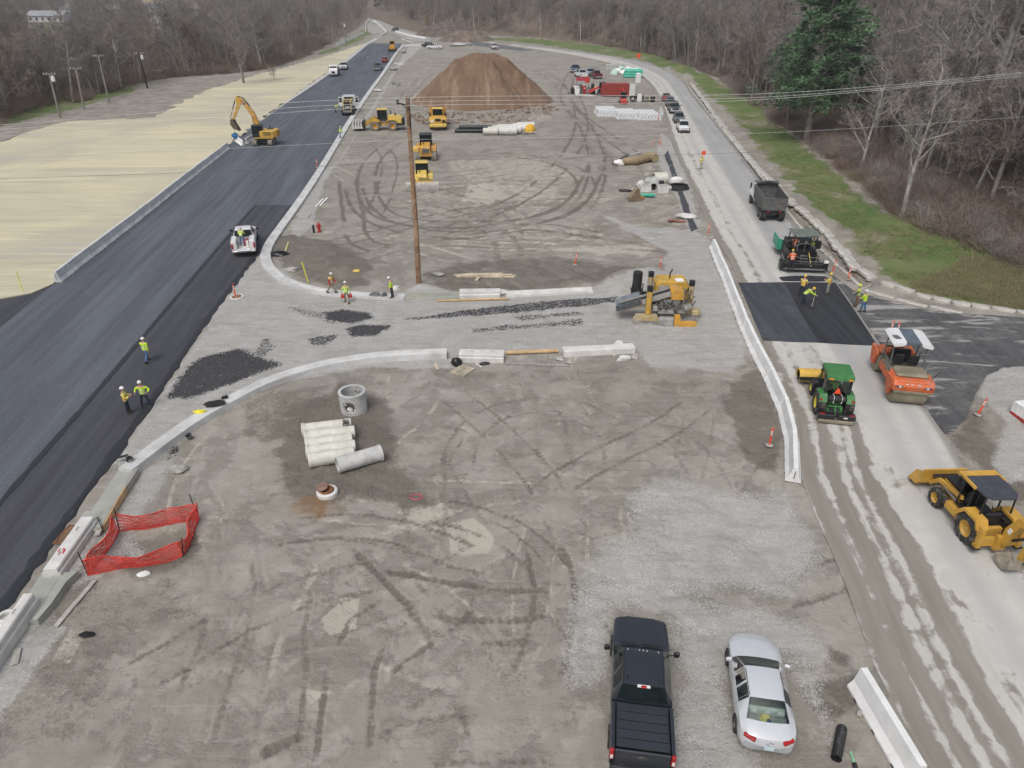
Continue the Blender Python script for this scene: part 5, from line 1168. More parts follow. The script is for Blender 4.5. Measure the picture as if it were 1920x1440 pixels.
def body_loft(t,st,mt,side_glass=(),top_glass=(),gm=GLS,name='body',bow=.30,inset=.10):
 rings = []
 ymax = st[0][0];ymin = st[-1][0]
 def bw(x,y): k = y / ymax if y > 0 else -y / ymin;return y - k * abs(k) ** .6 * bow * (abs(x) / .9) ** 2.4
 for (y,zb,zm,zbelt,hw,zt,hwt,cr) in st:
  half = [(hw * .80,zb),(hw * .97,zb + (zm - zb) * .25),(hw,zm),(hw * .97,zbelt),(hwt,zt),(hwt * .9,zt + cr * .5),(hwt * .5,zt + cr * .9),(0,zt + cr)]
  rings.append([Vector((a,bw(a,y),b)) for a,b in half] + [Vector((-a,bw(a,y),b)) for a,b in half[-2::-1]])
 n = len(rings[0]);B = MB();panes = []
 def pane(nm,qs):
  P = MB()
  for q in qs:
   P.add(q,[(0,1,2,3)])
  panes.append((nm,P))
 def lerp4(q,a,b,c,d): # bilinear sub-quad
  f = lambda u,v: (q[0] * (1 - u) + q[1] * u) * (1 - v) + (q[3] * (1 - u) + q[2] * u) * v
  return [f(a,c),f(b,c),f(b,d),f(a,d)]
 for i in range(len(rings) - 1):
  for j in range(n):
   k = (j + 1) % n;q = [rings[i][j],rings[i][k],rings[i + 1][k],rings[i + 1][j]]
   if i in side_glass and j in (3,n - 5):
    a,b,c,d = inset,1 - inset * .8,.02,.98
    if j != 3: a,b = 1 - b,1 - a
    inner = lerp4(q,a,b,c,d);pane('side_window',[[v for v in inner]])
    B.add(q + inner,[(0,1,5,4),(1,2,6,5),(2,3,7,6),(3,0,4,7)])
   elif any(i == g[0] for g in top_glass) and 4 <= j <= n - 6:
    nm = [g[1] for g in top_glass if g[0] == i][0]
    if j == 4: panes.append((nm,MB()))
    panes[-1][1].add(q,[(0,1,2,3)])
   else: B.add(q,[(0,1,2,3)])
 B.add(rings[0],[tuple(range(n))]);B.add(rings[-1],[tuple(range(n))])
 def weld(mb,nm,mt_,sm):
  o = mb.obj(nm,mt_,t);bm = bmesh.new();bm.from_mesh(o.data);bmesh.ops.remove_doubles(bm,verts=bm.verts,dist=.0005);bmesh.ops.recalc_face_normals(bm,faces=bm.faces);bm.to_mesh(o.data);bm.free()
  o.data.polygons.foreach_set('use_smooth',[True] * len(o.data.polygons))
  try: o.data.set_sharp_from_angle(angle=R(sm))
  except Exception: pass
  return o
 weld(B,name,mt,38)
 for nm,P in panes: weld(P,nm,gm,40)
def lights(t,yf,yr,hw,zf,zr,w=.34,h=.16,wr=.12,hr=.3):
 for s in (-1,1):
  m = MB();m.box((s * (hw - w / 2 - .10),yf - .24,zf),(w,.16,h),.05,(-.4,0,s * -.75));m.obj('headlight',CLAMP,t)
  m = MB();m.box((s * (hw - wr / 2 - .06),yr + .08,zr),(wr,.14,hr),.03,(0,0,s * .55));m.obj('taillight',RLAMP,t)
def mirrors(t,x,y,z,m,s=.2):
 for k in (-1,1): q = MB();q.box((k * (x + s * .5),y,z),(s,.1,s * .75),.03,(0,0,k * -.2));q.obj('mirror',m,t)
def plate(t,y,z,c=None):
 m = MB();m.box((0,y,z),(.31,.012,.155));m.obj('licence_plate',c or mat('plate_blue_white',(.55,.68,.72),.4),t)
ST_CAR = [(2.40,.36,.50,.62,.66,.65,.60,.02),(2.24,.28,.50,.70,.80,.74,.70,.03),(1.85,.24,.52,.80,.885,.84,.76,.05),(1.35,.24,.55,.88,.91,.94,.78,.05),(.98,.24,.55,.93,.91,.985,.74,.04),(.20,.24,.55,.96,.91,1.39,.57,.05),(.02,.24,.55,.965,.91,1.42,.57,.05),(-.42,.24,.55,.97,.91,1.435,.575,.05),(-.50,.24,.55,.97,.91,1.435,.575,.05),(-1.0,.24,.55,.98,.91,1.41,.56,.05),(-1.12,.24,.55,.985,.91,1.385,.56,.05),(-1.78,.26,.55,.98,.91,1.06,.68,.05),(-2.10,.28,.55,.95,.90,1.01,.70,.04),(-2.32,.30,.55,.86,.86,.92,.68,.03),(-2.42,.36,.52,.66,.78,.68,.60,.02)]
ST_SUV = [(2.30,.42,.6,.78,.72,.85,.66,.03),(2.15,.32,.6,.88,.86,.96,.76,.04),(1.4,.30,.6,.98,.93,1.05,.80,.05),(1.05,.30,.6,1.02,.93,1.08,.78,.04),(.45,.30,.6,1.05,.93,1.62,.62,.05),(.25,.30,.6,1.05,.93,1.66,.62,.05),(-.35,.30,.6,1.06,.93,1.68,.63,.05),(-.45,.30,.6,1.06,.93,1.68,.63,.05),(-1.2,.30,.6,1.07,.93,1.66,.62,.05),(-1.32,.30,.6,1.07,.93,1.65,.62,.05),(-1.95,.30,.6,1.07,.92,1.58,.60,.05),(-2.15,.32,.6,1.05,.90,1.12,.70,.04),(-2.28,.36,.6,.95,.86,.98,.72,.03)]
def make_car(name,label,cat,loc,rz,m,suv=False,group=None,detail=True,gm=GLS,scale=1.0):
 t = thing(name,label,cat,loc,rz,group)
 if suv: body_loft(t,ST_SUV,m,(4,5,7,9),((3,'windshield'),(10,'rear_window')),gm);wy,r,hw = (1.42,-1.35),.37,.93;lights(t,2.17,-2.16,.86,.86,1.02,hr=.4);mirrors(t,.92,.8,1.12,m);plate(t,-2.3,.8)
 else: body_loft(t,ST_CAR,m,(4,5,6,8,9),((4,'windshield'),(10,'rear_window')),gm,inset=.07);wy,r,hw = (1.42,-1.38),.33,.91;lights(t,2.22,-2.3,.86,.66,.86,wr=.40,hr=.14);mirrors(t,.9,.75,1.0,m);plate(t,-2.425,.66)
 for y in wy:
  for s in (-1,1): wheel(t,s * (hw - .08),y,r,.22)
 for y,z in ((2.38 if not suv else 2.28,.45),): q = MB();q.box((0,y,z),(1.25,.14,.14),.04);q.obj('grille',BLKM,t)
 if scale != 1: t.scale = (scale,) * 3
 return t
ST_PCAB = [(2.90,.50,.72,.92,.84,1.00,.78,.02),(2.80,.40,.72,1.02,.98,1.10,.86,.03),(2.0,.40,.72,1.14,1.01,1.20,.86,.05),(1.42,.40,.72,1.18,1.01,1.23,.84,.05),(1.22,.40,.72,1.20,1.01,1.26,.82,.04),(.62,.40,.72,1.22,1.01,1.80,.68,.04),(.42,.40,.72,1.22,1.01,1.86,.69,.04),(-.12,.40,.72,1.22,1.01,1.88,.70,.04),(-.22,.40,.72,1.22,1.01,1.88,.70,.04),(-.85,.40,.72,1.22,1.01,1.87,.69,.04),(-1.0,.40,.72,1.22,1.01,1.85,.69,.04),(-1.20,.40,.72,1.22,1.01,1.28,.84,.03),(-1.22,.40,.72,1.20,1.01,1.24,.86,.03)]
def make_pickup(label,loc,rz,m,cover=False,group=None,gate_open=False,utility=False,beacon=False,near=False,scale=1.0,loadc=None):
 t = thing('pickup_truck',label,'pickup truck',loc,rz,group)
 body_loft(t,ST_PCAB,m,(4,5,6,8),((4,'windshield'),(10,'rear_window')),GLS,'cab',.10,inset=.07)
 yb,yr = -1.26,-2.98
 if utility:
  for s in (-1,1):
   q = MB();q.box((s * .80,(yb + yr) / 2,.95),(.46,yb - yr,1.0),.04);q.obj('tool_cabinet',m,t)
   for k in range(3): q = MB();q.box((s * 1.035,yb - .32 - k * .56,1.05),(.012,.5,.7),.005);q.obj('cabinet_door',m,t)
  q = MB();q.bx(-.57,.57,yr,yb,.62,.70);q.obj('bed_floor',mat('bed_floor_white',(.62,.62,.60),.6,dust=.2),t)
 else:
  for s in (-1,1): q = MB();q.prism([(s * 1.01,.45),(s * 1.01,1.20),(s * .99,1.27),(s * .88,1.27),(s * .86,.8),(s * .86,.45)],'y',yr,yb);q.obj('bed_side',m,t)
  q = MB();q.bx(-.855,.855,yr + .05,yb - .02,.62,.72);q.obj('bed_floor',BLKM if cover else mat('bed_liner',(.05,.05,.05),.8),t)
  q = MB();q.bx(-.855,.855,yb - .06,yb,.72,1.26);q.obj('bed_front',m,t)
 if gate_open: q = MB();q.box((0,yr - .28,.70),(1.12 if utility else 1.7,.56,.07),.02);q.obj('tailgate',m,t)
 else:
  q = MB();q.box((0,yr - .03,.93),(1.72,.08,.66),.025);o = q.obj('tailgate',m,t)
  q = MB();q.box((0,yr - .075,1.12),(.3,.02,.05));q.obj('tailgate_handle',BLKM,o)
 q = MB();q.box((0,yr - .13,.52),(1.96,.2,.2),.04);q.obj('rear_bumper',STEELL if not near else BLKM,t)
 q = MB();q.box((0,2.93,.60),(1.9,.18,.26),.05);q.obj('front_bumper',BLKM if near else STEELL,t)
 q = MB();q.box((0,2.89,.88),(1.1,.08,.28),.03);q.obj('grille',BLKM,t)
 for s in (-1,1):
  q = MB();q.box((s * .74,2.80,.90),(.30,.2,.2),.06,(0,0,s * -.2));q.obj('headlight',CLAMP,t)
  q = MB();q.box((s * .95,yr - .02,1.0),(.14,.12,.46),.02);o = q.obj('taillight',RLAMP,t)
  if near: q = MB();q.box((s * .95,yr - .085,.92),(.09,.02,.16));q.obj('reverse_lamp',CLAMP,o)
  q = MB();q.tube([(s * .95,1.0,1.24),(s * 1.12,.98,1.28)],.03,6);q.box((s * 1.22,.96,1.36),(.2,.12,.26),.04,(0,0,-s * .15));q.obj('mirror',BLKM,t)
 for y in (1.92,-1.98):
  for s in (-1,1): wheel(t,s * .92,y,.40,.26,None)
 plate(t,yr - .25,.55)
 if cover:
  q = MB();q.bx(-.84,.84,yr + .06,yb - .07,1.2,1.262);q.obj('cover_base',BLKM,t)
  for k in range(5):
   y1 = yb - .05 - k * .335;q = MB();q.box((0,y1 - .135,1.29),(1.60,.30,.03),.004);q.obj('cover_panel',mat('tonneau',(.030,.035,.044),.38,var=.1,scale=1),t)
 if loadc: q = MB();q.box((0,-2.1,.95),(1.3,1.2,.4),.05);q.obj('load',loadc,t)
 if scale != 1: t.scale = (scale,) * 3
 return t
BLUEBK = mat('graphite_paint',(.024,.029,.038),.28,var=.05,coat=.35)
PWHT = paint('white',(.74,.74,.74));PSIL = mat('silver_paint',(.63,.65,.675),.25,.15,var=.02,coat=.7);PBLK = paint('black',(.02,.022,.025));PRED = paint('red',(.30,.02,.022));PMAR = paint('maroon',(.14,.015,.025));PBLU = paint('blue',(.05,.10,.20));PGRY = paint('grey',(.11,.125,.14));PLBL = paint('pale_blue',(.30,.38,.48));PDGR = paint('dark_green',(.03,.05,.05))
A,B = G(1201,1475),G(1197,1168)
bp = make_pickup('glossy black crew cab pickup with a folded black bed cover',(0,0,0),0,BLUEBK,cover=True,near=True)
c = G(1200,1290,.6);bp.scale = (1,.95,1);bp.location = (c.x,c.y,gz(c.x,c.y) + .02);bp.rotation_euler = (0,0,head((1202,1440),(1198,1170)) + .0)
for s in (-1,1):
 m = MB();m.tube([(s * .655,.5,1.885),(s * .66,-.2,1.905),(s * .655,-.95,1.88)],.014,5);m.obj('roof_seam',BLKM,bp)
 m = MB();m.box((s * .52,-.74,1.912),(.07,.16,.012));m.obj('roof_pad',BLKM,bp)
for x in (-.52,-.13,0,.13,.52): m = MB();m.box((x,.50,1.905 - abs(x) * .03),(.05,.07,.03),.01);m.obj('cab_lamp',STEELL,bp)
m = MB();m.box((0,-1.02,1.885),(.42,.10,.05),.01);o = m.obj('cargo_lamp',CLAMP,bp);m = MB();m.box((0,-1.05,1.898),(.18,.09,.05),.01);m.obj('brake_lamp',RLAMP,o)
m = MB();m.box((0,1.29,1.285),(1.5,.16,.02),.005);o = m.obj('wiper_cowl',BLKM,bp)
for s in (-1,1): m = MB();m.tube([(s * .05,1.26,1.31),(s * .6,1.14,1.37)],.012,4);m.obj('wiper',BLKM,o)
m = MB();m.lathe([(.001,.012),(.115,.012),(.13,0)],n=24);o = m.obj('oval_badge',mat('dark_badge',(.10,.105,.11),.3,.5),bp);o.location = (0,-3.055,1.0);o.rotation_euler = (PI / 2,0,0);o.scale = (1.5,.6,1)
for s in (-1,1): m = MB();m.prism([(s * .58,2.05),(s * .66,2.0),(s * .60,1.5),(s * .50,1.5)],'z',1.2,1.238);m.obj('hood_crease',BLUEBK,bp)
gl,tg,bg_ = new_mat('tinted_glass');tg.nodes.remove(bg_);tr = nn(tg,'ShaderNodeBsdfTransparent');tr.inputs[0].default_value = (.74,.84,.81,1);gg = nn(tg,'ShaderNodeBsdfGlossy');gg.inputs['Roughness'].default_value = .04;fr = nn(tg,'ShaderNodeFresnel');fr.inputs[0].default_value = 1.55;ms = nn(tg,'ShaderNodeMixShader');tg.links.new(fr.outputs[0],ms.inputs[0]);tg.links.new(tr.outputs[0],ms.inputs[1]);tg.links.new(gg.outputs[0],ms.inputs[2]);tg.links.new(ms.outputs[0],tg.nodes['Material Output'].inputs[0])
c = G(1422,1292,.5);sd = make_car('sedan','silver four door sedan parked on the gravel with a yellow hat on its rear shelf','car',(c.x,c.y,gz(c.x,c.y) + .02),head((1440,1415),(1402,1195)) - .015,PSIL,gm=gl)
INT = mat('grey_interior',(.26,.27,.265),.9);SEAT = mat('seat_fabric',(.50,.51,.49),.9)
m = MB();m.bx(-.84,.84,-1.9,1.2,.38,.42);m.bx(-.62,.62,-1.98,-1.42,.90,.95);m.box((0,1.0,.86),(1.45,.5,.12),.05);m.obj('cabin_floor',INT,sd)
for x in (-.38,.38):
 m = MB();m.box((x,-.12,.78),(.5,.14,.7),.06,(-.25,0,0));m.box((x,.15,.55),(.5,.5,.14),.05);o = m.obj('front_seat',SEAT,sd);q = MB();q.box((x,-.26,1.2),(.26,.1,.18),.04);q.obj('headrest',SEAT,o)
m = MB();m.box((0,-1.25,.78),(1.3,.16,.62),.06,(-.3,0,0));o = m.obj('rear_seat',SEAT,sd)
for x in (-.42,0,.42): q = MB();q.box((x,-1.42,1.12),(.27,.1,.17),.05,(-.3,0,0));q.obj('headrest',SEAT,o)
t = thing('hard_hat','yellow hard hat lying on the rear shelf of the silver sedan','hard hat',sd.matrix_basis @ Vector((-.05,-1.47,.955)),.3)
m = MB();m.lathe([(.18,0),(.155,.02),(.15,.07),(.11,.13),(.001,.15)],n=16);m.obj('shell',mat('hat_yellow',(.72,.60,.16),.5),t,smooth=40)
t = thing('travel_mug','small dark blue cup standing on the rear shelf of the silver sedan','cup',sd.matrix_basis @ Vector((.02,-1.66,.955)),0);m = MB();m.lathe([(.001,0),(.06,0),(.07,.16),(.001,.16)],n=12);m.obj('cup',mat('navy_plastic',(.04,.07,.16),.4),t)
sd.scale = (1,.97,1)
for k in (-1,1): m = MB();m.tube([(k * .57,.02,1.45),(k * .58,-.5,1.475),(k * .565,-1.05,1.44)],.012,4);m.obj('roof_seam',BLKM,sd)
m = MB();m.lathe([(.045,0),(.06,.012),(.075,0)],n=18);o = m.obj('round_badge',STEELL,sd);o.location = (0,-2.40,.86);o.rotation_euler = (PI / 2 - .5,0,0);o.scale = (1.35,.85,1)
for s in (-1,1):
 for y in (.1,-.95): m = MB();m.box((s * .905,y,.86),(.03,.2,.035),.01);m.obj('door_handle',STEELL,sd)
c = G(445,480);sp = make_pickup('white service pickup with open tailgate and side tool cabinets on the new lane',(c.x,c.y + 2.6,.055),head((445,488),(452,440)),PWHT,utility=True,gate_open=True)
for nm,lb,x,y,h,mt_ in (('fuel_can','red fuel can standing in the bed of the white service pickup',.12,-1.9,.55,REDM),('fuel_can','second red can behind the first in the bed of the white service pickup',.34,-1.75,.5,REDM),('pump_box','grey white box near the open tailgate of the white service pickup',.36,-2.5,.6,CWHT)):
 t = thing(nm,lb,'can' if nm == 'fuel_can' else 'box',sp.matrix_basis @ Vector((x,y,.705)),sp.rotation_euler.z);m = MB();m.box((0,0,h / 2),(.22,.3,h),.04);m.obj('shell',mt_,t);m = MB();m.tube([(0,-.1,h),(0,-.1,h + .07),(0,.08,h + .07),(0,.08,h)],.015,5);m.obj('grip',BLKM,t)
def park(px,to): return G(*px),head(px,to)
def carat(kind,label,px,hd,m,group=None,**k):
 p = G(*px);p.z = max(gz(p.x,p.y),0.0) + k.pop('dz',.0)
 if kind == 'pickup': return make_pickup(label,p,hd,m,group=group,**k)
 return make_car('suv' if kind == 'suv' else 'car',label,'car',p,hd,m,kind == 'suv',group=group,**k)
QD = lambda a,b: head(a,b)
q = 'cars queuing on the right road'
for kind,lb,px,m in (('car','white car at the head of the queue facing the flagger',(1280,246),PWHT),('suv','dark grey suv second in the queue behind the white car',(1272,229),PGRY),('pickup','dark pickup third in the queue on the right road',(1263,210),PBLK),('suv','grey blue suv fourth in the queue on the right road',(1256,199),PGRY),('car','red car at the tail of the queue on the right road',(1249,189),PRED)):
 carat('suv' if lb.startswith('white') else kind,lb,px,head((1249,189),(1281,246)),m,q,dz=.03)
pq = 'vehicles parked by the red container'
for kind,lb,px,m,hd in (('pickup','blue grey pickup parked behind the white pickup near the red container',(1078,135),PBLU,2.9),('pickup','white pickup parked nearest the red container',(1089,145),PWHT,.25),('suv','pale blue suv parked beside the maroon pickup',(1107,141),PLBL,2.9),('pickup','maroon pickup parked at the right of the vehicles near the red container',(1117,146),PMAR,.15)):
 carat(kind,lb,px,hd,m,pq)
carat('pickup','white pickup parked side on at the far end of the lot',(815,92),1.5,PWHT);carat('suv','dark car half hidden behind the far white pickup',(801,88),1.3,PBLK);carat('pickup','white pickup facing the camera near the far kerb',(927,92),PI + .2,PWHT)
carat('suv','dark car driving on the far road',(741,59),2.6,PGRY,dz=.1)
carat('pickup','dark grey pickup standing on the left road near the long kerb',(709,131),head((709,131),(722,100)),PGRY,dz=.03)
carat('pickup','white pickup parked behind the white lorry on the left road',(645,130),head((645,130),(625,143)) + .1,PWHT,dz=.03)
t = carat('suv','small red van standing on the left road in front of the dark pickup',(722,117),head((709,131),(722,100)),PRED,dz=.03)
def make_lorry(label,px,hd):
 t = thing('lorry',label,'lorry',G(*px,.03),hd);m = MB();m.prism([(3.6,.6),(3.7,1.0),(3.6,1.45),(2.5,1.7),(2.1,2.55),(1.9,2.68),(.9,2.7),(.8,2.5),(.8,.6)],'x',-1.05,1.05,.06);m.obj('cab',PWHT,t)
 m = MB();m.box((0,2.36,2.1),(1.8,.05,.78),.02,(-.45,0,0));m.obj('windshield',GLS,t)
 for s in (-1,1):
  m = MB();m.box((s * 1.06,1.5,2.05),(.02,.9,.65),.01);m.obj('side_window',GLS,t);m = MB();m.box((s * 1.28,2.25,2.1),(.22,.1,.5),.03);m.obj('mirror',BLKM,t)
  m = MB();m.box((s * .82,3.66,.95),(.3,.14,.2),.03);m.obj('headlight',CLAMP,t)
 m = MB();m.box((0,3.68,1.05),(.9,.1,.6),.03);m.obj('grille',BLKM,t);m = MB();m.box((0,3.72,.62),(2.1,.2,.28),.05);m.obj('bumper',STEELL,t)
 m = MB();m.bx(-1.15,1.15,-3.6,.65,1.05,1.2);m.bx(-1.15,1.15,.55,.7,1.2,2.3);m.obj('flat_bed',BLKM,t)
 for i in range(2): m = MB();m.box((0,-1.0 - i * 1.4,1.5),(1.9,1.2,.6),.05);m.obj('crate',GREYM,t)
 for y in (2.6,-2.3):
  for s in (-1,1): wheel(t,s * .95,y,.5,.3)
 return t
make_lorry('white lorry with a dark flat bed facing the camera on the left road',(628,141),head((645,118),(626,142)))
def striper(px,hd):
 t = thing('service_truck','white work truck with open doors and spreading gear on its back','truck',G(*px,.03),hd);m = MB();m.prism([(3.8,.6),(3.8,2.2),(3.4,2.9),(1.6,2.9),(1.5,.6)],'x',-1.15,1.15,.05);m.obj('cab',PWHT,t)
 m = MB();m.box((0,1.50,2.35),(1.7,.03,.7));m.obj('rear_window',GLS,t)
 for s in (-1,1):
  m = MB();m.box((s * 1.55,1.35,1.9),(.75,.06,1.7),.02,(0,0,s * .3));o = m.obj('open_door',PWHT,t);m = MB();m.box((s * 1.55,1.31,2.2),(.55,.04,.8),.01,(0,0,s * .3));m.obj('door_window',GLS,o)
  m = MB();m.tube([(s * .7,-3.4,.8),(s * .7,-3.4,2.3),(s * .7,-1.6,2.7),(s * .7,1.2,2.5)],.06,6);m.obj('frame_rail',YELP,t)
 m = MB();m.bx(-1.1,1.1,-3.4,1.4,.9,1.05);m.obj('deck',BLKM,t)
 m = MB();m.prism([(-.6,1.1),(-.75,2.3),(.75,2.3),(.6,1.1)],'y',-1.9,.9);m.obj('hopper',BLKM,t)
 m = MB();m.tube([(-.75,-1.95,2.35),(.75,-1.95,2.35),(.75,.95,2.35),(-.75,.95,2.35)],.07,6,loop=True);m.obj('hopper_rim',YELP,t)
 m = MB();m.cyl((-.4,-2.9,1.35),(.4,-2.9,1.35),.35);m.obj('pump',STEEL,t);m = MB();m.box((0,-3.6,.8),(1.6,.3,.35),.04);m.box((.7,-2.6,1.5),(.4,.6,.8),.04);m.obj('control_box',STEEL,t)
 for y in (2.6,-1.6,-2.7):
  for s in (-1,1): wheel(t,s * .98,y,.5,.32)
 return t
striper((655,212),head((655,212),(648,175)) - .1)
# ------------------------------------------------------------ construction machines (local +Y forward)
def big_wheel(t,x,y,r,w,rim,lugs=16,chev=True,dusty=TYRE):
 m = MB();m.lathe([(r * .55,-w * .5),(r * .88,-w * .5),(r * .96,-w * .38),(r * .96,w * .38),(r * .88,w * .5),(r * .55,w * .5)],ax='x',n=24,loop=True)
 o = m.obj('wheel',dusty,t,smooth=35,loc=(x,y,r))
 q = MB()
 for i in range(lugs):
  for s in (-1,1):
   a = 2 * PI * (i + (.5 if s > 0 else 0)) / lugs;q.M = Matrix.Rotation(a,4,'X');q.box((s * w * .24,0,r * .965),(w * .5,r * .10,r * .08),0,(0,0,s * .5))
 q.M = None;q.obj('tread',dusty,o)
 q = MB();q.lathe([(r * .56,-w * .42),(r * .56,w * .42),(r * .5,w * .40),(r * .34,w * .12),(r * .16,w * .1),(r * .14,w * .3),(.001,w * .3)],ax='x',n=20)
 if x < 0: q.v = [(-a,b,c) for a,b,c in q.v]
 q.obj('rim',rim,o,smooth=35);return o
def track(t,x,y0,y1,w,h,m=BLKM,name='track',shoes=True,ins=.2):
 "crawler: stadium belt with shoes, rollers inside"
 r = h / 2;n = 8;pr = []
 for i in range(n + 1): a = -PI / 2 + PI * i / n;pr.append((y1 - r + r * math.cos(a),r + r * math.sin(a)))
 for i in range(n + 1): a = PI / 2 + PI * i / n;pr.append((y0 + r + r * math.cos(a),r + r * math.sin(a)))
 q = MB();q.prism(pr,'x',x - w / 2,x + w / 2);o = q.obj(name,m,t)
 if shoes:
  q = MB();L = len(pr);acc = 0
  P = [Vector((0,a,b)) for a,b in pr] + [Vector((0,*pr[0]))];nxt = 0
  for i in range(len(P) - 1):
   d = P[i + 1] - P[i];l = d.length
   while nxt < acc + l:
    c = P[i] + d * ((nxt - acc) / l);ang = math.atan2(d.z,d.y);q.box((x,c.y,c.z),(w * 1.02,.05,.06),0,(ang,0,0));nxt += .2
   acc += l
  q.obj('shoe_bars',m,o)
 q = MB();q.bx(x - w * .52,x + w * .52,y0 + r,y1 - r,h * .3,h * .72);q.obj('track_frame',STEEL,o);return o
def cab_box(t,x0,x1,y0,y1,z0,z1,frame,roof=None,glass=GLS,lean=.0,rw=.07,low=.35,name='cab'):
 "four post cab: posts, roof and separate panes"
 m = MB()
 for x in (x0,x1):
  for y in (y0,y1): m.bx(x - rw / 2,x + rw / 2,y - rw / 2,y + rw / 2,z0,z1)
 zl = z0 + (z1 - z0) * low
 m.bx(x0,x1,y0,y1,z0,z0 + .06)
 for y in (y0,y1): m.bx(x0 + rw / 2,x1 - rw / 2,y - rw * .35,y + rw * .35,zl - .05,zl)
 for x in (x0,x1): m.bx(x - rw * .35,x + rw * .35,y0 + rw / 2,y1 - rw / 2,zl - .05,zl);m.bx(x - rw * .3,x + rw * .3,(y0 + y1) / 2 - .03,(y0 + y1) / 2 + .03,zl,z1)
 o = m.obj(name,frame,t)
 for y,s in ((y0,'rear_window'),(y1,'windshield')): q = MB();q.bx(x0 + rw / 2,x1 - rw / 2,y - .01,y + .01,zl,z1 - .02);q.obj(s,glass,o);
 for x in (x0,x1): q = MB();q.bx(x - .01,x + .01,y0 + rw / 2,y1 - rw / 2,zl,z1 - .02);q.obj('side_window',glass,o)
 q = MB();q.bx(x0 - .0,x1 + .0,y0 - .0,y1 + .0,z0 + .06,zl - .05);q.obj('cab_panel',frame,o)
 q = MB();q.box(((x0 + x1) / 2,(y0 + y1) / 2,z1 + .06),(x1 - x0 + .16,y1 - y0 + .2,.12),.04);q.obj('roof',roof or frame,o)
 return o
# ---- excavator on the left road, boom over the barrier
p = G(497,270,.03);t = thing('excavator','yellow tracked excavator lifting a barrier piece over the straw','excavator',p,0)
hb = head((498,268),(432,250))
und = Matrix.Rotation(head((470,275),(540,205)) - 0,4,'Z')
for s in (-1,1):
 o = track(t,s * 1.15,-2.0,2.0,.62,.85,DRT);o.rotation_euler = (0,0,head((470,290),(510,250)))
m = MB();m.bx(-.9,.9,-1.0,1.0,.5,.95);o = m.obj('undercarriage',BLKM,t);o.rotation_euler = (0,0,head((470,290),(510,250)))
m = MB();m.bx(-1.35,1.35,-2.1,1.3,1.05,1.22);U = m.obj('upper_body',YEL,t);U.scale = (1,.85,1);U.rotation_euler = (0,0,head((505,262),(452,262)));
m = MB();m.prism([(1.35,-2.2),(1.35,.2),(-.1,.2),(-1.35,.2),(-1.35,-2.2),(-.9,-2.65),(.9,-2.65)],'z',1.22,2.15,.03);m.obj('engine_housing',YEL,U)
m = MB();m.prism([(1.3,-2.25),(-1.3,-2.25),(-.9,-2.72),(.9,-2.72)],'z',1.25,2.0);m.obj('counterweight',YELO,U)
for k in range(2): m = MB();m.bx(-1.37,-1.355,-1.9,-.4,1.55 + k * .28,1.68 + k * .28);m.obj('vent_louver',BLKM,U)
m = MB();m.bx(.2,1.1,-1.7,-.6,2.16,2.22);m.obj('engine_cover',BLKM,U)
m = MB();m.cyl((.6,-1.2,2.2),(.6,-1.2,2.7),.07);m.obj('exhaust',BLKM,U)
cab_box(U,-1.3,-.25,-.1,1.45,1.22,2.85,BLKM,mat('teal_black',(.018,.03,.03),.5),GLS,low=.38)
BO = [(.25,.7,1.5),(.25,.95,3.2),(.25,1.4,4.4),(.25,2.2,5.4),(.25,3.5,6.7)]
SY = -2.1
m = MB();rings = []
for (x,y,z),w in zip(BO,(.62,.7,.72,.6,.34)):
 i = BO.index((x,y,z));a = Vector(BO[max(i - 1,0)]);b = Vector(BO[min(i + 1,4)]);d = (b - a).normalized();n = Vector((0,-d.z,d.y));c = Vector((x,y,z));rings.append([c + n * w / 2 + Vector((-.22,0,0)),c + n * w / 2 + Vector((.22,0,0)),c - n * w / 2 + Vector((.22,0,0)),c - n * w / 2 + Vector((-.22,0,0))])
m.loft(rings);bo = m.obj('boom',YELO,U)
for s in (-1,1): m = MB();m.cyl((.25 + s * .4,1.1,1.5),(.25 + s * .4,1.5,3.6),.09);m.cyl((.25 + s * .4,1.5,3.6),(.25 + s * .3,1.55,4.4),.05);m.obj('boom_cylinder',YELO,U)
m = MB();m.M = Matrix.Translation((0,SY,0));m.prism([(5.75,6.95),(6.15,6.6),(6.0,5.9),(7.3,3.75),(7.0,3.6),(5.2,6.0),(5.0,6.5)],'x',.06,.44);st_ = m.obj('stick',YEL,U)
m = MB();m.cyl((.25,1.7,5.5),(.25,2.7,6.7),.10);m.cyl((.25,2.7,6.7),(.25,3.6,6.95),.055);m.obj('stick_cylinder',BLKM,U)
m = MB();m.M = Matrix.Translation((0,SY,0));m.cyl((.25,6.3,6.3),(.25,6.9,5.2),.09);m.cyl((.25,6.9,5.2),(.25,7.45,4.2),.05);m.obj('bucket_cylinder',BLKM,U)
m = MB();m.M = Matrix.Translation((0,SY - .3,0));m.prism([(7.35,3.55),(7.9,3.6),(8.0,2.9),(7.6,2.3),(6.6,1.95),(6.9,2.6),(7.2,3.0)],'x',-.25,.75);m.obj('bucket',mat('bucket_brown',(.13,.10,.075),.7,.2,dust=.2),U)
m = MB();m.M = Matrix.Translation((0,SY - .3,0));m.tube([(.25,7.75,4.2),(.25,8.0,3.9),(.25,7.75,3.5)],.06,5);m.obj('bucket_link',BLKM,U)
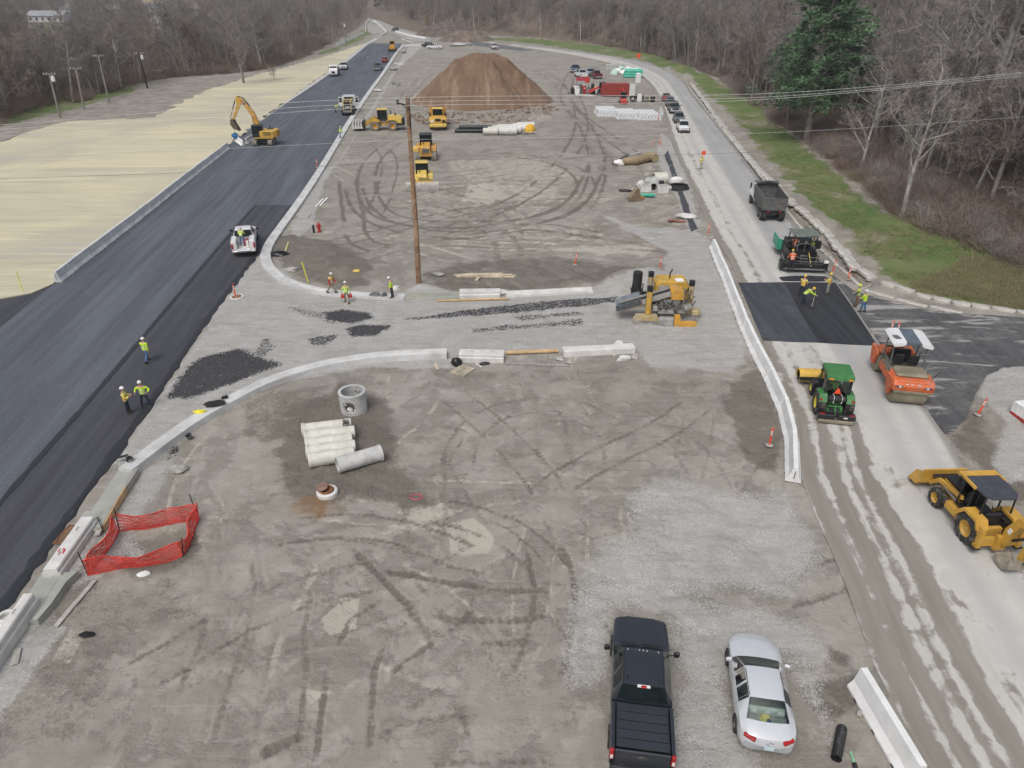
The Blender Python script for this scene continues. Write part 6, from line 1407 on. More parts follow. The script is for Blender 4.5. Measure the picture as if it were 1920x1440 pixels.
for k,(mm,f0,f1) in enumerate(((BLKM,.30,.55),(CWHT,.44,.52),(REDM,.55,.62))):
 a = Vector(BO[3]).lerp(Vector(BO[4]),f0);b = Vector(BO[3]).lerp(Vector(BO[4]),f1);c = (a + b) / 2;q = MB()
 for s in (-1,1): q.box((c.x + s * (.228 + .003 * k),c.y,c.z),(.012,(b - a).length,.3 - .06 * k),0,(math.atan2((b - a).z,(b - a).y),0,0))
 q.obj('boom_panel',mm,bo)
bpy.context.view_layer.update()
hook = t.matrix_basis @ (U.matrix_basis @ Vector((.25,5.3,2.6)))
t2 = thing('lifting_sling','blue webbing sling hanging from the excavator bucket','sling',(hook.x,hook.y,1.0));m = MB();m.cyl((0,0,1.5),(0,0,.55),.03);m.obj('chain',STEEL,t2);m = MB();m.blob((0,0,.25),(.42,.3,.42),6,2,.45);m.tube([(-.1,0,.6),(-.55,0,.3),(-.5,.1,.0)],.08,5);m.tube([(.1,0,.6),(.5,0,.4),(.55,.1,.1)],.08,5);m.obj('webbing',mat('blue_web',(.02,.14,.36),.7),t2)
bb = make_barrier(3.05,CWHT,'white barrier piece hanging from the excavator sling above the straw edge');bb.location = (hook.x + .7,hook.y - .5,.15);bb.rotation_euler = (0,.12,head((405,256),(436,270)) + PI / 2)
# ---- wheel loader carrying concrete blocks
A,B = G(753,243),G(690,243);t = thing('wheel_loader','yellow wheel loader carrying a bunch of concrete barriers','wheel loader',G(719,243),head((753,243),(690,244)))
m = MB();m.prism([(-3.3,1.15),(-3.35,2.0),(-2.9,2.25),(-.9,2.4),(-.9,1.15)],'x',-.85,.85,.05);m.obj('engine_hood',YELP,t)
m = MB();m.bx(-.95,.95,-3.7,-3.2,.9,1.9);m.obj('rear_grille',BLKM,t);m = MB();m.box((0,-3.0,.95),(2.3,1.0,.35),.05);m.obj('counterweight',BLKM,t)
m = MB();m.bx(-.55,.55,-1.2,2.2,.75,1.2);m.obj('chassis',YEL,t)
for s in (-1,1):
 m = MB();m.prism([(-2.4,1.55),(-2.1,1.8),(-1.0,1.8),(-.7,1.5),(-.9,1.5),(-1.2,1.68),(-2.0,1.68),(-2.2,1.5)],'x',s * 1.05 - .3,s * 1.05 + .3);m.obj('fender',YEL,t)
 m = MB();m.prism([(1.0,1.9),(1.4,2.15),(2.9,1.3),(3.3,.65),(3.0,.5),(2.5,1.0),(1.3,1.6)],'x',s * .6 - .1,s * .6 + .1);m.obj('lift_arm',YEL,t)
 m = MB();m.prism([(.3,1.5),(.7,1.85),(1.9,1.85),(2.2,1.5)],'x',s * 1.05 - .28,s * 1.05 + .28);m.obj('fender',YEL,t)
 for y in (1.25,-1.7): big_wheel(t,s * 1.05,y,.78,.6,YELO,dusty=mat('pale_dusty_tyre',(.21,.195,.17),.95,var=.2,scale=3))
cab_box(t,-.72,.72,-.75,.75,1.5,3.25,BLKM,YELP,low=.3)
m = MB();m.cyl((.5,-1.4,2.4),(.5,-1.4,3.0),.08);m.cyl((-.3,-2.2,2.3),(-.3,-2.2,2.75),.12);m.obj('exhaust',BLKM,t)
m = MB();m.prism([(3.0,.4),(3.0,1.5),(3.25,1.6),(3.3,.5),(3.3,.4)],'x',-1.2,1.2);m.obj('fork_carriage',BLKM,t)
for s in (-1,1): m = MB();m.bx(s * .6 - .08,s * .6 + .08,3.3,4.7,.38,.46);m.obj('fork',BLKM,t)
LM = t.matrix_basis
for k in range(4):
 b2 = make_barrier(3.0,CONCW,f'{ORD[k]} concrete barrier from the loader on the forks of the wheel loader',False);b2.location = LM @ Vector((0,3.55 + k * .46,.47));b2.rotation_euler = (0,0,t.rotation_euler.z + .02);b2.scale = (1,.75,1.3);b2['group'] = 'barriers carried by the wheel loader'
# ---- articulated dumper facing the camera
t = thing('dump_truck','yellow articulated dumper facing the camera in front of the dirt pile','dump truck',G(822,240),head((822,200),(822,241)))
m = MB();m.prism([(-1.25,1.2),(-1.3,1.7),(-1.0,2.0),(1.0,2.0),(1.3,1.7),(1.25,1.2)],'y',-.2,2.3);m.obj('front_body',YELP,t)
m = MB();m.prism([(1.1,1.3),(2.6,1.1),(2.6,1.75),(1.9,2.15),(1.0,2.2)],'x',-1.3,1.3,.05);m.obj('hood',YEL,t)
m = MB();m.box((0,2.42,1.55),(.95,.4,.7),.04,(-.5,0,0));gr = m.obj('grille',BLKM,t);m = MB();m.tube([(-.45,2.62,1.25),(.45,2.42,1.85)],.05,6);m.obj('grille_bar',STEELL,gr)
for s in (-1,1): m = MB();m.box((s * .95,2.55,1.5),(.5,.3,.45),.06);m.obj('headlight',CLAMP if s > 0 else BLKM,t)
m = MB();m.box((0,2.75,.85),(2.9,.45,.5),.1);m.obj('bumper',YELP,t)
cab_box(t,-.85,.85,-.1,1.2,2.0,3.25,YEL,YELP,low=.22)
for s in (-1,1):
 m = MB();m.box((s * 1.3,1.4,2.4),(.25,.1,.6),.03);m.obj('mirror',BLKM,t);m = MB();m.prism([(.1,1.4),(.6,1.9),(1.9,1.9),(2.2,1.4),(1.9,1.5),(.6,1.5)],'x',s * 1.15 - .35,s * 1.15 + .35);m.obj('fender',YEL,t)
 for y in (1.1,-2.6,-4.3): big_wheel(t,s * 1.15,y,.8,.6,YELO)
m = MB();m.prism([(-1.0,1.5),(-1.5,2.9),(-1.42,2.95),(-.95,1.6),(.95,1.6),(1.42,2.95),(1.5,2.9),(1.0,1.5)],'y',-5.8,-.7);m.prism([(-1.0,1.6),(-1.5,3.25),(1.5,3.25),(1.0,1.6)],'y',-.75,-.55);m.obj('dump_bed',YELO,t)
m = MB();m.bx(-.4,.4,-5.5,.2,.85,1.3);m.obj('chassis',BLKM,t)
# ---- bulldozers
def dozer(label,px,hd,blade=3.6,body=YELP,s=1.0,blademat=None,cabm=BLKM,canopy=False):
 t = thing('bulldozer',label,'bulldozer',G(*px),hd)
 for k in (-1,1): track(t,k * 1.0,-1.75,1.75,.6,.95,DRT)
 m = MB();m.bx(-.7,.7,-1.6,1.7,.6,1.1);m.obj('chassis',body,t)
 m = MB();m.prism([(.1,1.1),(.1,2.05),(1.5,1.85),(1.85,1.6),(1.85,1.0)],'x',-.55,.55,.06);m.obj('hood',body,t)
 m = MB();m.bx(-.42,.42,1.84,1.88,1.05,1.55);g_ = m.obj('grille',body if blade else GREYM,t)
 for i in range(5): m = MB();m.bx(-.4,.4,1.88,1.90,1.1 + i * .09,1.14 + i * .09);m.obj('louver',GREYM,g_)
 for k in (-1,1): m = MB();m.prism([(-1.6,.95),(-1.6,1.6),(.2,1.6),(.5,1.0)],'x',k * .95 - .35,k * .95 + .35,.06);m.obj('fender',body,t)
 m = MB();m.bx(-.75,.75,-2.0,-1.2,1.1,2.1);m.obj('fuel_tank',body,t)
 cab_box(t,-.72,.72,-1.15,.15,1.3,2.85,cabm,body if blade else cabm,low=.2)
 m = MB();m.cyl((.3,.9,1.9),(.3,.9,2.6),.06);m.obj('exhaust',BLKM,t)
 if blade:
  rings = []
  for x in np.linspace(-blade / 2,blade / 2,7):
   rings.append([(x,2.65 + .25 * math.cos(a) - .25,.55 + .62 * math.sin(a)) for a in np.linspace(-1.45,1.45,8)] + [(x,2.45 + .2 * math.cos(a) - .25,.55 + .62 * math.sin(a)) for a in np.linspace(1.45,-1.45,8)])
  m = MB();m.loft(rings);o = m.obj('blade',blademat or mat('pale_steel',(.46,.44,.40),.55,.1,dust=.25),t,smooth=35)
  m = MB();m.bx(-blade / 2,blade / 2,2.60,2.68,-.03,.12);m.obj('cutting_edge',STEELL,o);m = MB();m.bx(-blade * .36,blade * .36,2.25,2.5,1.12,1.24);m.obj('blade_cap',body,o)
  for k in (-1,1): m = MB();m.tube([(k * .75,.5,.6),(k * .75,2.3,.5)],.12,6);m.obj('push_arm',body,t)
 t.scale = (s,s,s);return t
dozer('yellow bulldozer with a wide pale blade lowered towards the camera',(793,350),head((793,300),(791,360)),3.9,YELP)
d2 = dozer('orange yellow machine with a dark glass cab and a grey grille parked behind the bulldozer',(800,297),head((806,250),(797,300)),0,YELO,1.12,cabm=mat('teal_black',(.018,.03,.03),.5))
m = MB();m.box((1.3,.3,1.2),(.9,1.2,.6),.05);m.obj('side_box',YELP,d2)
# ---- slipform kerb machine
T0 = G(1246,602);t = thing('kerb_machine','yellow slipform kerb machine with a conveyor on the gravel entrance','paving machine',T0,0)
DY = mat('dusty_yellow',(.50,.38,.16),.65,var=.2,dust=.45,scale=1.4,dcol=(.40,.38,.34));DG = mat('cement_grey',(.33,.32,.30),.9,var=.2,dust=.4,scale=1.6,dcol=(.42,.41,.38))
def leg_col(x,y,m_=YEL,h=3.0):
 q = MB();q.cyl((x,y,.75),(x,y,h - .35),.21,n=14);o = q.obj('leg_column',m_,t,smooth=35);q = MB();q.cyl((x,y,h - .35),(x,y,h),.22,n=14);q.obj('column_cap',BLKM,o,smooth=35)
 return o
for x,y,mm in ((-1.35,-.4,YEL),(-.95,2.6,DY),(1.85,.9,DY)): leg_col(x,y,mm,2.75)
for x,y in ((-1.45,-.55),(-1.0,2.7),(1.85,.9)):
 o = track(t,0,-.9,.9,.36,.6,DG,ins=.1);o.location = (x,y,0);o.rotation_euler = (0,0,PI / 2)
 m = MB();m.prism([(-.95,.3),(-.75,.68),(.75,.68),(.95,.35),(.8,.28),(-.8,.28)],'x',x * 0 - .2,.2);q = m.obj('track_guard',DY,t);q.location = (x,y,.02);q.rotation_euler = (0,0,PI / 2)
m = MB();m.bx(-1.0,1.6,2.1,2.4,.95,1.25);m.bx(-1.2,1.9,.2,.5,.9,1.2);m.bx(-1.0,-.7,-.5,2.5,.95,1.2);m.bx(1.3,1.6,-.2,2.3,.95,1.2);m.obj('main_frame',DG,t)
m = MB();m.prism([(-.7,1.25),(-.75,2.35),(-.55,2.6),(1.4,2.6),(1.75,2.2),(1.75,1.25)],'y',.9,2.5,.05);m.obj('engine_cover',YEL,t)
m = MB();m.bx(-.55,.55,.86,.895,1.7,2.35);m.obj('radiator_grille',DG,t)
m = MB();m.box((.95,1.2,2.66),(.6,.5,.08),.02,(.1,0,.2));m.obj('sun_screen',CWHT,t)
m = MB();m.prism([(.25,1.75),(.2,2.35),(.6,2.5),(1.1,2.35),(1.15,1.75)],'y',-.35,.75,.04);m.obj('discharge_hood',YELO,t)
m = MB();m.prism([(.35,1.75),(.9,1.75),(.75,1.0),(.5,1.0)],'y',-.3,.5);m.obj('drop_chute',GREYM,t)
m = MB();m.prism([(.55,.75),(.95,.75),(1.05,0.25),(2.2,.25),(2.2,0),(.55,0)],'y',-.95,-.45);m.obj('kerb_mold',YELO,t)
m = MB();m.bx(-.6,.5,-.95,-.5,.0,.5);m.bx(-.55,.45,-.97,-.96,.1,.42);m.obj('trimmer_box',DG,t)
m = MB();m.cyl((-.5,-.6,.35),(.5,-.6,.35),.28,n=10);m.obj('trimmer_drum',STEEL,t)
a,b = Vector((-3.35,.35,.95)),Vector((.5,.25,2.25));d = (b - a);L = d.length;ang = math.atan2(d.z,d.x)
m = MB();m.M = Matrix.Translation((a + b) / 2) @ Matrix.Rotation(-ang,4,'Y');m.bx(-L / 2,L / 2,-.38,.38,-.03,.03);m.M = None;cv = m.obj('conveyor_belt',BLK,t)
for s in (-1,1): m = MB();m.M = Matrix.Translation((a + b) / 2) @ Matrix.Rotation(-ang,4,'Y');m.bx(-L / 2,L / 2,s * .42 - .03,s * .42 + .03,-.2,.16);m.M = None;m.obj('conveyor_side',DG,cv)
m = MB();m.M = Matrix.Translation(a + d * .16) @ Matrix.Rotation(-ang,4,'Y');m.prism([(-.6,-.1),(-.78,.34),(-.72,.36),(-.5,-.04),(.5,-.04),(.72,.36),(.78,.34),(.6,-.1)],'x',-.95,.95);m.M = None;m.obj('hopper',mat('blue_grey_steel',(.13,.15,.18),.4,.4,dust=.25,dcol=(.35,.36,.37)),t)
m = MB();m.M = Matrix.Translation(a + d * .25 + Vector((0,0,-.24))) @ Matrix.Rotation(-ang,4,'Y');m.bx(-.9,1.1,-.35,.35,-.08,.08);m.M = None;m.obj('conveyor_beam',YELO,t)
m = MB();m.lathe([(.36,0),(.36,1.35),(.32,1.38),(.001,1.30)],(-1.95,2.6,1.35),n=20);m.obj('water_tank',BLK,t,smooth=35)
m = MB();m.box((-1.95,2.6,1.28),(.9,.9,.1),.02);m.tube([(-2.35,2.2,.9),(-2.35,2.2,1.9)],.04,5);m.tube([(-1.55,2.2,.9),(-1.55,2.2,2.0)],.04,5);m.bx(-2.0,-.9,2.5,2.7,1.0,1.2);m.obj('tank_platform',BLKM,t)
m = MB();m.cyl((.3,1.7,2.58),(.3,1.7,3.0),.05);m.tube([(.3,1.7,3.0),(.42,1.7,3.2),(.42,1.75,3.3)],.05,6);m.obj('exhaust',BLKM,t)
for k,(c0_,c1) in enumerate((((1.6,.6,1.2),(1.75,.3,2.3)),((1.2,-.1,.9),(1.25,.4,2.4)),((-.8,.1,1.0),(-.6,.4,1.9)),((-.1,-.2,.7),(-.05,.1,1.6)))): m = MB();m.cyl(c0_,c1,.06);m.obj('hydraulic_ram',STEEL,t)
m = MB();rr = random.Random(5)
for k in range(14):
 a0 = Vector((rr.uniform(1.2,2.1),rr.uniform(.2,1.2),rr.uniform(.8,1.4)));b0 = a0 + Vector((rr.uniform(-.3,.3),rr.uniform(-.2,.2),rr.uniform(.5,1.2)));m.tube([a0,(a0 + b0) / 2 + Vector((rr.uniform(-.3,.3),rr.uniform(-.3,.1),.3)),b0],.03,4)
for k in range(8):
 a0 = Vector((rr.uniform(-1.2,.4),rr.uniform(-.3,.3),rr.uniform(.6,1.1)));b0 = a0 + Vector((rr.uniform(-.6,.6),0,rr.uniform(0,.6)));m.tube([a0,(a0 + b0) / 2 + Vector((0,-.2,.2)),b0],.03,4)
m.obj('hydraulic_hoses',BLK,t)
m = MB();m.box((.0,.0,.75),(1.2,.5,.25),.04);m.box((1.1,.3,.7),(.8,.5,.3),.05);m.box((-.3,.3,1.3),(.3,.3,.4),.04);m.obj('valve_blocks',DG,t)
m = MB();m.box((2.15,-.1,.75),(.5,.35,.4),.08);m.obj('operator_step',DY,t)
t.rotation_euler = (0,0,-.06);t.scale = (1.0,1.0,1.05)
# ---- dump truck seen from behind
t = thing('dump_truck','grey steel dump truck with an empty bed on the right road','dump truck',G(1442,408,.03),head((1442,416),(1414,352)) + .06)
GB = mat('grey_bed_steel',(.15,.15,.145),.5,.3,var=.2,dust=.12)
m = MB();m.prism([(-1.2,1.15),(-1.25,2.6),(-1.13,2.6),(-1.08,1.3),(1.08,1.3),(1.13,2.6),(1.25,2.6),(1.2,1.15)],'y',-1.6,3.6);bed = m.obj('bed',GB,t)
m = MB();m.prism([(-1.1,1.3),(-1.13,2.85),(1.13,2.85),(1.1,1.3)],'y',3.5,3.62);m.box((0,4.0,2.85),(2.5,.9,.08),.02);m.obj('bed_front',GB,bed)
for s in (-1,1):
 for k in range(9): m = MB();m.bx(s * 1.255 - .03,s * 1.255 + .03,-1.3 + k * .58,-1.18 + k * .58,1.2,2.5);m.obj('bed_rib',GB,bed)
m = MB();m.box((0,-1.66,1.85),(2.3,.08,1.25),.02);tg_ = m.obj('tailgate',GB,t)
for z in (1.3,1.65,2.05,2.4): m = MB();m.bx(-1.12,1.12,-1.735,-1.705,z,z + .07);m.obj('tailgate_rib',GB,tg_)
m = MB();m.bx(-.95,.95,-1.3,3.4,2.5,2.52) if False else m.tube([(-1.1,3.3,2.75),(0,3.3,2.95),(1.1,3.3,2.75)],.16,7);m.obj('rolled_tarp',BLK,t)
m = MB();m.bx(-.45,.45,-1.5,6.0,.75,1.1);m.obj('chassis',BLKM,t)
m = MB();m.prism([(4.0,.8),(4.0,2.5),(5.0,2.5),(5.4,1.75),(6.6,1.55),(6.75,.8)],'x',-1.05,1.05,.05);m.obj('cab',WHT,t)
for s in (-1,1):
 m = MB();m.bx(s * 1.06 - .01,s * 1.06 + .01,4.2,5.0,1.75,2.35);m.obj('side_window',GLS,t);m = MB();m.box((s * 1.42,4.9,2.2),(.16,.12,.6),.04);m.obj('mirror',BLKM,t);m = MB();m.cyl((s * .95,3.85,1.0),(s * .95,3.85,3.1),.07);m.obj('exhaust',STEELL,t)
 m = MB();m.box((s * 1.0,5.9,1.05),(.3,1.1,.5),.1);m.obj('fender',WHT,t)
 wheel(t,s * 1.02,5.7,.52,.3)
 for y in (.2,-.95):
  wheel(t,s * 1.08,y,.52,.28);wheel(t,s * .74,y,.52,.28)
 m = MB();m.box((s * .9,-1.75,.75),(.55,.03,.6));m.obj('mud_flap',BLK,t);m = MB();m.box((s * .6,-1.72,1.08),(.25,.05,.12),.02);m.obj('taillight',RLAMP,t)
# ---- asphalt paver seen from behind
t = thing('asphalt_paver','black and green asphalt paver seen from behind on the right road','asphalt paver',G(1499,501,.03),head((1505,510),(1478,436)) + .10)
for s in (-1,1): track(t,s * .95,-.4,2.6,.4,.8,BLKM)
m = MB();m.bx(-1.15,1.15,-.3,2.9,.6,1.5);m.obj('tractor_body',BLKM,t)
m = MB();m.bx(-1.1,1.1,1.0,2.6,1.5,1.95);m.obj('engine_hood',BLKM,t)
for s in (-1,1):
 m = MB();m.prism([(2.9,.6),(2.9,1.6),(4.9,1.6),(4.9,.7)],'x',s * 1.45 - .06,s * 1.45 + .06);m.obj('hopper_wing',GRNT,t)
 m = MB();m.box((s * 1.3,2.9,1.1),(.4,.1,.95),.02,(0,0,s * .4));m.obj('hopper_wing',GRNT,t)
 m = MB();m.cyl((s * .95,-.2,1.5),(s * .95,-.2,2.9),.05);m.cyl((s * .95,1.6,1.9),(s * .95,1.6,2.9),.05);m.obj('roof_post',BLKM,t)
 m = MB();m.box((s * 1.2,.3,1.95),(.5,.6,.55),.08,(0,0,s * .3));m.box((s * 1.2,.05,2.3),(.4,.3,.3),.05);m.obj('operator_console',BLKM,t)
 m = MB();m.box((s * .8,.2,1.85),(.45,.45,.12),.05);m.box((s * .8,.38,2.15),(.42,.1,.5),.04);m.obj('seat',BLKM,t)
 m = MB();m.tube([(s * 1.3,1.2,.9),(s * 1.4,-.6,.7),(s * 1.4,-1.1,.5)],.09,6);m.obj('tow_arm',BLKM,t)
m = MB();m.bx(-1.35,1.35,2.9,4.9,.55,.68);m.obj('hopper_floor',BLKM,t)
m = MB();m.box((0,.7,2.94),(2.3,2.0,.07),.03);m.obj('canopy',mat('canopy_grey_green',(.15,.18,.155),.5,dust=.25),t)
m = MB();m.box((0,-.95,.55),(3.5,.75,.5),.05);sc_ = m.obj('screed',BLKM,t);m = MB();m.box((0,-1.42,.35),(3.4,.35,.06),.01);m.obj('walkway',GREYM,sc_)
for s in (-1,1): m = MB();m.box((s * 1.85,-.9,.55),(.25,.95,.65),.04);m.obj('end_gate',BLKM,sc_)
m = MB();m.box((1.75,-1.3,1.0),(.35,.3,.2),.04);m.obj('white_box',CWHT,sc_)
m = MB()
for s in (-1,1):
 for z in (1.0,1.35): m.tube([(s * .35,-1.3,z),(s * 1.5,-1.3,z)],.022,5)
 for x in (.35,.9,1.5): m.tube([(s * x,-1.3,.8),(s * x,-1.3,1.4)],.022,5)
m.obj('guard_rail',STEEL,sc_)
for k in range(4): m = MB();m.bx(-.35,.35,-.75 - .1 * k,-.5 - .1 * k,1.25 - k * .22,1.3 - k * .22);m.obj('ladder_step',GREYM,t)
m = MB();m.tube([(.4,-.5,1.5),(.55,-1.35,.6)],.035,5);m.obj('yellow_rail',YELP,t)
m = MB();rr = random.Random(9)
for k in range(26):
 a0 = Vector((rr.uniform(-1.2,1.2),rr.uniform(-.6,-.2),rr.uniform(.7,1.8)));b0 = a0 + Vector((rr.uniform(-.5,.5),rr.uniform(-.2,.2),rr.uniform(-.3,.5)));m.tube([a0,(a0 + b0) / 2 + Vector((0,-.15,.1)),b0],rr.uniform(.02,.05),4)
m.obj('hoses',BLK,t)
m = MB();m.tube([(-.9,-.3,1.9),(-.4,-.35,2.25),(.4,-.35,2.25),(.9,-.3,1.9)],.025,5);m.tube([(-.6,-.3,1.55),(-.6,-.32,2.2)],.025,5);m.tube([(0,-.3,1.55),(0,-.32,2.2)],.025,5);m.tube([(.6,-.3,1.55),(.6,-.32,2.2)],.025,5);m.obj('platform_rail',STEEL,t)
for x in (-.25,.45): m = MB();m.box((x,1.05,1.97),(.25,.2,.16),.03);m.obj('lamp_box',CWHT,t)
# ---- double drum roller
t = thing('road_roller','orange double drum roller with a white canopy on the right road','road roller',G(1679,722,.03),head((1690,750),(1663,650)) + .12);t.scale = (1.13,1.13,1.08)
DRUM = mat('muddy_drum',(.27,.235,.165),.7,.15,var=.2,dust=.3,scale=1.4,dcol=(.33,.29,.21))
for y in (-1.75,1.75):
 m = MB();m.lathe([(.60,-.84),(.64,-.80),(.64,.80),(.60,.84),(.3,.84),(.001,.8)],(0,y,.64),'x',n=36);m.lathe([(.60,-.84),(.3,-.84),(.001,-.8)],(0,y,.64),'x',n=36);m.obj('drum',DRUM,t,smooth=35)
 for s in (-1,1): m = MB();m.prism([(y - .55,1.25),(y - .5,1.5),(y + .5,1.5),(y + .55,1.25),(y + .2,.5),(y - .2,.5)],'x',s * .95 - .08,s * .95 + .08,.05);m.obj('drum_yoke',ORG,t)
m = MB();m.box((0,-1.65,1.42),(1.7,1.45,.32),.08);m.prism([(-2.45,1.0),(-2.5,1.3),(-2.3,1.56),(-1.9,1.56),(-1.9,1.3),(-2.2,1.0)],'x',-.98,.98,.03);m.obj('rear_frame',ORG,t)
m = MB();m.box((0,-1.45,1.66),(1.55,1.1,.22),.1);m.obj('water_tank',DRT if False else DRUM,t)
for s in (-1,1): m = MB();m.box((s * .72,-2.49,1.28),(.42,.05,.14),.02);o = m.obj('light_panel',GREYM,t);m = MB();m.cyl((s * .66,-2.53,1.28),(s * .66,-2.5,1.28),.06,n=10);m.obj('lamp',CLAMP,o);m = MB();m.cyl((s * .82,-2.53,1.28),(s * .82,-2.5,1.28),.045,n=10);m.obj('red_lamp',RLAMP,o)
m = MB();m.box((0,-2.52,.98),(1.85,.06,.12),.01);m.obj('scraper_bar',DRUM,t)
m = MB();m.box((0,1.6,1.45),(1.7,.8,.26),.08);m.obj('front_hood',ORG,t);m = MB();m.box((0,1.9,1.5),(1.1,.5,.16),.05);m.obj('front_tank',DRUM,t)
m = MB();m.box((0,.1,.95),(1.75,1.5,.5),.08);m.obj('platform',ORG,t);m = MB();m.bx(-.85,.85,-.6,.9,1.21,1.24);m.obj('deck',DRUM,t)
m = MB();m.box((-.35,-.15,1.6),(.5,.5,.14),.05);m.box((-.35,-.38,1.9),(.48,.12,.55),.05);m.box((.4,-.15,1.6),(.5,.5,.14),.05);m.box((.4,-.38,1.9),(.48,.12,.55),.05);m.obj('seat',BLKM,t)
m = MB();m.box((0,.62,1.65),(1.0,.3,.75),.06);m.lathe([(.2,0),(.22,.02),(.2,.04)],(-.3,.4,2.0),n=14);m.obj('dashboard',BLKM,t)
for s in (-1,1):
 for y in (-.62,.75): m = MB();m.cyl((s * .8,y,1.2),(s * .82,y * .85,2.95),.035,n=6);m.obj('canopy_post',GREYM,t)
 m = MB();m.tube([(s * .95,-.6,1.2),(s * .95,-.6,1.9),(s * .95,.6,1.9),(s * .95,.6,1.2)],.025,6);m.obj('hand_rail',GREYM,t)
CAN = [(-.95,2.82),(-1.0,2.95),(-.85,3.08),(-.36,3.13),(-.36,3.0),(-.5,2.9)]
for s in (-1,1): m = MB();m.prism([(s * a,b) for a,b in CAN],'y',-.9,1.05,.08);m.obj('canopy_side',WHT,t)
m = MB();m.bx(-.355,.355,-.85,1.0,3.0,3.12);m.obj('canopy_centre',mat('slate_blue',(.11,.135,.17),.5),t)
m = MB();m.box((-.7,-.2,3.13),(.35,.45,.02),.01,(0,.15,.3));m.obj('canopy_logo',GREYM,t)
m = MB();m.tube([(.9,-2.0,1.6),(1.1,-2.1,2.1),(1.2,-2.1,2.15)],.02,5);m.obj('antenna',BLKM,t)
for k,x in enumerate((-.35,-.1,.2)): m = MB();m.box((x,-2.47 - .02,1.43),(.14,.02,.05),0,(.6,0,0));m.obj('small_decal',CWHT,t)
# ---- green tractor with a yellow sweeper broom
t = thing('tractor','green tractor with cab towing edge and a front broom on the muddy lane','tractor',G(1553,763,.03),head((1562,790),(1535,690)) + .05)
m = MB();m.prism([(.4,.9),(.4,1.45),(1.9,1.3),(2.1,1.1),(2.1,.8)],'x',-.36,.36,.08);m.obj('hood',GRN,t);m = MB();m.bx(-.3,.3,-1.0,1.9,.5,.9);m.obj('chassis',GRN,t)
YR = mat('rim_yellow',(.72,.60,.04),.45)
for s in (-1,1): big_wheel(t,s * .78,-.75,.68,.48,YR,18);big_wheel(t,s * .72,1.45,.46,.30,YR,14)
for s in (-1,1): m = MB();m.prism([(-1.35,1.05),(-1.1,1.45),(-.4,1.45),(-.05,1.1),(-.4,1.32),(-1.05,1.32)],'x',s * .74 - .22,s * .74 + .22);o = m.obj('fender',GRN,t);m = MB();m.cyl((s * .86,-1.34,1.2),(s * .86,-1.30,1.2),.075,n=10);m.obj('tail_lamp',RLAMP,o)
cab_box(t,-.66,.66,-.95,.5,1.0,2.35,BLKM,BLKM,gl,low=.15)
m = MB();m.prism([(-1.15,2.40),(-1.1,2.58),(-.9,2.66),(.5,2.66),(.65,2.55),(.65,2.40)],'x',-.72,.72,.06);m.obj('cab_roof',GRN,t)
for s in (-1,1): m = MB();m.box((s * .52,-1.16,2.46),(.24,.05,.1),.02);m.obj('amber_lamp',mat('amber',(.75,.25,.02),.3),t)
m = MB();m.prism([(-.2,1.48),(.2,1.48),(.03,1.84),(-.03,1.84)],'y',-1.02,-1.005);m.obj('slow_triangle',mat('slow_orange',(.9,.10,.03),.5),t)
m = MB();m.box((0,-1.25,1.28),(1.05,.42,.42),.16);o = m.obj('rear_tank',BLK,t)
for x in (-.22,.22): m = MB();m.box((x,-1.25,1.28),(.03,.435,.435),.16);m.obj('strap',CWHT,o)
m = MB();m.tube([(-.4,-1.2,.75),(.4,-1.2,.75)],.05,6);m.tube([(0,-1.0,.9),(.0,-1.5,.5)],.05,6);m.tube([(-.4,-.9,.6),(-.35,-1.55,.45)],.045,6);m.tube([(.4,-.9,.6),(.35,-1.55,.45)],.045,6);m.box((.3,-1.35,.62),(.16,.2,.3),.04);m.obj('hitch',GRN,t)
m = MB();m.box((-.52,-1.72,.42),(.95,.4,.28),.03);m.box((.58,-1.72,.42),(.95,.4,.28),.03);m.bx(-.1,.15,-1.8,-1.6,.35,.42);dr_ = m.obj('drop_pan',BLKM,t);
for x in (-.75,.85): m = MB();m.box((x,-1.8,.565),(.3,.1,.02));m.obj('red_decal',RLAMP,dr_)
m = MB();m.box((.5,-1.925,.44),(.22,.015,.08));m.obj('white_decal',CWHT,dr_)
m = MB();m.box((0,-1.98,.18),(1.9,.12,.2),.03);m.obj('drag_blade',DRUM,t)
m = MB();m.M = Matrix.Translation((-.25,2.85,.55)) @ Matrix.Rotation(.12,4,'Z');m.lathe([(.30,-1.15),(.30,1.15)],ax='x',n=18);m.M = None;m.obj('broom',BLK,t,smooth=40)
m = MB();m.M = Matrix.Translation((-.25,2.85,.55)) @ Matrix.Rotation(.12,4,'Z');m.loft([[(x,.44 * math.cos(a),.44 * math.sin(a)) for a in np.linspace(-.5,PI + .6,12)] + [(x,.40 * math.cos(a),.40 * math.sin(a)) for a in np.linspace(PI + .6,-.5,12)] for x in (-1.2,1.2)]);m.M = None;hd_ = m.obj('broom_hood',mat('broom_yellow',(.68,.42,.07),.5,dust=.15),t,smooth=35)
m = MB();m.M = Matrix.Translation((-.25,2.85,.55)) @ Matrix.Rotation(.12,4,'Z');m.box((0,-.45,.0),(2.4,.05,.25),.01);m.box((.2,-.2,.5),(.2,.3,.2),.04);m.M = None;m.obj('hood_flap',BLK,hd_)
m = MB();m.tube([(-.2,2.0,.6),(-.25,2.6,.75)],.07,6);m.tube([(.2,2.0,.6),(.1,2.6,.75)],.07,6);m.obj('broom_arm',BLKM,t)
m = MB();m.box((-.75,.95,1.0),(.35,.5,.4),.05);m.obj('battery_box',BLKM,t);m = MB();m.cyl((.28,1.2,1.35),(.28,1.2,2.2),.035);m.obj('exhaust',BLKM,t)
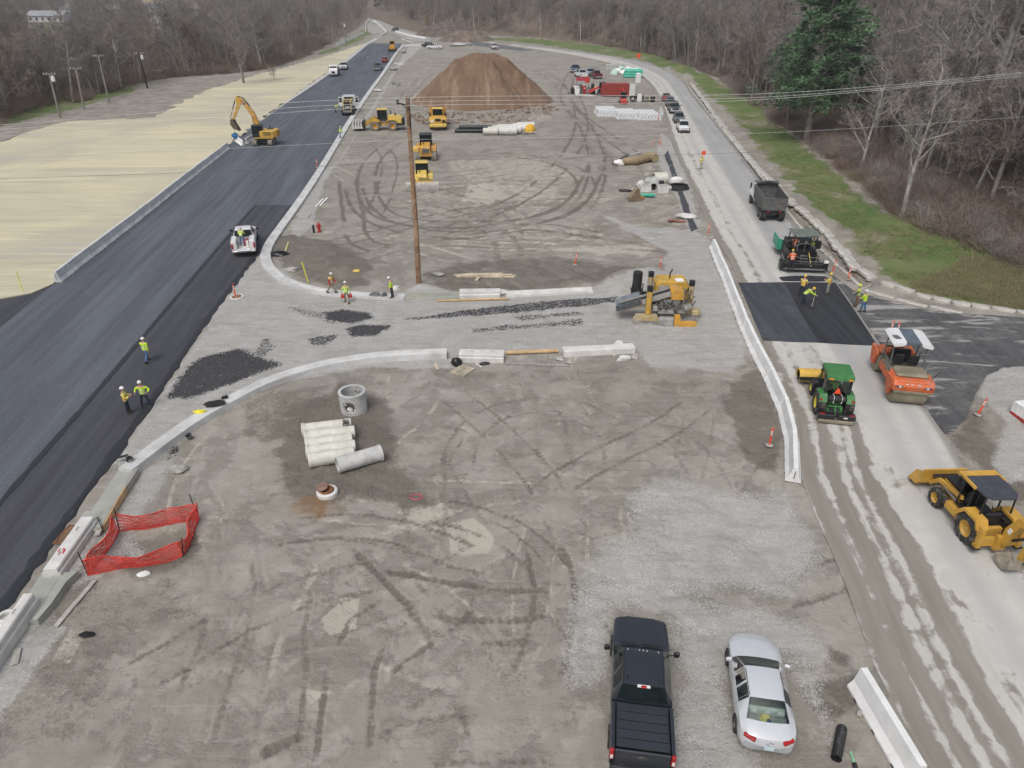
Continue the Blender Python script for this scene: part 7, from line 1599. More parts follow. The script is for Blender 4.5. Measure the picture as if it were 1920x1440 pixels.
# ---- backhoe loader
t = thing('backhoe_loader','yellow backhoe loader with a dark roof at the right edge','backhoe loader',G(1822,990,.03),head((1870,1045),(1790,935)) + .12);t.scale = (.95,.95,.95)
YB = mat('backhoe_yellow',(.58,.33,.05),.5,var=.12,dust=.2,scale=1.6,dcol=(.40,.34,.24))
m = MB();m.bx(-.42,.42,-1.2,2.3,.6,1.0);m.obj('chassis',YB,t)
m = MB();m.prism([(.75,1.0),(.75,1.72),(2.2,1.5),(2.35,1.3),(2.35,.95)],'x',-.4,.4,.07);m.obj('hood',BLKM,t);m = MB();m.bx(-.42,.42,.9,2.25,1.0,1.35);m.obj('hood_side',YB,t)
for s in (-1,1): big_wheel(t,s * .88,-.85,.76,.50,YB,14);big_wheel(t,s * .86,1.75,.52,.38,YB,12)
for s in (-1,1):
 m = MB();m.prism([(-1.6,1.25),(-1.35,1.66),(-.4,1.66),(.0,1.2),(.0,.8),(-.15,1.1),(-.5,1.52),(-1.3,1.52),(-1.5,1.2)],'x',s * .88 - .28,s * .88 + .28);m.obj('fender',YB,t)
 m = MB();m.prism([(.5,1.35),(.6,1.5),(2.4,1.25),(3.0,.6),(2.85,.5),(2.3,1.05)],'x',s * .58 - .07,s * .58 + .07);m.obj('loader_arm',YB,t)
 m = MB();m.cyl((s * .58,.8,1.0),(s * .58,2.0,1.1),.07);m.obj('lift_cylinder',STEEL,t)
 m = MB();m.bx(s * .72 - .18,s * .72 + .18,.1,1.1,.5,.85);m.obj('side_step',YB,t)
m = MB();m.M = Matrix.Translation((0,-.15,.12)) @ Matrix.Diagonal((1,1.1,1.2,1));pr = [(2.75,1.05),(2.85,.35),(3.1,.1),(3.75,.05),(3.75,.09),(3.15,.18),(2.95,.4),(2.85,1.05)]
m.prism(pr,'x',-1.1,1.1);m.prism([(2.76,1.0),(2.86,.36),(3.1,.12),(3.7,.08),(3.3,.75)],'x',1.09,1.13);m.prism([(2.76,1.0),(2.86,.36),(3.1,.12),(3.7,.08),(3.3,.75)],'x',-1.13,-1.09);m.obj('loader_bucket',YB,t)
m = MB();m.box((0,3.78,.06),(2.2,.12,.05),.01);m.obj('bucket_edge',STEEL,t)
m = MB();m.box((.0,2.78,1.1),(1.3,.18,.1),.03);m.obj('bucket_back',BLKM,t)
for x,y,x2,y2 in ((-.7,.72,-.66,.55),(.7,.72,.66,.55),(-.74,-.95,-.70,-.9),(.74,-.95,.70,-.9),(-.76,-.15,-.72,-.1),(.76,-.15,.72,-.1)): m = MB();m.cyl((x,y,1.0),(x2,y2,2.62),.045,n=6);m.obj('cab_post',BLKM,t)
m = MB();m.prism([(-.82,.80),(.82,.80),(.86,.4),(.80,-.85),(.55,-1.15),(-.55,-1.15),(-.80,-.85),(-.86,.4)],'z',2.62,2.70,.03);rf = m.obj('roof',mat('roof_slate',(.055,.06,.075),.55,var=.15,dust=.06),t)
m = MB();m.prism([(-.90,.62),(-.88,1.0),(.88,1.0),(.90,.62)],'z',2.60,2.725,.03);m.bx(-.9,-.8,-.3,.7,2.605,2.73);m.bx(.8,.9,.2,.7,2.605,2.73);m.obj('roof_rim',YB,rf)
m = MB();m.bx(-.62,.62,.72,.735,1.6,2.55);m.obj('windshield',gl,t)
m = MB();m.bx(-.7,.7,-1.0,.7,.98,1.03);m.obj('cab_floor',BLKM,t);m = MB();m.box((0,-.2,1.35),(.5,.5,.16),.05);m.box((0,.08,1.7),(.5,.14,.6),.05);m.obj('seat',BLKM,t)
m = MB();m.box((0,.55,1.4),(.7,.25,.7),.06);m.obj('dashboard',BLKM,t);m = MB();m.box((0,-.85,1.35),(.8,.2,.6),.05);m.obj('control_console',BLKM,t);m = MB()
for x in (-.25,-.1,.1,.25): m.tube([(x,-.85,1.6),(x * 1.2,-.75,2.0)],.018,4)
m.obj('control_lever',BLKM,t)
m = MB();m.cyl((-.22,1.5,1.6),(-.22,1.5,2.25),.05);m.obj('exhaust',BLKM,t)
m = MB();m.bx(-.95,.95,-1.75,-1.5,.45,.85);m.bx(-.25,.25,-1.9,-1.7,.3,1.1);m.obj('rear_frame',YB,t)
for s in (-1,1): m = MB();m.bx(s * .95 - .11,s * .95 + .11,-1.8,-1.5,.35,1.45);m.obj('stabilizer',YB,t);m = MB();m.box((s * 1.0,-1.68,.32),(.4,.34,.08),.02);m.obj('stabilizer_pad',BLKM,t)
def arm(pts,ws,half,name,mm,x0=0):
 P = [Vector((x0,*p)) for p in pts];rings = []
 for i,(c,w) in enumerate(zip(P,ws)):
  d = (P[min(i + 1,len(P) - 1)] - P[max(i - 1,0)]).normalized();n = Vector((0,-d.z,d.y));rings.append([c + n * w / 2 + Vector((-half,0,0)),c + n * w / 2 + Vector((half,0,0)),c - n * w / 2 + Vector((half,0,0)),c - n * w / 2 + Vector((-half,0,0))])
 q = MB();q.loft(rings);return q.obj(name,mm,t)
bm_ = arm([(-1.9,.75),(-2.0,1.5),(-2.35,2.3),(-3.0,2.55)],(.36,.42,.38,.28),.17,'backhoe_boom',YB,.12)
arm([(-2.75,2.75),(-3.1,2.45),(-3.15,1.5),(-3.0,.75)],(.2,.42,.32,.22),.13,'dipper_stick',YB,.12)
m = MB();m.cyl((.12,-2.25,1.2),(.12,-3.2,2.2),.07);m.obj('crowd_cylinder',BLKM,t);m = MB();m.cyl((.12,-3.42,2.4),(.12,-3.38,1.2),.06);m.cyl((.12,-3.38,1.2),(.12,-3.25,.7),.04);m.obj('bucket_cylinder',BLKM,t)
m = MB();m.prism([(-3.1,.85),(-3.2,.35),(-2.9,.08),(-2.4,.15),(-2.25,.55),(-2.4,.5),(-2.55,.3),(-2.85,.3),(-2.95,.6)],'x',-.45,.3);bk = m.obj('dig_bucket',mat('worn_bucket',(.33,.29,.23),.6,.2,var=.25,dust=.3),t)
for k in range(5): m = MB();m.box((-.40 + k * .165,-2.24,.60),(.06,.06,.18),.01,(.3,0,0));m.obj('bucket_tooth',STEEL,bk)
for x,c in ((-.06,CWHT),(.30,CWHT)):
 m = MB();m.box((x,-2.1,1.62),(.012,.2,.3),0,(.35,0,0));m.obj('boom_decal',c,bm_)
# ---- machines far away
t = thing('motor_grader','small orange yellow paving machine far up the left road','grader',G(736,96,.03),head((736,96),(748,75)));m = MB();m.bx(-1.0,1.0,-2.5,1.5,.7,1.7);m.obj('engine_hood',YELO,t);cab_box(t,-.8,.8,.2,1.6,1.7,3.3,YELO,YELO);m = MB();m.box((0,-2.7,.6),(2.9,.5,.6),.05);m.obj('rear_screed',BLKM,t);
for s in (-1,1): big_wheel(t,s * 1.1,-1.6,.7,.5,YELO);big_wheel(t,s * 1.1,1.8,.6,.4,YELO)
t = thing('skid_trencher','red tracked trencher machine in front of the red container','trencher',G(1131,179),1.35);
for s in (-1,1): track(t,s * .7,-1.6,1.4,.4,.7,BLKM)
m = MB();m.bx(-.7,.7,-1.4,.6,.6,1.5);m.obj('engine_hood',REDM,t);m = MB();m.prism([(.4,1.9),(.9,2.0),(3.4,.9),(3.3,.5),(2.9,.5)],'x',-.35,.35);m.obj('digging_boom',mat('bright_red',(.62,.045,.03),.5),t);cab_box(t,-.65,.65,-.3,.9,1.5,2.6,BLKM,BLKM);m = MB();m.prism([(-2.3,1.6),(-2.3,2.2),(-1.4,2.35),(-1.2,1.6)],'x',-.6,.6,.05);m.obj('white_hood',WHT,t)
t = thing('skid_steer','small red loader machine behind the stored barriers','skid steer',G(1168,194),PI);
m = MB();m.bx(-.6,.6,-1.2,.9,.35,1.1);m.obj('body',mat('bright_red',(.62,.045,.03),.5),t);cab_box(t,-.5,.5,-.5,.6,1.1,2.1,BLKM,BLKM);m = MB();m.tube([(-.3,-.8,2.0),(.1,-1.2,2.7),(.35,-1.0,3.0),(.5,-1.2,2.4)],.16,6);m.obj('raised_arm',mat('bright_red',(.62,.045,.03),.5),t)
for s in (-1,1):
 for y in (-.7,.5): wheel(t,s * .65,y,.4,.28)
m = MB();m.box((0,1.2,.3),(1.5,.5,.5),.05);m.obj('bucket',REDM,t)
t = thing('shipping_container','red shipping container with one white end door open','container',G(1152,180),PI / 2 + .02)
CR = mat('container_red',(.32,.045,.035),.6,var=.12,dust=.12)
m = MB();m.bx(-1.2,1.2,-3.0,3.0,.15,2.6);m.obj('box',CR,t)
for k in range(20):
 m = MB();m.bx(1.2,1.25,-2.9 + k * .29,-2.76 + k * .29,.3,2.5) if False else m.bx(-1.25,-1.2,-2.9 + k * .29,-2.76 + k * .29,.3,2.5);m.obj('corrugation',CR,t)
m = MB();m.box((-1.15,-3.65,1.4),(.06,1.2,2.4),.01);o = m.obj('open_door',CWHT,t)
for z in (.6,1.0,1.4,1.8,2.2): m = MB();m.bx(-1.20,-1.18,-4.2,-3.1,z,z + .05);m.obj('door_bar',GREYM,o)
PL = mat('black_pipe',(.02,.028,.032),.4,var=.2,dust=.1)
for k,(dx,dz,lb) in enumerate(((0,0,'front'),(.62,0,'middle'),(1.24,0,'rear'),(.31,.53,'upper'))):
 A = G(853,249 - 0);A.y += dx;A.z = .32 + dz;m = MB();m.lathe([(.31,0),(.31,5.4),(.25,5.4),(.25,0)],ax='x',n=14,loop=True);o = m.obj('plastic_pipe',PL,smooth=35);o.location = A + Vector((.4 * k * .6,0,0));tag(o,f'{lb} black pipe of the stack left of the concrete pipes','pipe','black plastic pipes')
for k in range(9):
 left = k < 4;i = k if left else k - 4;A = G(906 if left else 936,253);A.y += i * 1.15;A.x += i * .75;L = 2.5 if left else 2.9;r_ = .56 if left else .64;m = pipe_geo(r_,L,.12);o = m.obj('concrete_pipe',PIPE if left else CONCW,smooth=35);o.location = A + Vector((0,0,r_));tag(o,f'{ORD[i]} big concrete pipe from the front in the {"left" if left else "right"} row at the dirt pile','pipe','big concrete pipes before the dirt pile')
t = thing('pallet','wooden pallet under the yellow bundle before the dirt pile','pallet',G(992,250),.1)
for i in range(6): m = MB();m.bx(-1.2,1.2,-1 + i * .36,-.78 + i * .36,.2,.26);m.obj('slat',WOODG,t)
for x in (-1.1,0,1.1): m = MB();m.bx(x - .06,x + .06,-1.0,1.05,.0,.199);m.obj('stringer',WOODG,t)
blobby('tarp_bundle','bright yellow bundle heaped on the pallet before the dirt pile','tarp',(994,249),(.95,.75,.75),mat('golden_yellow',(.78,.46,.04),.6),21,.3,.27)
m = MB();rr = random.Random(1)
t = thing('erosion_log','long tan straw roll lying curved on the far lot','straw roll',(0,0,0));P = catmull(Gs([(1166,310),(1185,309),(1202,306),(1218,301),(1228,304)]),.5);m.tube([(p.x,p.y,.55) for p in P],[.35 + .3 * math.sin(PI * min(i / 4,1) / 2) * (.85 + .2 * math.sin(i * .9)) for i in range(len(P))],12);m.obj('fibre_roll',mat('jute',(.34,.265,.16),.95,var=.15,scale=3,bmp=.4),t,smooth=True);m = MB();m.blob((P[0].x - .4,P[0].y,.4),(.7,.5,.5),3,2,.3);m.obj('wrapped_end',CWHT,t,smooth=True)
plank('dark pole lying behind the straw roll',(1148,308),(1178,292),.14,.12,.1,BLKM)
plank('white pole lying across the straw roll',(1180,302),(1198,298),.1,.1,.9,CWHT)
pipe('large concrete pipe lying crosswise at the back of the concrete pieces',(1224,346),(1248,345),.75,PIPE)
pipe('upright facing concrete pipe in the middle of the concrete pieces',(1225,360),(1227,347),.55,CONC)
pipe('short concrete pipe left among the concrete pieces',(1213,353),(1216,346),.5,CONC)
pipe('short concrete pipe right among the concrete pieces',(1239,352),(1238,344),.5,CONC)
def basin(label,px,s):
 t = thing('catch_basin',label,'catch basin',G(*px),.05);m = MB();w,th,h = .62 * s,.13,.75 * s
 for a,b_ in ((-1,0),(1,0)): m.bx(a * (w - th / 2) - th / 2,a * (w - th / 2) + th / 2,-w,w,0,h)
 for a in (-1,1): m.bx(-(w - th),w - th,a * (w - th / 2) - th / 2,a * (w - th / 2) + th / 2,0,h)
 m.obj('wall',CONCW,t);m = MB();m.bx(-(w - th),w - th,-(w - th),w - th,0,.1);m.obj('floor',CONCD,t)
 for k in range(3): m = MB();m.bx(-.3 + k * .25,-.2 + k * .25,-.35,.35,h,h + .03);m.obj('lid_bar',CONCD,t)
basin('square concrete catch basin left of the facing pipe',(1209,358),1.0);basin('square concrete catch basin right of the facing pipe',(1241,360),1.05)
blobby('rock','white concrete block at the left of the concrete pieces','rock',(1201,350),(.5,.4,.6),CONCW,31,.2);blobby('rock','grey slab piled right of the catch basin','rock',(1256,355),(.6,.4,.35),CONC,32,.2);blobby('rock','pale wrapped bundle beside the black coil','bundle',(1266,344),(1.0,.4,.5),CWHT,33,.15)
t = thing('hose_coil','coil of black drain hose at the edge of the far lot','coil',G(1272,354));m = MB()
for k in range(4): m.tube([((1.25 - .07 * k) * math.cos(a),(1.0 - .06 * k) * math.sin(a),.1 + .12 * k) for a in np.linspace(0,2 * PI,22)[:-1]],.09,6,loop=True)
m.obj('hose',BLK,t)
m = MB();m.lathe([(.2,0),(.2,1.7),(.15,1.7),(.15,0)],ax='x',n=14,loop=True);o = m.obj('plastic_pipe',mat('sea_green',(.05,.42,.28),.35),smooth=35);o.location = G(1200,366,.22);tag(o,'short bright green plastic pipe in front of the concrete pieces','pipe')
t = thing('cable_drum','rusty brown grader bucket standing on the far lot','bucket',G(1192,376),.5);m = MB();m.prism([(-.9,0),(-1.0,.5),(-.2,1.4),(.2,1.4),(.5,.2),(.9,.1),(.85,0)],'y',-.3,.3);m.obj('shell',mat('rust_steel',(.23,.17,.10),.8,dust=.3),t);m = MB();m.box((.75,0,.22),(.6,.5,.4),.05);m.obj('orange_edge',mat('rust_orange',(.42,.17,.05),.7),t)
blobby('debris_pile','dark rubber mat lying left of the rusty bucket','debris',(1174,359),(.9,.25,.18),BAG,41,.3)
blobby('rock','big pale broken slab by the kerb end at the dark shoulder','rock',(1289,410),(1.0,.55,.4),CONCW,42,.25);blobby('rock','red and grey rubble left of the pale broken slab','rock',(1270,417),(.9,.25,.2),mat('red_rubble',(.30,.13,.11),.9),43,.4)
GRP_ = mat('green_pipe',(.10,.52,.38),.4,var=.15);
for r_ in range(3):
 for k in range(5 - r_):
  A = G(1171 + r_,146);A.y += k * .9;A.z = .4 + r_ * .62;m = MB();m.lathe([(.38,0),(.38,4.4),(.3,4.4),(.3,0)],ax='x',n=10,loop=True);o = m.obj('plastic_pipe',GRP_,smooth=35);o.location = A;tag(o,f'{ORD[k]} green pipe from the front in the {("bottom", "middle", "top")[r_]} layer by the road bend','pipe','pile of green plastic pipes by the road bend')
for k in range(9): blobby('wrapped_bundle',f'{ORD[k]} white wrapped bundle from the left behind the green pipes','bundle',(1153 + k * 5.2,139 - (k % 3) * 3),(1.1,.8,.8),CWHT if k % 2 else mat('mint_wrap',(.5,.68,.6),.6),50 + k,.3,group='white wrapped bundles by the road bend')
for k in range(4): t = thing('concrete_block',f'{ORD[k]} grey concrete block from the left beside the white bundles','concrete block',G(1141 + k * 8,131),.05,'concrete blocks by the road bend');m = MB();m.box((0,0,.75),(1.5,1.3,1.5),.06);m.obj('block',CONC,t)
t = thing('portable_toilet','white portable toilet in front of the green pipes','toilet',G(1196,156),.2);m = MB();m.box((0,0,1.1),(1.1,1.1,2.2),.06);m.obj('cabin',CWHT,t);m = MB();m.box((0,-.56,1.05),(.8,.04,1.9),.01);m.obj('door',CWHT,t);m = MB();m.lathe([(.001,.25),(.5,.15),(.62,0)],(0,0,2.2),n=4);m.obj('roof',WHT,t)
rr = random.Random(12);cm = [BLKM,CWHT,GREYM,REDM,STEEL,BLKM,CWHT,BLK];cn = ['dark crate','white box','grey drum','red can','steel box','black tank','white drum','black reel']
for k in range(16):
 px = (1074 + (k % 8) * 7.5 + rr.uniform(-2,2),171 + (k // 8) * 5 + rr.uniform(-1,1));nm = cn[k % 8];t = thing(nm.split()[1] if nm.split()[1] in ('crate','box','drum','can','tank','reel') else 'box',f'{nm} {ORD[k % 8]} from the left in the {"back" if k < 8 else "front"} row of clutter by the red trencher',nm.split()[1],G(*px),rr.uniform(0,3),'clutter left of the red trencher')
 m = MB();h = rr.uniform(.7,1.5)
 if 'drum' in nm or 'can' in nm or 'reel' in nm: m.lathe([(.001,0),(.45,0),(.45,h),(.4,h + .05),(.001,h + .05)],n=12)
 else: m.box((0,0,h / 2),(rr.uniform(.8,1.5),rr.uniform(.6,1.0),h),.06)
 m.obj('shell',cm[k % 8],t);m = MB();m.box((0,0,h + .1),(.4,.3,.1),.03);m.obj('lid',cm[(k + 3) % 8],t)
t = thing('canopy_tent','small red and white sign panel on posts behind the clutter','panel',G(1092,168),0)
for s in (-1,1): m = MB();m.cyl((s * 1.4,0,0),(s * 1.4,0,2.6),.06);m.obj('post',STEEL,t)
m = MB();m.bx(-1.6,.5,-.05,.05,1.9,2.7);m.obj('panel',mat('pinkish_red',(.50,.06,.09),.6),t);m = MB();m.bx(.5,1.6,-.05,.05,1.5,2.7);m.obj('panel',mat('bright_red',(.62,.045,.03),.5),t)
plank('long pale beam lying in front of the clutter row',(1080,180),(1114,181),.4,.3,.05,CONCW)
for k in range(7):
 nm = ('black tyre','black tyre','white tank','black tyre','steel frame','yellow pipe bend','dark crate')[k];t = thing(nm.split()[-1],f'{nm} {ORD[k]} from the left in the junk right of the red loader',nm.split()[-1],G(1186 + k * 6.2,191 - (k % 2) * 2),rr.uniform(0,3),'junk right of the red loader');m = MB()
 if 'tyre' in nm: m.lathe([(.3,-.15),(.62,-.15),(.66,0),(.62,.15),(.3,.15)],(0,0,.66),'x',n=16,loop=True)
 elif 'bend' in nm: m.tube([(-.8,0,.2),(0,0,.25),(.6,.2,.6),(.8,.4,1.0)],.16,7)
 elif 'tank' in nm: m.box((0,0,.75),(1.2,1.0,1.5),.15)
 else: m.box((0,0,.5),(1.1,.8,1.0),.08)
 m.obj('shell',{'black': BLK,'white': CWHT,'steel': STEEL,'yellow': mat('bright_yellow',(.78,.68,.03),.6),'dark': BLKM}[nm.split()[0]],t)
plank('pale timber lying left of the red loader',(1142,193),(1160,192),.3,.2,.05,WOODG)
t = thing('site_trailer','corner of a white ribbed trailer with a red base at the right edge','trailer',gp(1950,826),.15);t.scale = (.6,.6,.6)
m = MB();m.bx(0,2.2,-.3,4,.55,1.6);m.obj('box',CWHT,t)
for k in range(8): m = MB();m.bx(-.03,0,-.2 + k * .5,-.06 + k * .5,.6,1.55);m.obj('rib',CWHT,t)
m = MB();m.bx(.0,2.2,-.25,4,.2,.55);m.obj('red_base',REDM,t)
# ------------------------------------------------------------ dirt pile and mounds
def heap(name,label,px,ax,ay,h,m,top=.38,seed=1,rz=0,nx=200,ny=160,cat='dirt pile',gul=.5):
 c = G(*px);u_ = np.linspace(-1.25,1.25,nx);v_ = np.linspace(-1.25,1.25,ny);U_,V_ = np.meshgrid(u_,v_)
 X,Y = U_ * ax,V_ * ay;q = np.hypot(U_,V_);a = np.arctan2(V_,U_)
 q = q + (fbm(np.cos(a) * 2 + 5,np.sin(a) * 2 + 5,1.3,3,seed) - .5) * .30
 base = np.clip((1 - q) / (1 - top),-.3,1);s = np.where(base < .78,base,.78 + (base - .78) * .45)
 g_ = (fbm(a * 9 + 3,q * .8,1.0,3,seed + 2) - .5) * gul * np.clip(base,0,1) * np.clip(1.2 - base,0,1) * 2.2
 Z = h * s * (1 + (fbm(X,Y,.16,3,seed) - .5) * .45 * np.clip(base - .5,0,1) * 2) + g_ + (fbm(X,Y,.9,4,seed + 4) - .5) * 1.0 * np.clip(base * 2,0,1)
 Z = np.where(base < 0,base * 1.5,Z)
 me = grid_mesh(X,Y,Z,name);me.materials.append(m);o = bpy.data.objects.new(name,me);COL.objects.link(o);o.location = (c.x,c.y,0);o.rotation_euler = (0,0,rz);return tag(o,label,cat)
m_,t_,b_ = new_mat('brown_earth');tc_ = nn(t_,'ShaderNodeTexCoord').outputs['Object']
n1 = mk_noise(t_,tc_,.25,5,.65,.5);n2 = mk_noise(t_,tc_,2.2,6,.75)
mp_ = nn(t_,'ShaderNodeMapping');mp_.inputs['Scale'].default_value = (.55,.06,.08);t_.links.new(tc_,mp_.inputs[0]);n3 = mk_noise(t_,mp_.outputs[0],1.6,5,.6,.3)
c_ = mix(t_,ramp(t_,n1,.3,.7),(.145,.088,.055),(.215,.138,.088));c_ = mix(t_,ramp(t_,n3,.50,.70,0,.5),c_,(.36,.272,.195));c_ = mix(t_,ramp(t_,n2,.5,.7,0,.6),c_,(.125,.085,.06));c_ = mix(t_,ramp(t_,n2,.72,.78,0,.6),c_,(.42,.35,.28))
t_.links.new(c_,b_.inputs['Base Color']);b_.inputs['Roughness'].default_value = .95;bump(t_,b_,n2,.5,.2);BROWN = m_
heap('dirt_pile','large brown dirt pile with a flat top in the middle of the far lot',(905,187),14.6,15,9.6,BROWN,.14,3,gul=1.9)
heap('dirt_pile','small grey dirt heap at the right foot of the brown pile',(1008,222),3.4,2.6,1.2,GREYG,.2,5,nx=40,ny=40)
TANB = mat('tan_earth',(.17,.135,.105),.95,var=.3,scale=.4,bmp=.4)
heap('dirt_pile','grey brown earth mound at the far end of the lot',(873,76),12,10,4.5,TANB,.25,8,nx=60,ny=50)
heap('dirt_pile','darker earth bank left of the far mound',(835,66),14,14,5.5,mat('dark_earth',(.14,.11,.09),.95,var=.3,scale=.4,bmp=.4),.2,9,nx=60,ny=50)
for i,(px,r) in enumerate((((862,86),2.2),((877,86),1.6),((848,87),1.4),((755,100),1.5),((748,121),1.3),((742,160),1.2),((708,171),1.0),((738,132),1.2))): blobby('rubble',f'{ORD[i]} pile of pale concrete rubble from the far end along the lot edge','rubble',px,(r,r * .7,r * .4),CONCD if i % 2 else CONC,60 + i,.55)
# ------------------------------------------------------------ poles and lines
PW = mat('weathered_pole',(.30,.175,.10),.85,var=.4,scale=.5,dust=.35,dcol=(.46,.36,.26));PG = mat('grey_pole',(.29,.265,.23),.9,var=.2,scale=.5)
b0 = G(785,533);t = thing('utility_pole','tall weathered brown utility pole standing alone in the far lot','utility pole',b0);tp = at(764,181,b0.y) - b0
m = MB();m.tube([(0,0,-.5),tuple(tp * .3 + Vector((.06,0,0))),tuple(tp * .7),tuple(tp)],[.23,.21,.18,.15],12);m.obj('pole',PW,t,smooth=40)
m = MB();q = tp * .955;m.tube([tuple(q),(q.x - .75,q.y,q.z + .25)],.05,6);m.tube([(q.x - .05,q.y,q.z - .25),(q.x - .5,q.y,q.z + .15)],.035,6);m.obj('bracket',BLKM,t);m = MB();m.cyl((q.x - .75,q.y,q.z + .12),(q.x - .75,q.y,q.z + .42),.09,n=8);m.obj('insulator',BLKM,t)
m = MB();m.tube([(q.x,q.y - .2,q.z),(q.x - .35,q.y - .22,q.z - .9),(q.x - .42,q.y - .2,q.z - 1.9)],.018,4);m.tube([(q.x + .12,q.y - .2,q.z),(q.x + .18,q.y - .22,q.z - .8),(q.x + .05,q.y - .2,q.z - 1.6)],.03,4);m.obj('cut_cable',BLKM,t)
LINE = mat('pale_cable',(.52,.52,.51),.5);LIND = mat('dark_cable',(.10,.10,.10),.6)
for lb,px,mm,r_ in (('uppermost of the three pale power lines crossing above the tall pole',[(-500,260),(0,234),(480,196),(763,183),(960,180),(1200,179),(1440,175.5),(1700,157),(1920,135),(2400,85)],LINE,.016),('middle of the three pale power lines crossing above the tall pole',[(-500,275),(0,243),(480,206),(764,191),(960,188),(1200,187),(1440,182),(1700,161),(1920,138),(2400,88)],LINE,.016),('lowest of the three pale power lines crossing above the tall pole',[(-500,290),(0,256),(480,215),(765,198),(960,195.5),(1200,194),(1440,186),(1700,164),(1920,142),(2400,92)],LINE,.016),('thin pale cable crossing the lot below the three power lines',[(-500,330),(0,300),(480,276),(762,262),(960,259),(1440,249),(1920,219),(2400,180)],LINE,.011),('dark lowest cable crossing the lot in front of the bulldozer',[(-500,350),(0,335),(480,319),(755,302),(960,298),(1440,284),(1920,250),(2400,205)],LIND,.011)):
 m = MB();m.tube([tuple(v) for v in catmull([at(a,b_,b0.y - .35) for a,b_ in px],3)],r_,5);tag(m.obj('power_line',mm,fix=False),lb,'power line')
def util_pole(label,base,top,arm=True,tank=False,lamp=False,dark=False,s=1.0):
 b = gp(*base);t = thing('utility_pole',label,'utility pole',b);v = at(top[0],top[1],b.y) - b;pm = BLKM if dark else PG
 m = MB();m.tube([(0,0,-.5),tuple(v * .5),tuple(v)],[.20,.17,.13],8);m.obj('pole',pm,t,smooth=40)
 if arm:
  m = MB();a = v * .975;m.box(tuple(a),(2.3,.1,.12));o = m.obj('crossarm',PG,t)
  for x in (-1.0,-.5,.5,1.0): m = MB();m.cyl((a.x + x,a.y,a.z + .06),(a.x + x,a.y,a.z + .28),.05,n=6);m.obj('insulator',CWHT,o)
 if tank: m = MB();a = v * .82;m.lathe([(.001,0),(.3,0),(.32,.4),(.3,.9),(.001,.95)],(a.x + .5,a.y,a.z),n=10);m.obj('transformer',CWHT,t)
 if lamp: m = MB();a = v * .78;m.tube([tuple(a),(a.x - .8,a.y,a.z + .5),(a.x - 1.4,a.y,a.z + .5)],.05,5);m.box((a.x - 1.65,a.y,a.z + .48),(.6,.25,.15),.05);m.obj('lamp_arm',GREYM,t)
 return t
util_pole('leftmost grey utility pole with a white transformer at the straw edge',(113,222),(92,137),tank=True)
util_pole('grey utility pole with crossarm and street lamp left of the sapling',(158,207),(142,127),lamp=True)
util_pole('slim grey utility pole behind the bare dirt bank',(205,193),(184,103))
util_pole('dark utility pole with transformer and street lamp on the bare dirt bank',(277,166),(260,99),tank=True,lamp=True,dark=True)
util_pole('grey utility pole without crossarm at the wood edge',(312,139),(299,88),arm=False)
util_pole('farthest grey utility pole of the row left of the lone tree',(401,133),(390,68));util_pole('utility pole beside the far wall above the road',(649,83),(643,43),tank=True)
# ------------------------------------------------------------ houses across the valley
def house(label,px,w,d,h,wall,roof,rz=0,porch=False):
 p = gp(*px);t = thing('house',label,'house',p,rz);m = MB();m.bx(-w / 2,w / 2,-d / 2,d / 2,-1,h);m.obj('wall',wall,t)
 m = MB();r_ = d * .30;m.prism([(-d / 2 - .5,h),(0,h + r_),(d / 2 + .5,h),(d / 2 + .5,h + .15),(0,h + r_ + .2),(-d / 2 - .5,h + .15)],'x',-w / 2 - .5,w / 2 + .5);o = m.obj('roof',roof,t)
 m = MB();m.prism([(-d / 2,h - .02),(0,h + r_ - .05),(d / 2,h - .02)],'x',-w / 2 + .05,w / 2 - .05);m.obj('gable',wall,t)
 n = max(2,int(w / 4))
 for i in range(n): x = -w / 2 + (i + .5) * w / n;m = MB();m.bx(x - .6,x + .6,-d / 2 - .06,-d / 2 + .02,h * .3,h * .75);m.obj('window',GLS,t)
 m = MB();m.bx(-.5 + w * .12,.5 + w * .12,-d / 2 - .05,-d / 2 + .02,-.5,h * .72);m.obj('door',mat('door_brown',(.12,.07,.05),.6),t)
 m = MB();m.bx(w * .25,w * .25 + .7,-.3,.4,h,h + r_ + 1.0);m.obj('chimney',CONCD,o)
RFG = mat('grey_roof',(.30,.31,.32),.8,var=.15,scale=.3);RFD = mat('dark_roof',(.13,.13,.14),.8,var=.15,scale=.3);HW = mat('white_siding',(.50,.50,.50),.7,var=.06,scale=.4);HB = mat('beige_siding',(.33,.30,.25),.7,var=.08,scale=.4)
house('long white house with a grey roof in the valley wood',(96,41),24,9,3.4,HW,RFG,-.1)
house('small white shed above the long white house',(134,24),10,6,3,HW,RFD,.2);house('beige house half hidden in the far valley wood',(224,25),16,8,3.2,HB,RFG);house('dark roofed house below the tan hillside bank',(287,20),15,8,3.2,HW,RFD,.1);house('pale trailer home at the far right of the valley wood',(372,25),16,6,3,HB,RFG,-.1);house('low building with a pale roof among the bare trees',(291,55),17,9,3,HB,mat('pale_roof',(.36,.37,.38),.7),.1)
heap('dirt_bank','tan bare bank on the far hillside behind the houses',(322,15),60,40,24,mat('tan_bank',(.30,.235,.165),.95,var=.2,scale=.05),.3,12,nx=50,ny=40,cat='bank')
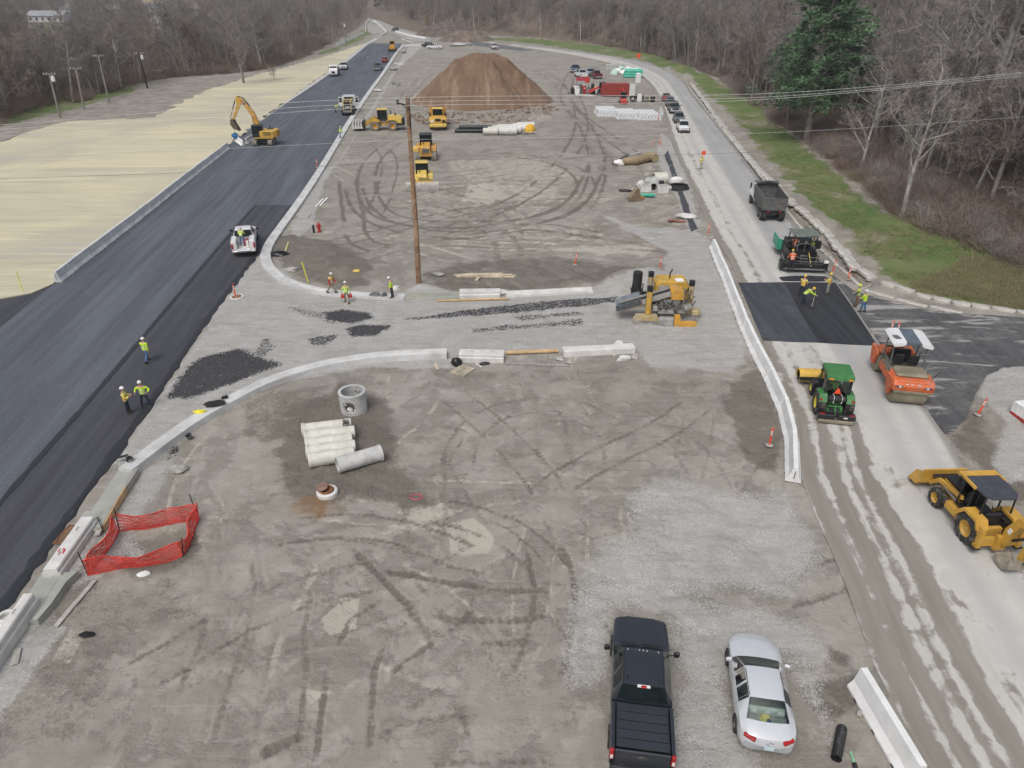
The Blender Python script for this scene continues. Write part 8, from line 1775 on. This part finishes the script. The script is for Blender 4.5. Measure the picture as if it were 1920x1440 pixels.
# ------------------------------------------------------------ people
TS = bpy.data.scenes.new('scratch')
def skin_mesh(V,E,Rr,root=0,sub=1):
 me = bpy.data.meshes.new('tmp');me.from_pydata([tuple(v) for v in V],E,[]);o = bpy.data.objects.new('tmp',me);TS.collection.objects.link(o)
 md = o.modifiers.new('s','SKIN');md.use_smooth_shade = True
 if not me.skin_vertices: me.attributes  # created with the modifier
 sv = me.skin_vertices[0].data if me.skin_vertices else None
 for i,r_ in enumerate(Rr): sv[i].radius = (r_,r_) if not isinstance(r_,tuple) else r_;sv[i].use_root = (i == root)
 s2 = o.modifiers.new('b','SUBSURF');s2.levels = s2.render_levels = sub
 vl = TS.view_layers[0];vl.update();dg = vl.depsgraph;ev = o.evaluated_get(dg);q = ev.to_mesh();VV = [tuple(v.co) for v in q.vertices];FF = [tuple(p.vertices) for p in q.polygons];ev.to_mesh_clear()
 bpy.data.objects.remove(o);bpy.data.meshes.remove(me);return VV,FF
LIME = mat('lime_fabric',(.56,.80,.05),.8,var=.12,scale=6);LIMP = mat('pale_lime_fabric',(.58,.74,.20),.8,var=.12,scale=6);YVEST = mat('yellow_vest',(.78,.70,.16),.8,var=.12,scale=6);ORGV = mat('orange_fabric',(.85,.17,.05),.8,var=.1,scale=6)
JEAN = mat('blue_jeans',(.07,.15,.30),.85,var=.2,scale=6);NAVY = mat('navy_trousers',(.022,.03,.05),.85,var=.2,scale=6);KHAK = mat('khaki_trousers',(.30,.25,.18),.85,var=.15,scale=6);BRWN = mat('brown_trousers',(.22,.10,.05),.85,var=.15,scale=6);GRYT = mat('grey_trousers',(.30,.29,.26),.85,var=.15,scale=6);BOOT = mat('boot_leather',(.05,.035,.025),.7);HATW = mat('white_hat',(.80,.80,.78),.35);HATY = mat('yellow_hat',(.85,.58,.02),.35);HATL = mat('lime_hat',(.70,.82,.08),.35);STRP = mat('reflective_stripe',(.78,.78,.76),.4);REDF = mat('red_fabric',(.45,.03,.04),.8)
def person(label,loc,rz,jk,tr,hat,lean=.03,la=(.05,.12,.15),ra=(.05,.12,.15),ll=(.05,.06,.05),rl=(-.05,.06,.05),look=.15,group=None,stripe=STRP,sleeves=None,sit=False,twist=0):
 t = thing('person',label,'person',loc,rz,group)
 def legs(s,p):
  th,out,kn = p;d1 = Vector((s * math.sin(out),math.sin(th) * math.cos(out),-math.cos(th) * math.cos(out)));a2 = th - kn;d2 = Vector((s * math.sin(out) * .6,math.sin(a2),-math.cos(a2))).normalized()
  h = Vector((s * .095,0,0));k = h + d1 * .43;a = k + d2 * .42;return h,k,a,a + Vector((s * .03,.17,-.055))
 L,Rg = legs(-1,ll),legs(1,rl);low = min(L[2].z,Rg[2].z);P0 = Vector((0,0,.46 if sit else -low + .085));L = [v + P0 for v in L];Rg = [v + P0 for v in Rg]
 up = Vector((0,math.sin(lean),math.cos(lean)));fw = Vector((0,math.cos(lean),-math.sin(lean)))
 bel = P0 + up * .17;che = P0 + up * .36;nb = P0 + up * .50;nk = nb + (up + fw * look * .6).normalized() * .10;hd = nk + (up + fw * look).normalized() * .13
 def arms(s,p):
  pt,out,el = p;b = lean;sh = P0 + up * .455 + Vector((s * .195,0,0));d1 = Vector((s * math.sin(out),math.sin(pt) * math.cos(out),-math.cos(pt) * math.cos(out)));e = sh + d1 * .29
  a2 = pt + el;inn = -s * max(0,el - .5) * .5;d2 = Vector((inn + s * math.sin(out) * .5,math.sin(a2),-math.cos(a2))).normalized();w = e + d2 * .25;return sh,e,w,d2
 A,B_ = arms(-1,la),arms(1,ra)
 V = [P0,bel,che,nb,nk,A[0],A[1],A[2],B_[0],B_[1],B_[2],L[0],L[1],L[2],L[3],Rg[0],Rg[1],Rg[2],Rg[3]]
 E = [(0,1),(1,2),(2,3),(3,4),(3,5),(5,6),(6,7),(3,8),(8,9),(9,10),(0,11),(11,12),(12,13),(13,14),(0,15),(15,16),(16,17),(17,18)]
 vv,ff = skin_mesh(V,E,[(.15,.11),(.14,.10),(.16,.11),(.11,.08),.06,.065,.045,.033,.065,.045,.033,.09,.065,.045,.04,.09,.065,.045,.04]);m = MB();m.add(vv,ff)
 rings = []
 for z,rx,ry,oy in ((-.15,.05,.055,-.01),(-.11,.058,.07,.012),(-.07,.068,.088,.015),(-.02,.075,.098,.005),(.03,.078,.10,0),(.075,.07,.088,-.005),(.105,.045,.055,-.005),(.118,.012,.015,0)):
  rings.append([hd + Vector((rx * math.cos(a),0,0)) + fw * (oy + ry * math.sin(a)) + up * z for a in np.linspace(0,2 * PI,13)[:-1]])
 m.loft(rings);m.loft([[hd + fw * .085 + up * .012 + Vector((x,0,0)) for x in (-.008,.008)] + [hd + fw * .09 + up * .012],[hd + fw * .09 - up * .03 + Vector((x,0,0)) for x in (-.016,.016)] + [hd + fw * .122 - up * .03]])
 for s in (-1,1): m.box(hd + Vector((s * .08,0,0)) - up * .01,(.018,.035,.055),.006);m.box(hd + Vector((s * .032,0,0)) + fw * .094 + up * .012,(.022,.01,.01))
 for s,q in ((-1,A),(1,B_)):
  d = q[3];sd_ = Vector((s,0,0));sd_ = (sd_ - d * sd_.dot(d)).normalized();pl = d.cross(sd_).normalized();w = q[2]
  m.loft([[w + sd_ * a * .022 + pl * b * .036 for a,b in ((1,1),(-1,1),(-1,-1),(1,-1))],[w + d * .05 + sd_ * a * .016 + pl * b * .044 for a,b in ((1,1),(-1,1),(-1,-1),(1,-1))],[w + d * .095 + sd_ * a * .013 + pl * b * .042 for a,b in ((1,1),(-1,1),(-1,-1),(1,-1))]])
  for k,fl in enumerate((.070,.082,.076,.058)): o_ = w + d * .09 + pl * (.033 - .022 * k);m.tube([o_,o_ + d * fl * .5 - sd_ * .004,o_ + d * fl * .85 - sd_ * fl * .45],[.0095,.009,.006],5)
  o_ = w + d * .03 + pl * .036;m.tube([o_,o_ + pl * .03 + d * .03,o_ + pl * .034 + d * .065 - sd_ * .01],[.011,.010,.007],5)
 m.obj('body',SKIN,t,smooth=60)
 vv,ff = skin_mesh([P0 - up * .06,bel,che,nb,A[0],A[1],A[2] - A[3] * .02,B_[0],B_[1],B_[2] - B_[3] * .02],[(0,1),(1,2),(2,3),(3,4),(4,5),(5,6),(3,7),(7,8),(8,9)],[(.185,.14),(.18,.135),(.19,.14),(.13,.105),.095,.07,.055,.095,.07,.055],1)
 m = MB();m.add(vv,ff);m.obj('jacket',jk,t,smooth=60)
 if sleeves:
  for q in (A,B_): m = MB();m.tube([q[0] + (q[1] - q[0]) * .2,q[1],q[2]],[.088,.076,.062],8);m.obj('sleeve',sleeves,t,smooth=60)
 if stripe:
  m = MB()
  for f,rx,ry in ((.10,.180,.137),(.26,.187,.14)): m.loft([[P0 + up * (f + dz) + Vector((rx * 1.0 * math.cos(a),0,0)) + fw * ry * math.sin(a) for a in np.linspace(0,2 * PI,17)[:-1]] for dz in (-.022,.022)],caps=False)
  m.obj('stripe',stripe,t,fix=False)
 vv,ff = skin_mesh([P0 + up * .06,P0 - up * .02,L[0],L[1],L[2] + Vector((0,0,.03)),Rg[0],Rg[1],Rg[2] + Vector((0,0,.03))],[(0,1),(1,2),(2,3),(3,4),(1,5),(5,6),(6,7)],[(.165,.125),(.16,.125),.105,.08,.07,.105,.08,.07],1)
 m = MB();m.add(vv,ff);m.obj('trousers',tr,t,smooth=60)
 for q in (L,Rg):
  d = (q[3] - q[2]);d.z = 0;d.normalize();w = Vector((-d.y,d.x,0));a = Vector((q[2].x,q[2].y,q[2].z - .085));m = MB()
  m.loft([[a + d * y + w * x * k + Vector((0,0,z)) for x,k in ((-1,1),(1,1))] + [a + d * y + w * x * k * .7 + Vector((0,0,z2)) for x,k in ((1,1),(-1,1))] for y,z,z2,ww in ((-.07,0,.15,.045),(.05,0,.15,.05),(.14,0,.08,.05),(.20,0.01,.05,.035)) for x_ in (0,) for w in (Vector((-d.y,d.x,0)) * ww,)]);m.obj('boot',BOOT,t)
 if hat:
  rings = [[hd + Vector((r_ * math.cos(a),0,0)) + fw * (r_ * 1.15 * math.sin(a)) + up * z for a in np.linspace(0,2 * PI,17)[:-1]] for r_,z in ((.125,.045),(.122,.055),(.105,.06),(.10,.10),(.078,.145),(.035,.165),(.004,.168))]
  m = MB();m.loft(rings);o = m.obj('hard_hat',hat,t,smooth=40)
 t['_h'] = 0;del t['_h'];return t,A,B_
def ppos(px,z=0.0): p = G(*px);p.z = z;return p
FACE = PI
HIPS = (-.35,.75,1.5)
person('worker in lime jacket and blue jeans walking away along the new lane',ppos((278,680),.055),-.15,LIME,JEAN,HATW,.08,(.35,.15,.3),(-.3,.15,.3),(.35,.04,.1),(-.3,.04,.35))
person('worker in yellow vest and navy trousers standing with folded arms at the new lane edge',ppos((243,777),.055),-1.3,YVEST,NAVY,HATW,-.02,(.35,.1,1.6),(.35,.1,1.6),(.05,.06,.02),(-.03,.06,.02),stripe=ORGV)
person('worker in lime jacket standing astride with hands on hips facing the camera',ppos((275,763),.0),PI + .1,LIME,NAVY,HATW,.0,HIPS,HIPS,(.04,.22,0),(0,.22,0));
lc = sp.matrix_basis
person('worker in lime shirt bending over inside the bed of the white service pickup',lc @ Vector((-.12,-1.95,.705)),sp.rotation_euler.z,LIMP,JEAN,HATW,.75,(.6,.15,.5),(.5,.25,.5),(.25,.08,.25),(-.05,.08,.1),stripe=None)
person('worker with red sleeves and yellow vest stepping off the far kerb',ppos((623,552),.12),-1.9,YVEST,KHAK,HATW,.12,(.3,.12,.5),(-.2,.12,.4),(.35,.05,.1),(-.25,.05,.35),sleeves=REDF)
t,A,B_ = person('worker in pale lime shirt carrying two red cans along the far kerb',ppos((651,568),.0),.2,LIMP,KHAK,HATW,.1,(.05,.28,.1),(.05,.28,.1),(.3,.05,.1),(-.2,.05,.3),stripe=None)
for q,nm in ((A,'left'),(B_,'right')):
 c = thing('fuel_can',f'red can held in the {nm} hand of the worker by the far kerb','can',t.matrix_basis @ (q[2] + Vector((0,.02,-.46))),.2);m = MB();m.box((0,0,.16),(.26,.22,.30),.05);m.obj('shell',mat('bright_red',(.62,.045,.03),.5),c);m = MB();m.tube([(-.08,0,.3),(-.08,0,.37),(.08,0,.37),(.08,0,.3)],.014,5);m.obj('grip',BLKM,c)
person('worker in lime jacket and dark trousers looking down at the far kerb',ppos((736,561),.13),1.7,LIME,NAVY,HATW,.1,(.1,.1,.3),(.1,.1,.4),look=.5,stripe=None)
person('worker in lime jacket standing on the long kerb beside the left road',ppos((639,261),.16),-.9,LIME,JEAN,HATW,.15,(.2,.15,.4),(.2,.15,.4),(.15,.1,.1),(-.15,.1,.2))
person('worker in lime vest bending beside the white work truck',ppos((629,211),.03),-1.2,LIME,NAVY,HATL,.9,(.5,.15,.5),(.5,.15,.5),(.2,.08,.2),(0,.08,.1))
person('far worker in grey walking alone on the left road',ppos((691,118),.03),.3,GRYT,GRYT,HATW,.05,ll=(.25,.05,.1),rl=(-.2,.05,.2))
t,A,B_ = person('flagger in yellow vest holding an orange paddle on the right road',ppos((1314,318),.03),.2,YVEST,GRYT,HATY,.02,(.2,.1,.6),(.7,.25,1.3),stripe=BLK)
hp = t.matrix_basis @ B_[2];c = thing('paddle_sign','round orange flagger paddle on a tall stick on the right road','sign',(hp.x + .12,hp.y,.03));m = MB();m.cyl((0,0,0),(0,0,2.0),.02,n=6);m.obj('stick',CWHT,c);m = MB();m.lathe([(.001,-.012),(.32,-.012),(.32,.012),(.001,.012)],(0,0,2.05),'y',n=8);m.obj('panel',CORG,c)
person('screed worker in orange jacket and yellow hat standing on the paver step',G(1482,506,.42),-.15,ORGV,NAVY,HATY,.35,(.35,.3,.6),(.35,.3,.6),look=.4)
person('worker in yellow vest and black trousers watching at the fresh asphalt edge',ppos((1501,557),.06),-.7,YVEST,NAVY,HATY,.12,(.4,.1,.6),(.4,.1,.7),look=.4,stripe=ORGV)
t,A,B_ = person('worker in lime vest bending over a lute on the fresh asphalt',ppos((1504,573),.06),-1.7,LIME,NAVY,HATY,.85,(.7,.1,.35),(.9,.1,.3),(.25,.12,.3),(-.15,.12,.1),look=.2)
a = t.matrix_basis @ ((A[2] + B_[2]) / 2);e = G(1522,576,.09);c = thing('asphalt_lute','long handled lute resting on the fresh asphalt','lute',(0,0,0));m = MB();m.tube([tuple(a + (a - e) * .25),tuple(e)],.018,5);m.obj('handle',WOOD,c);m = MB();m.box(e,(.5,.2,.05),.01);m.obj('head',BLKM,c)
person('worker in yellow and orange vest standing with both hands in front on the fresh asphalt',ppos((1550,553),.06),1.0,YVEST,GRYT,HATY,.0,(.3,.15,1.5),(.3,.15,1.5),stripe=ORGV)
t,A,B_ = person('worker in lime vest and brown trousers carrying a shovel on the shoulder',ppos((1604,575),.04),1.2,LIME,BRWN,HATL,.0,(.5,.15,1.9),(.4,.15,1.7),sleeves=mat('dark_shirt',(.08,.075,.065),.85))
a = t.matrix_basis @ Vector((0,0,1.42));c = thing('shovel','shovel carried on the shoulder of the worker in brown trousers','shovel',a,.35);m = MB();m.cyl((-.65,0,-.25),(1.0,0,.22),.02,n=6);m.obj('handle',WOOD,c);m = MB();m.box((1.18,0,.27),(.36,.26,.04),.01,(0,-.28,0));m.obj('blade',GREYM,c)
person('worker in bright lime jacket and blue jeans beside the shovel carrier',ppos((1616,586),.04),.5,LIME,JEAN,HATW,.05,(.3,.1,1.1),(.3,.1,1.2),(.1,.06,.05),(-.1,.06,.1),stripe=None)
PM = bpy.data.objects['asphalt_paver'].matrix_basis;PRZ = bpy.data.objects['asphalt_paver'].rotation_euler.z
person('paver operator in orange seated at the left console',PM @ Vector((-.8,.2,1.48)),PRZ,ORGV,NAVY,HATY,.05,(.5,.2,.6),(.5,.2,.6),(1.4,.1,1.4),(1.4,.1,1.4),sit=True)
person('paver operator in dark clothes seated at the right console',PM @ Vector((.8,.2,1.48)),PRZ,mat('dark_shirt',(.08,.075,.065),.85),NAVY,HATL,.05,(.5,.2,.6),(.5,.2,.6),(1.4,.1,1.4),(1.4,.1,1.4),sit=True,stripe=LIME)
TM_ = bpy.data.objects['tractor'];person('tractor driver in lime vest seated inside the cab',TM_.matrix_basis @ Vector((0,-.35,.95)),TM_.rotation_euler.z,LIME,NAVY,None,.05,(.7,.1,.5),(.7,.1,.5),(1.4,.12,1.4),(1.4,.12,1.4),sit=True)
person('worker in lime standing among the clutter left of the red trencher',ppos((1115,173)),1.2,LIME,NAVY,HATY)
bpy.data.scenes.remove(TS)
t = thing('road_work_sign','orange diamond road work sign on a stand at the bend of the right road','sign',gp(1197,113),0);m = MB();m.prism([(0,.5),(.85,1.35),(0,2.2),(-.85,1.35)],'y',-.02,.02);m.obj('panel',CORG,t);m = MB();m.tube([(-.6,.3,0),(0,.05,.9),(.6,.3,0)],.03,5);m.cyl((0,.06,0),(0,.06,2.0),.03,n=5);m.obj('stand',GREYM,t)
# ------------------------------------------------------------ haze over the whole valley
hm,ht,hb_ = new_mat('haze');ht.nodes.remove(hb_);pv = nn(ht,'ShaderNodeVolumePrincipled');pv.inputs['Color'].default_value = (.86,.90,.96,1);pv.inputs['Density'].default_value = HAZE_D;pv.inputs['Anisotropy'].default_value = 0.0
ht.links.new(pv.outputs[0],ht.nodes['Material Output'].inputs['Volume'])
m = MB();m.bx(-1600,1600,-60,1500,-2.2,130);o = m.obj('haze',hm);tag(o,kind='stuff')
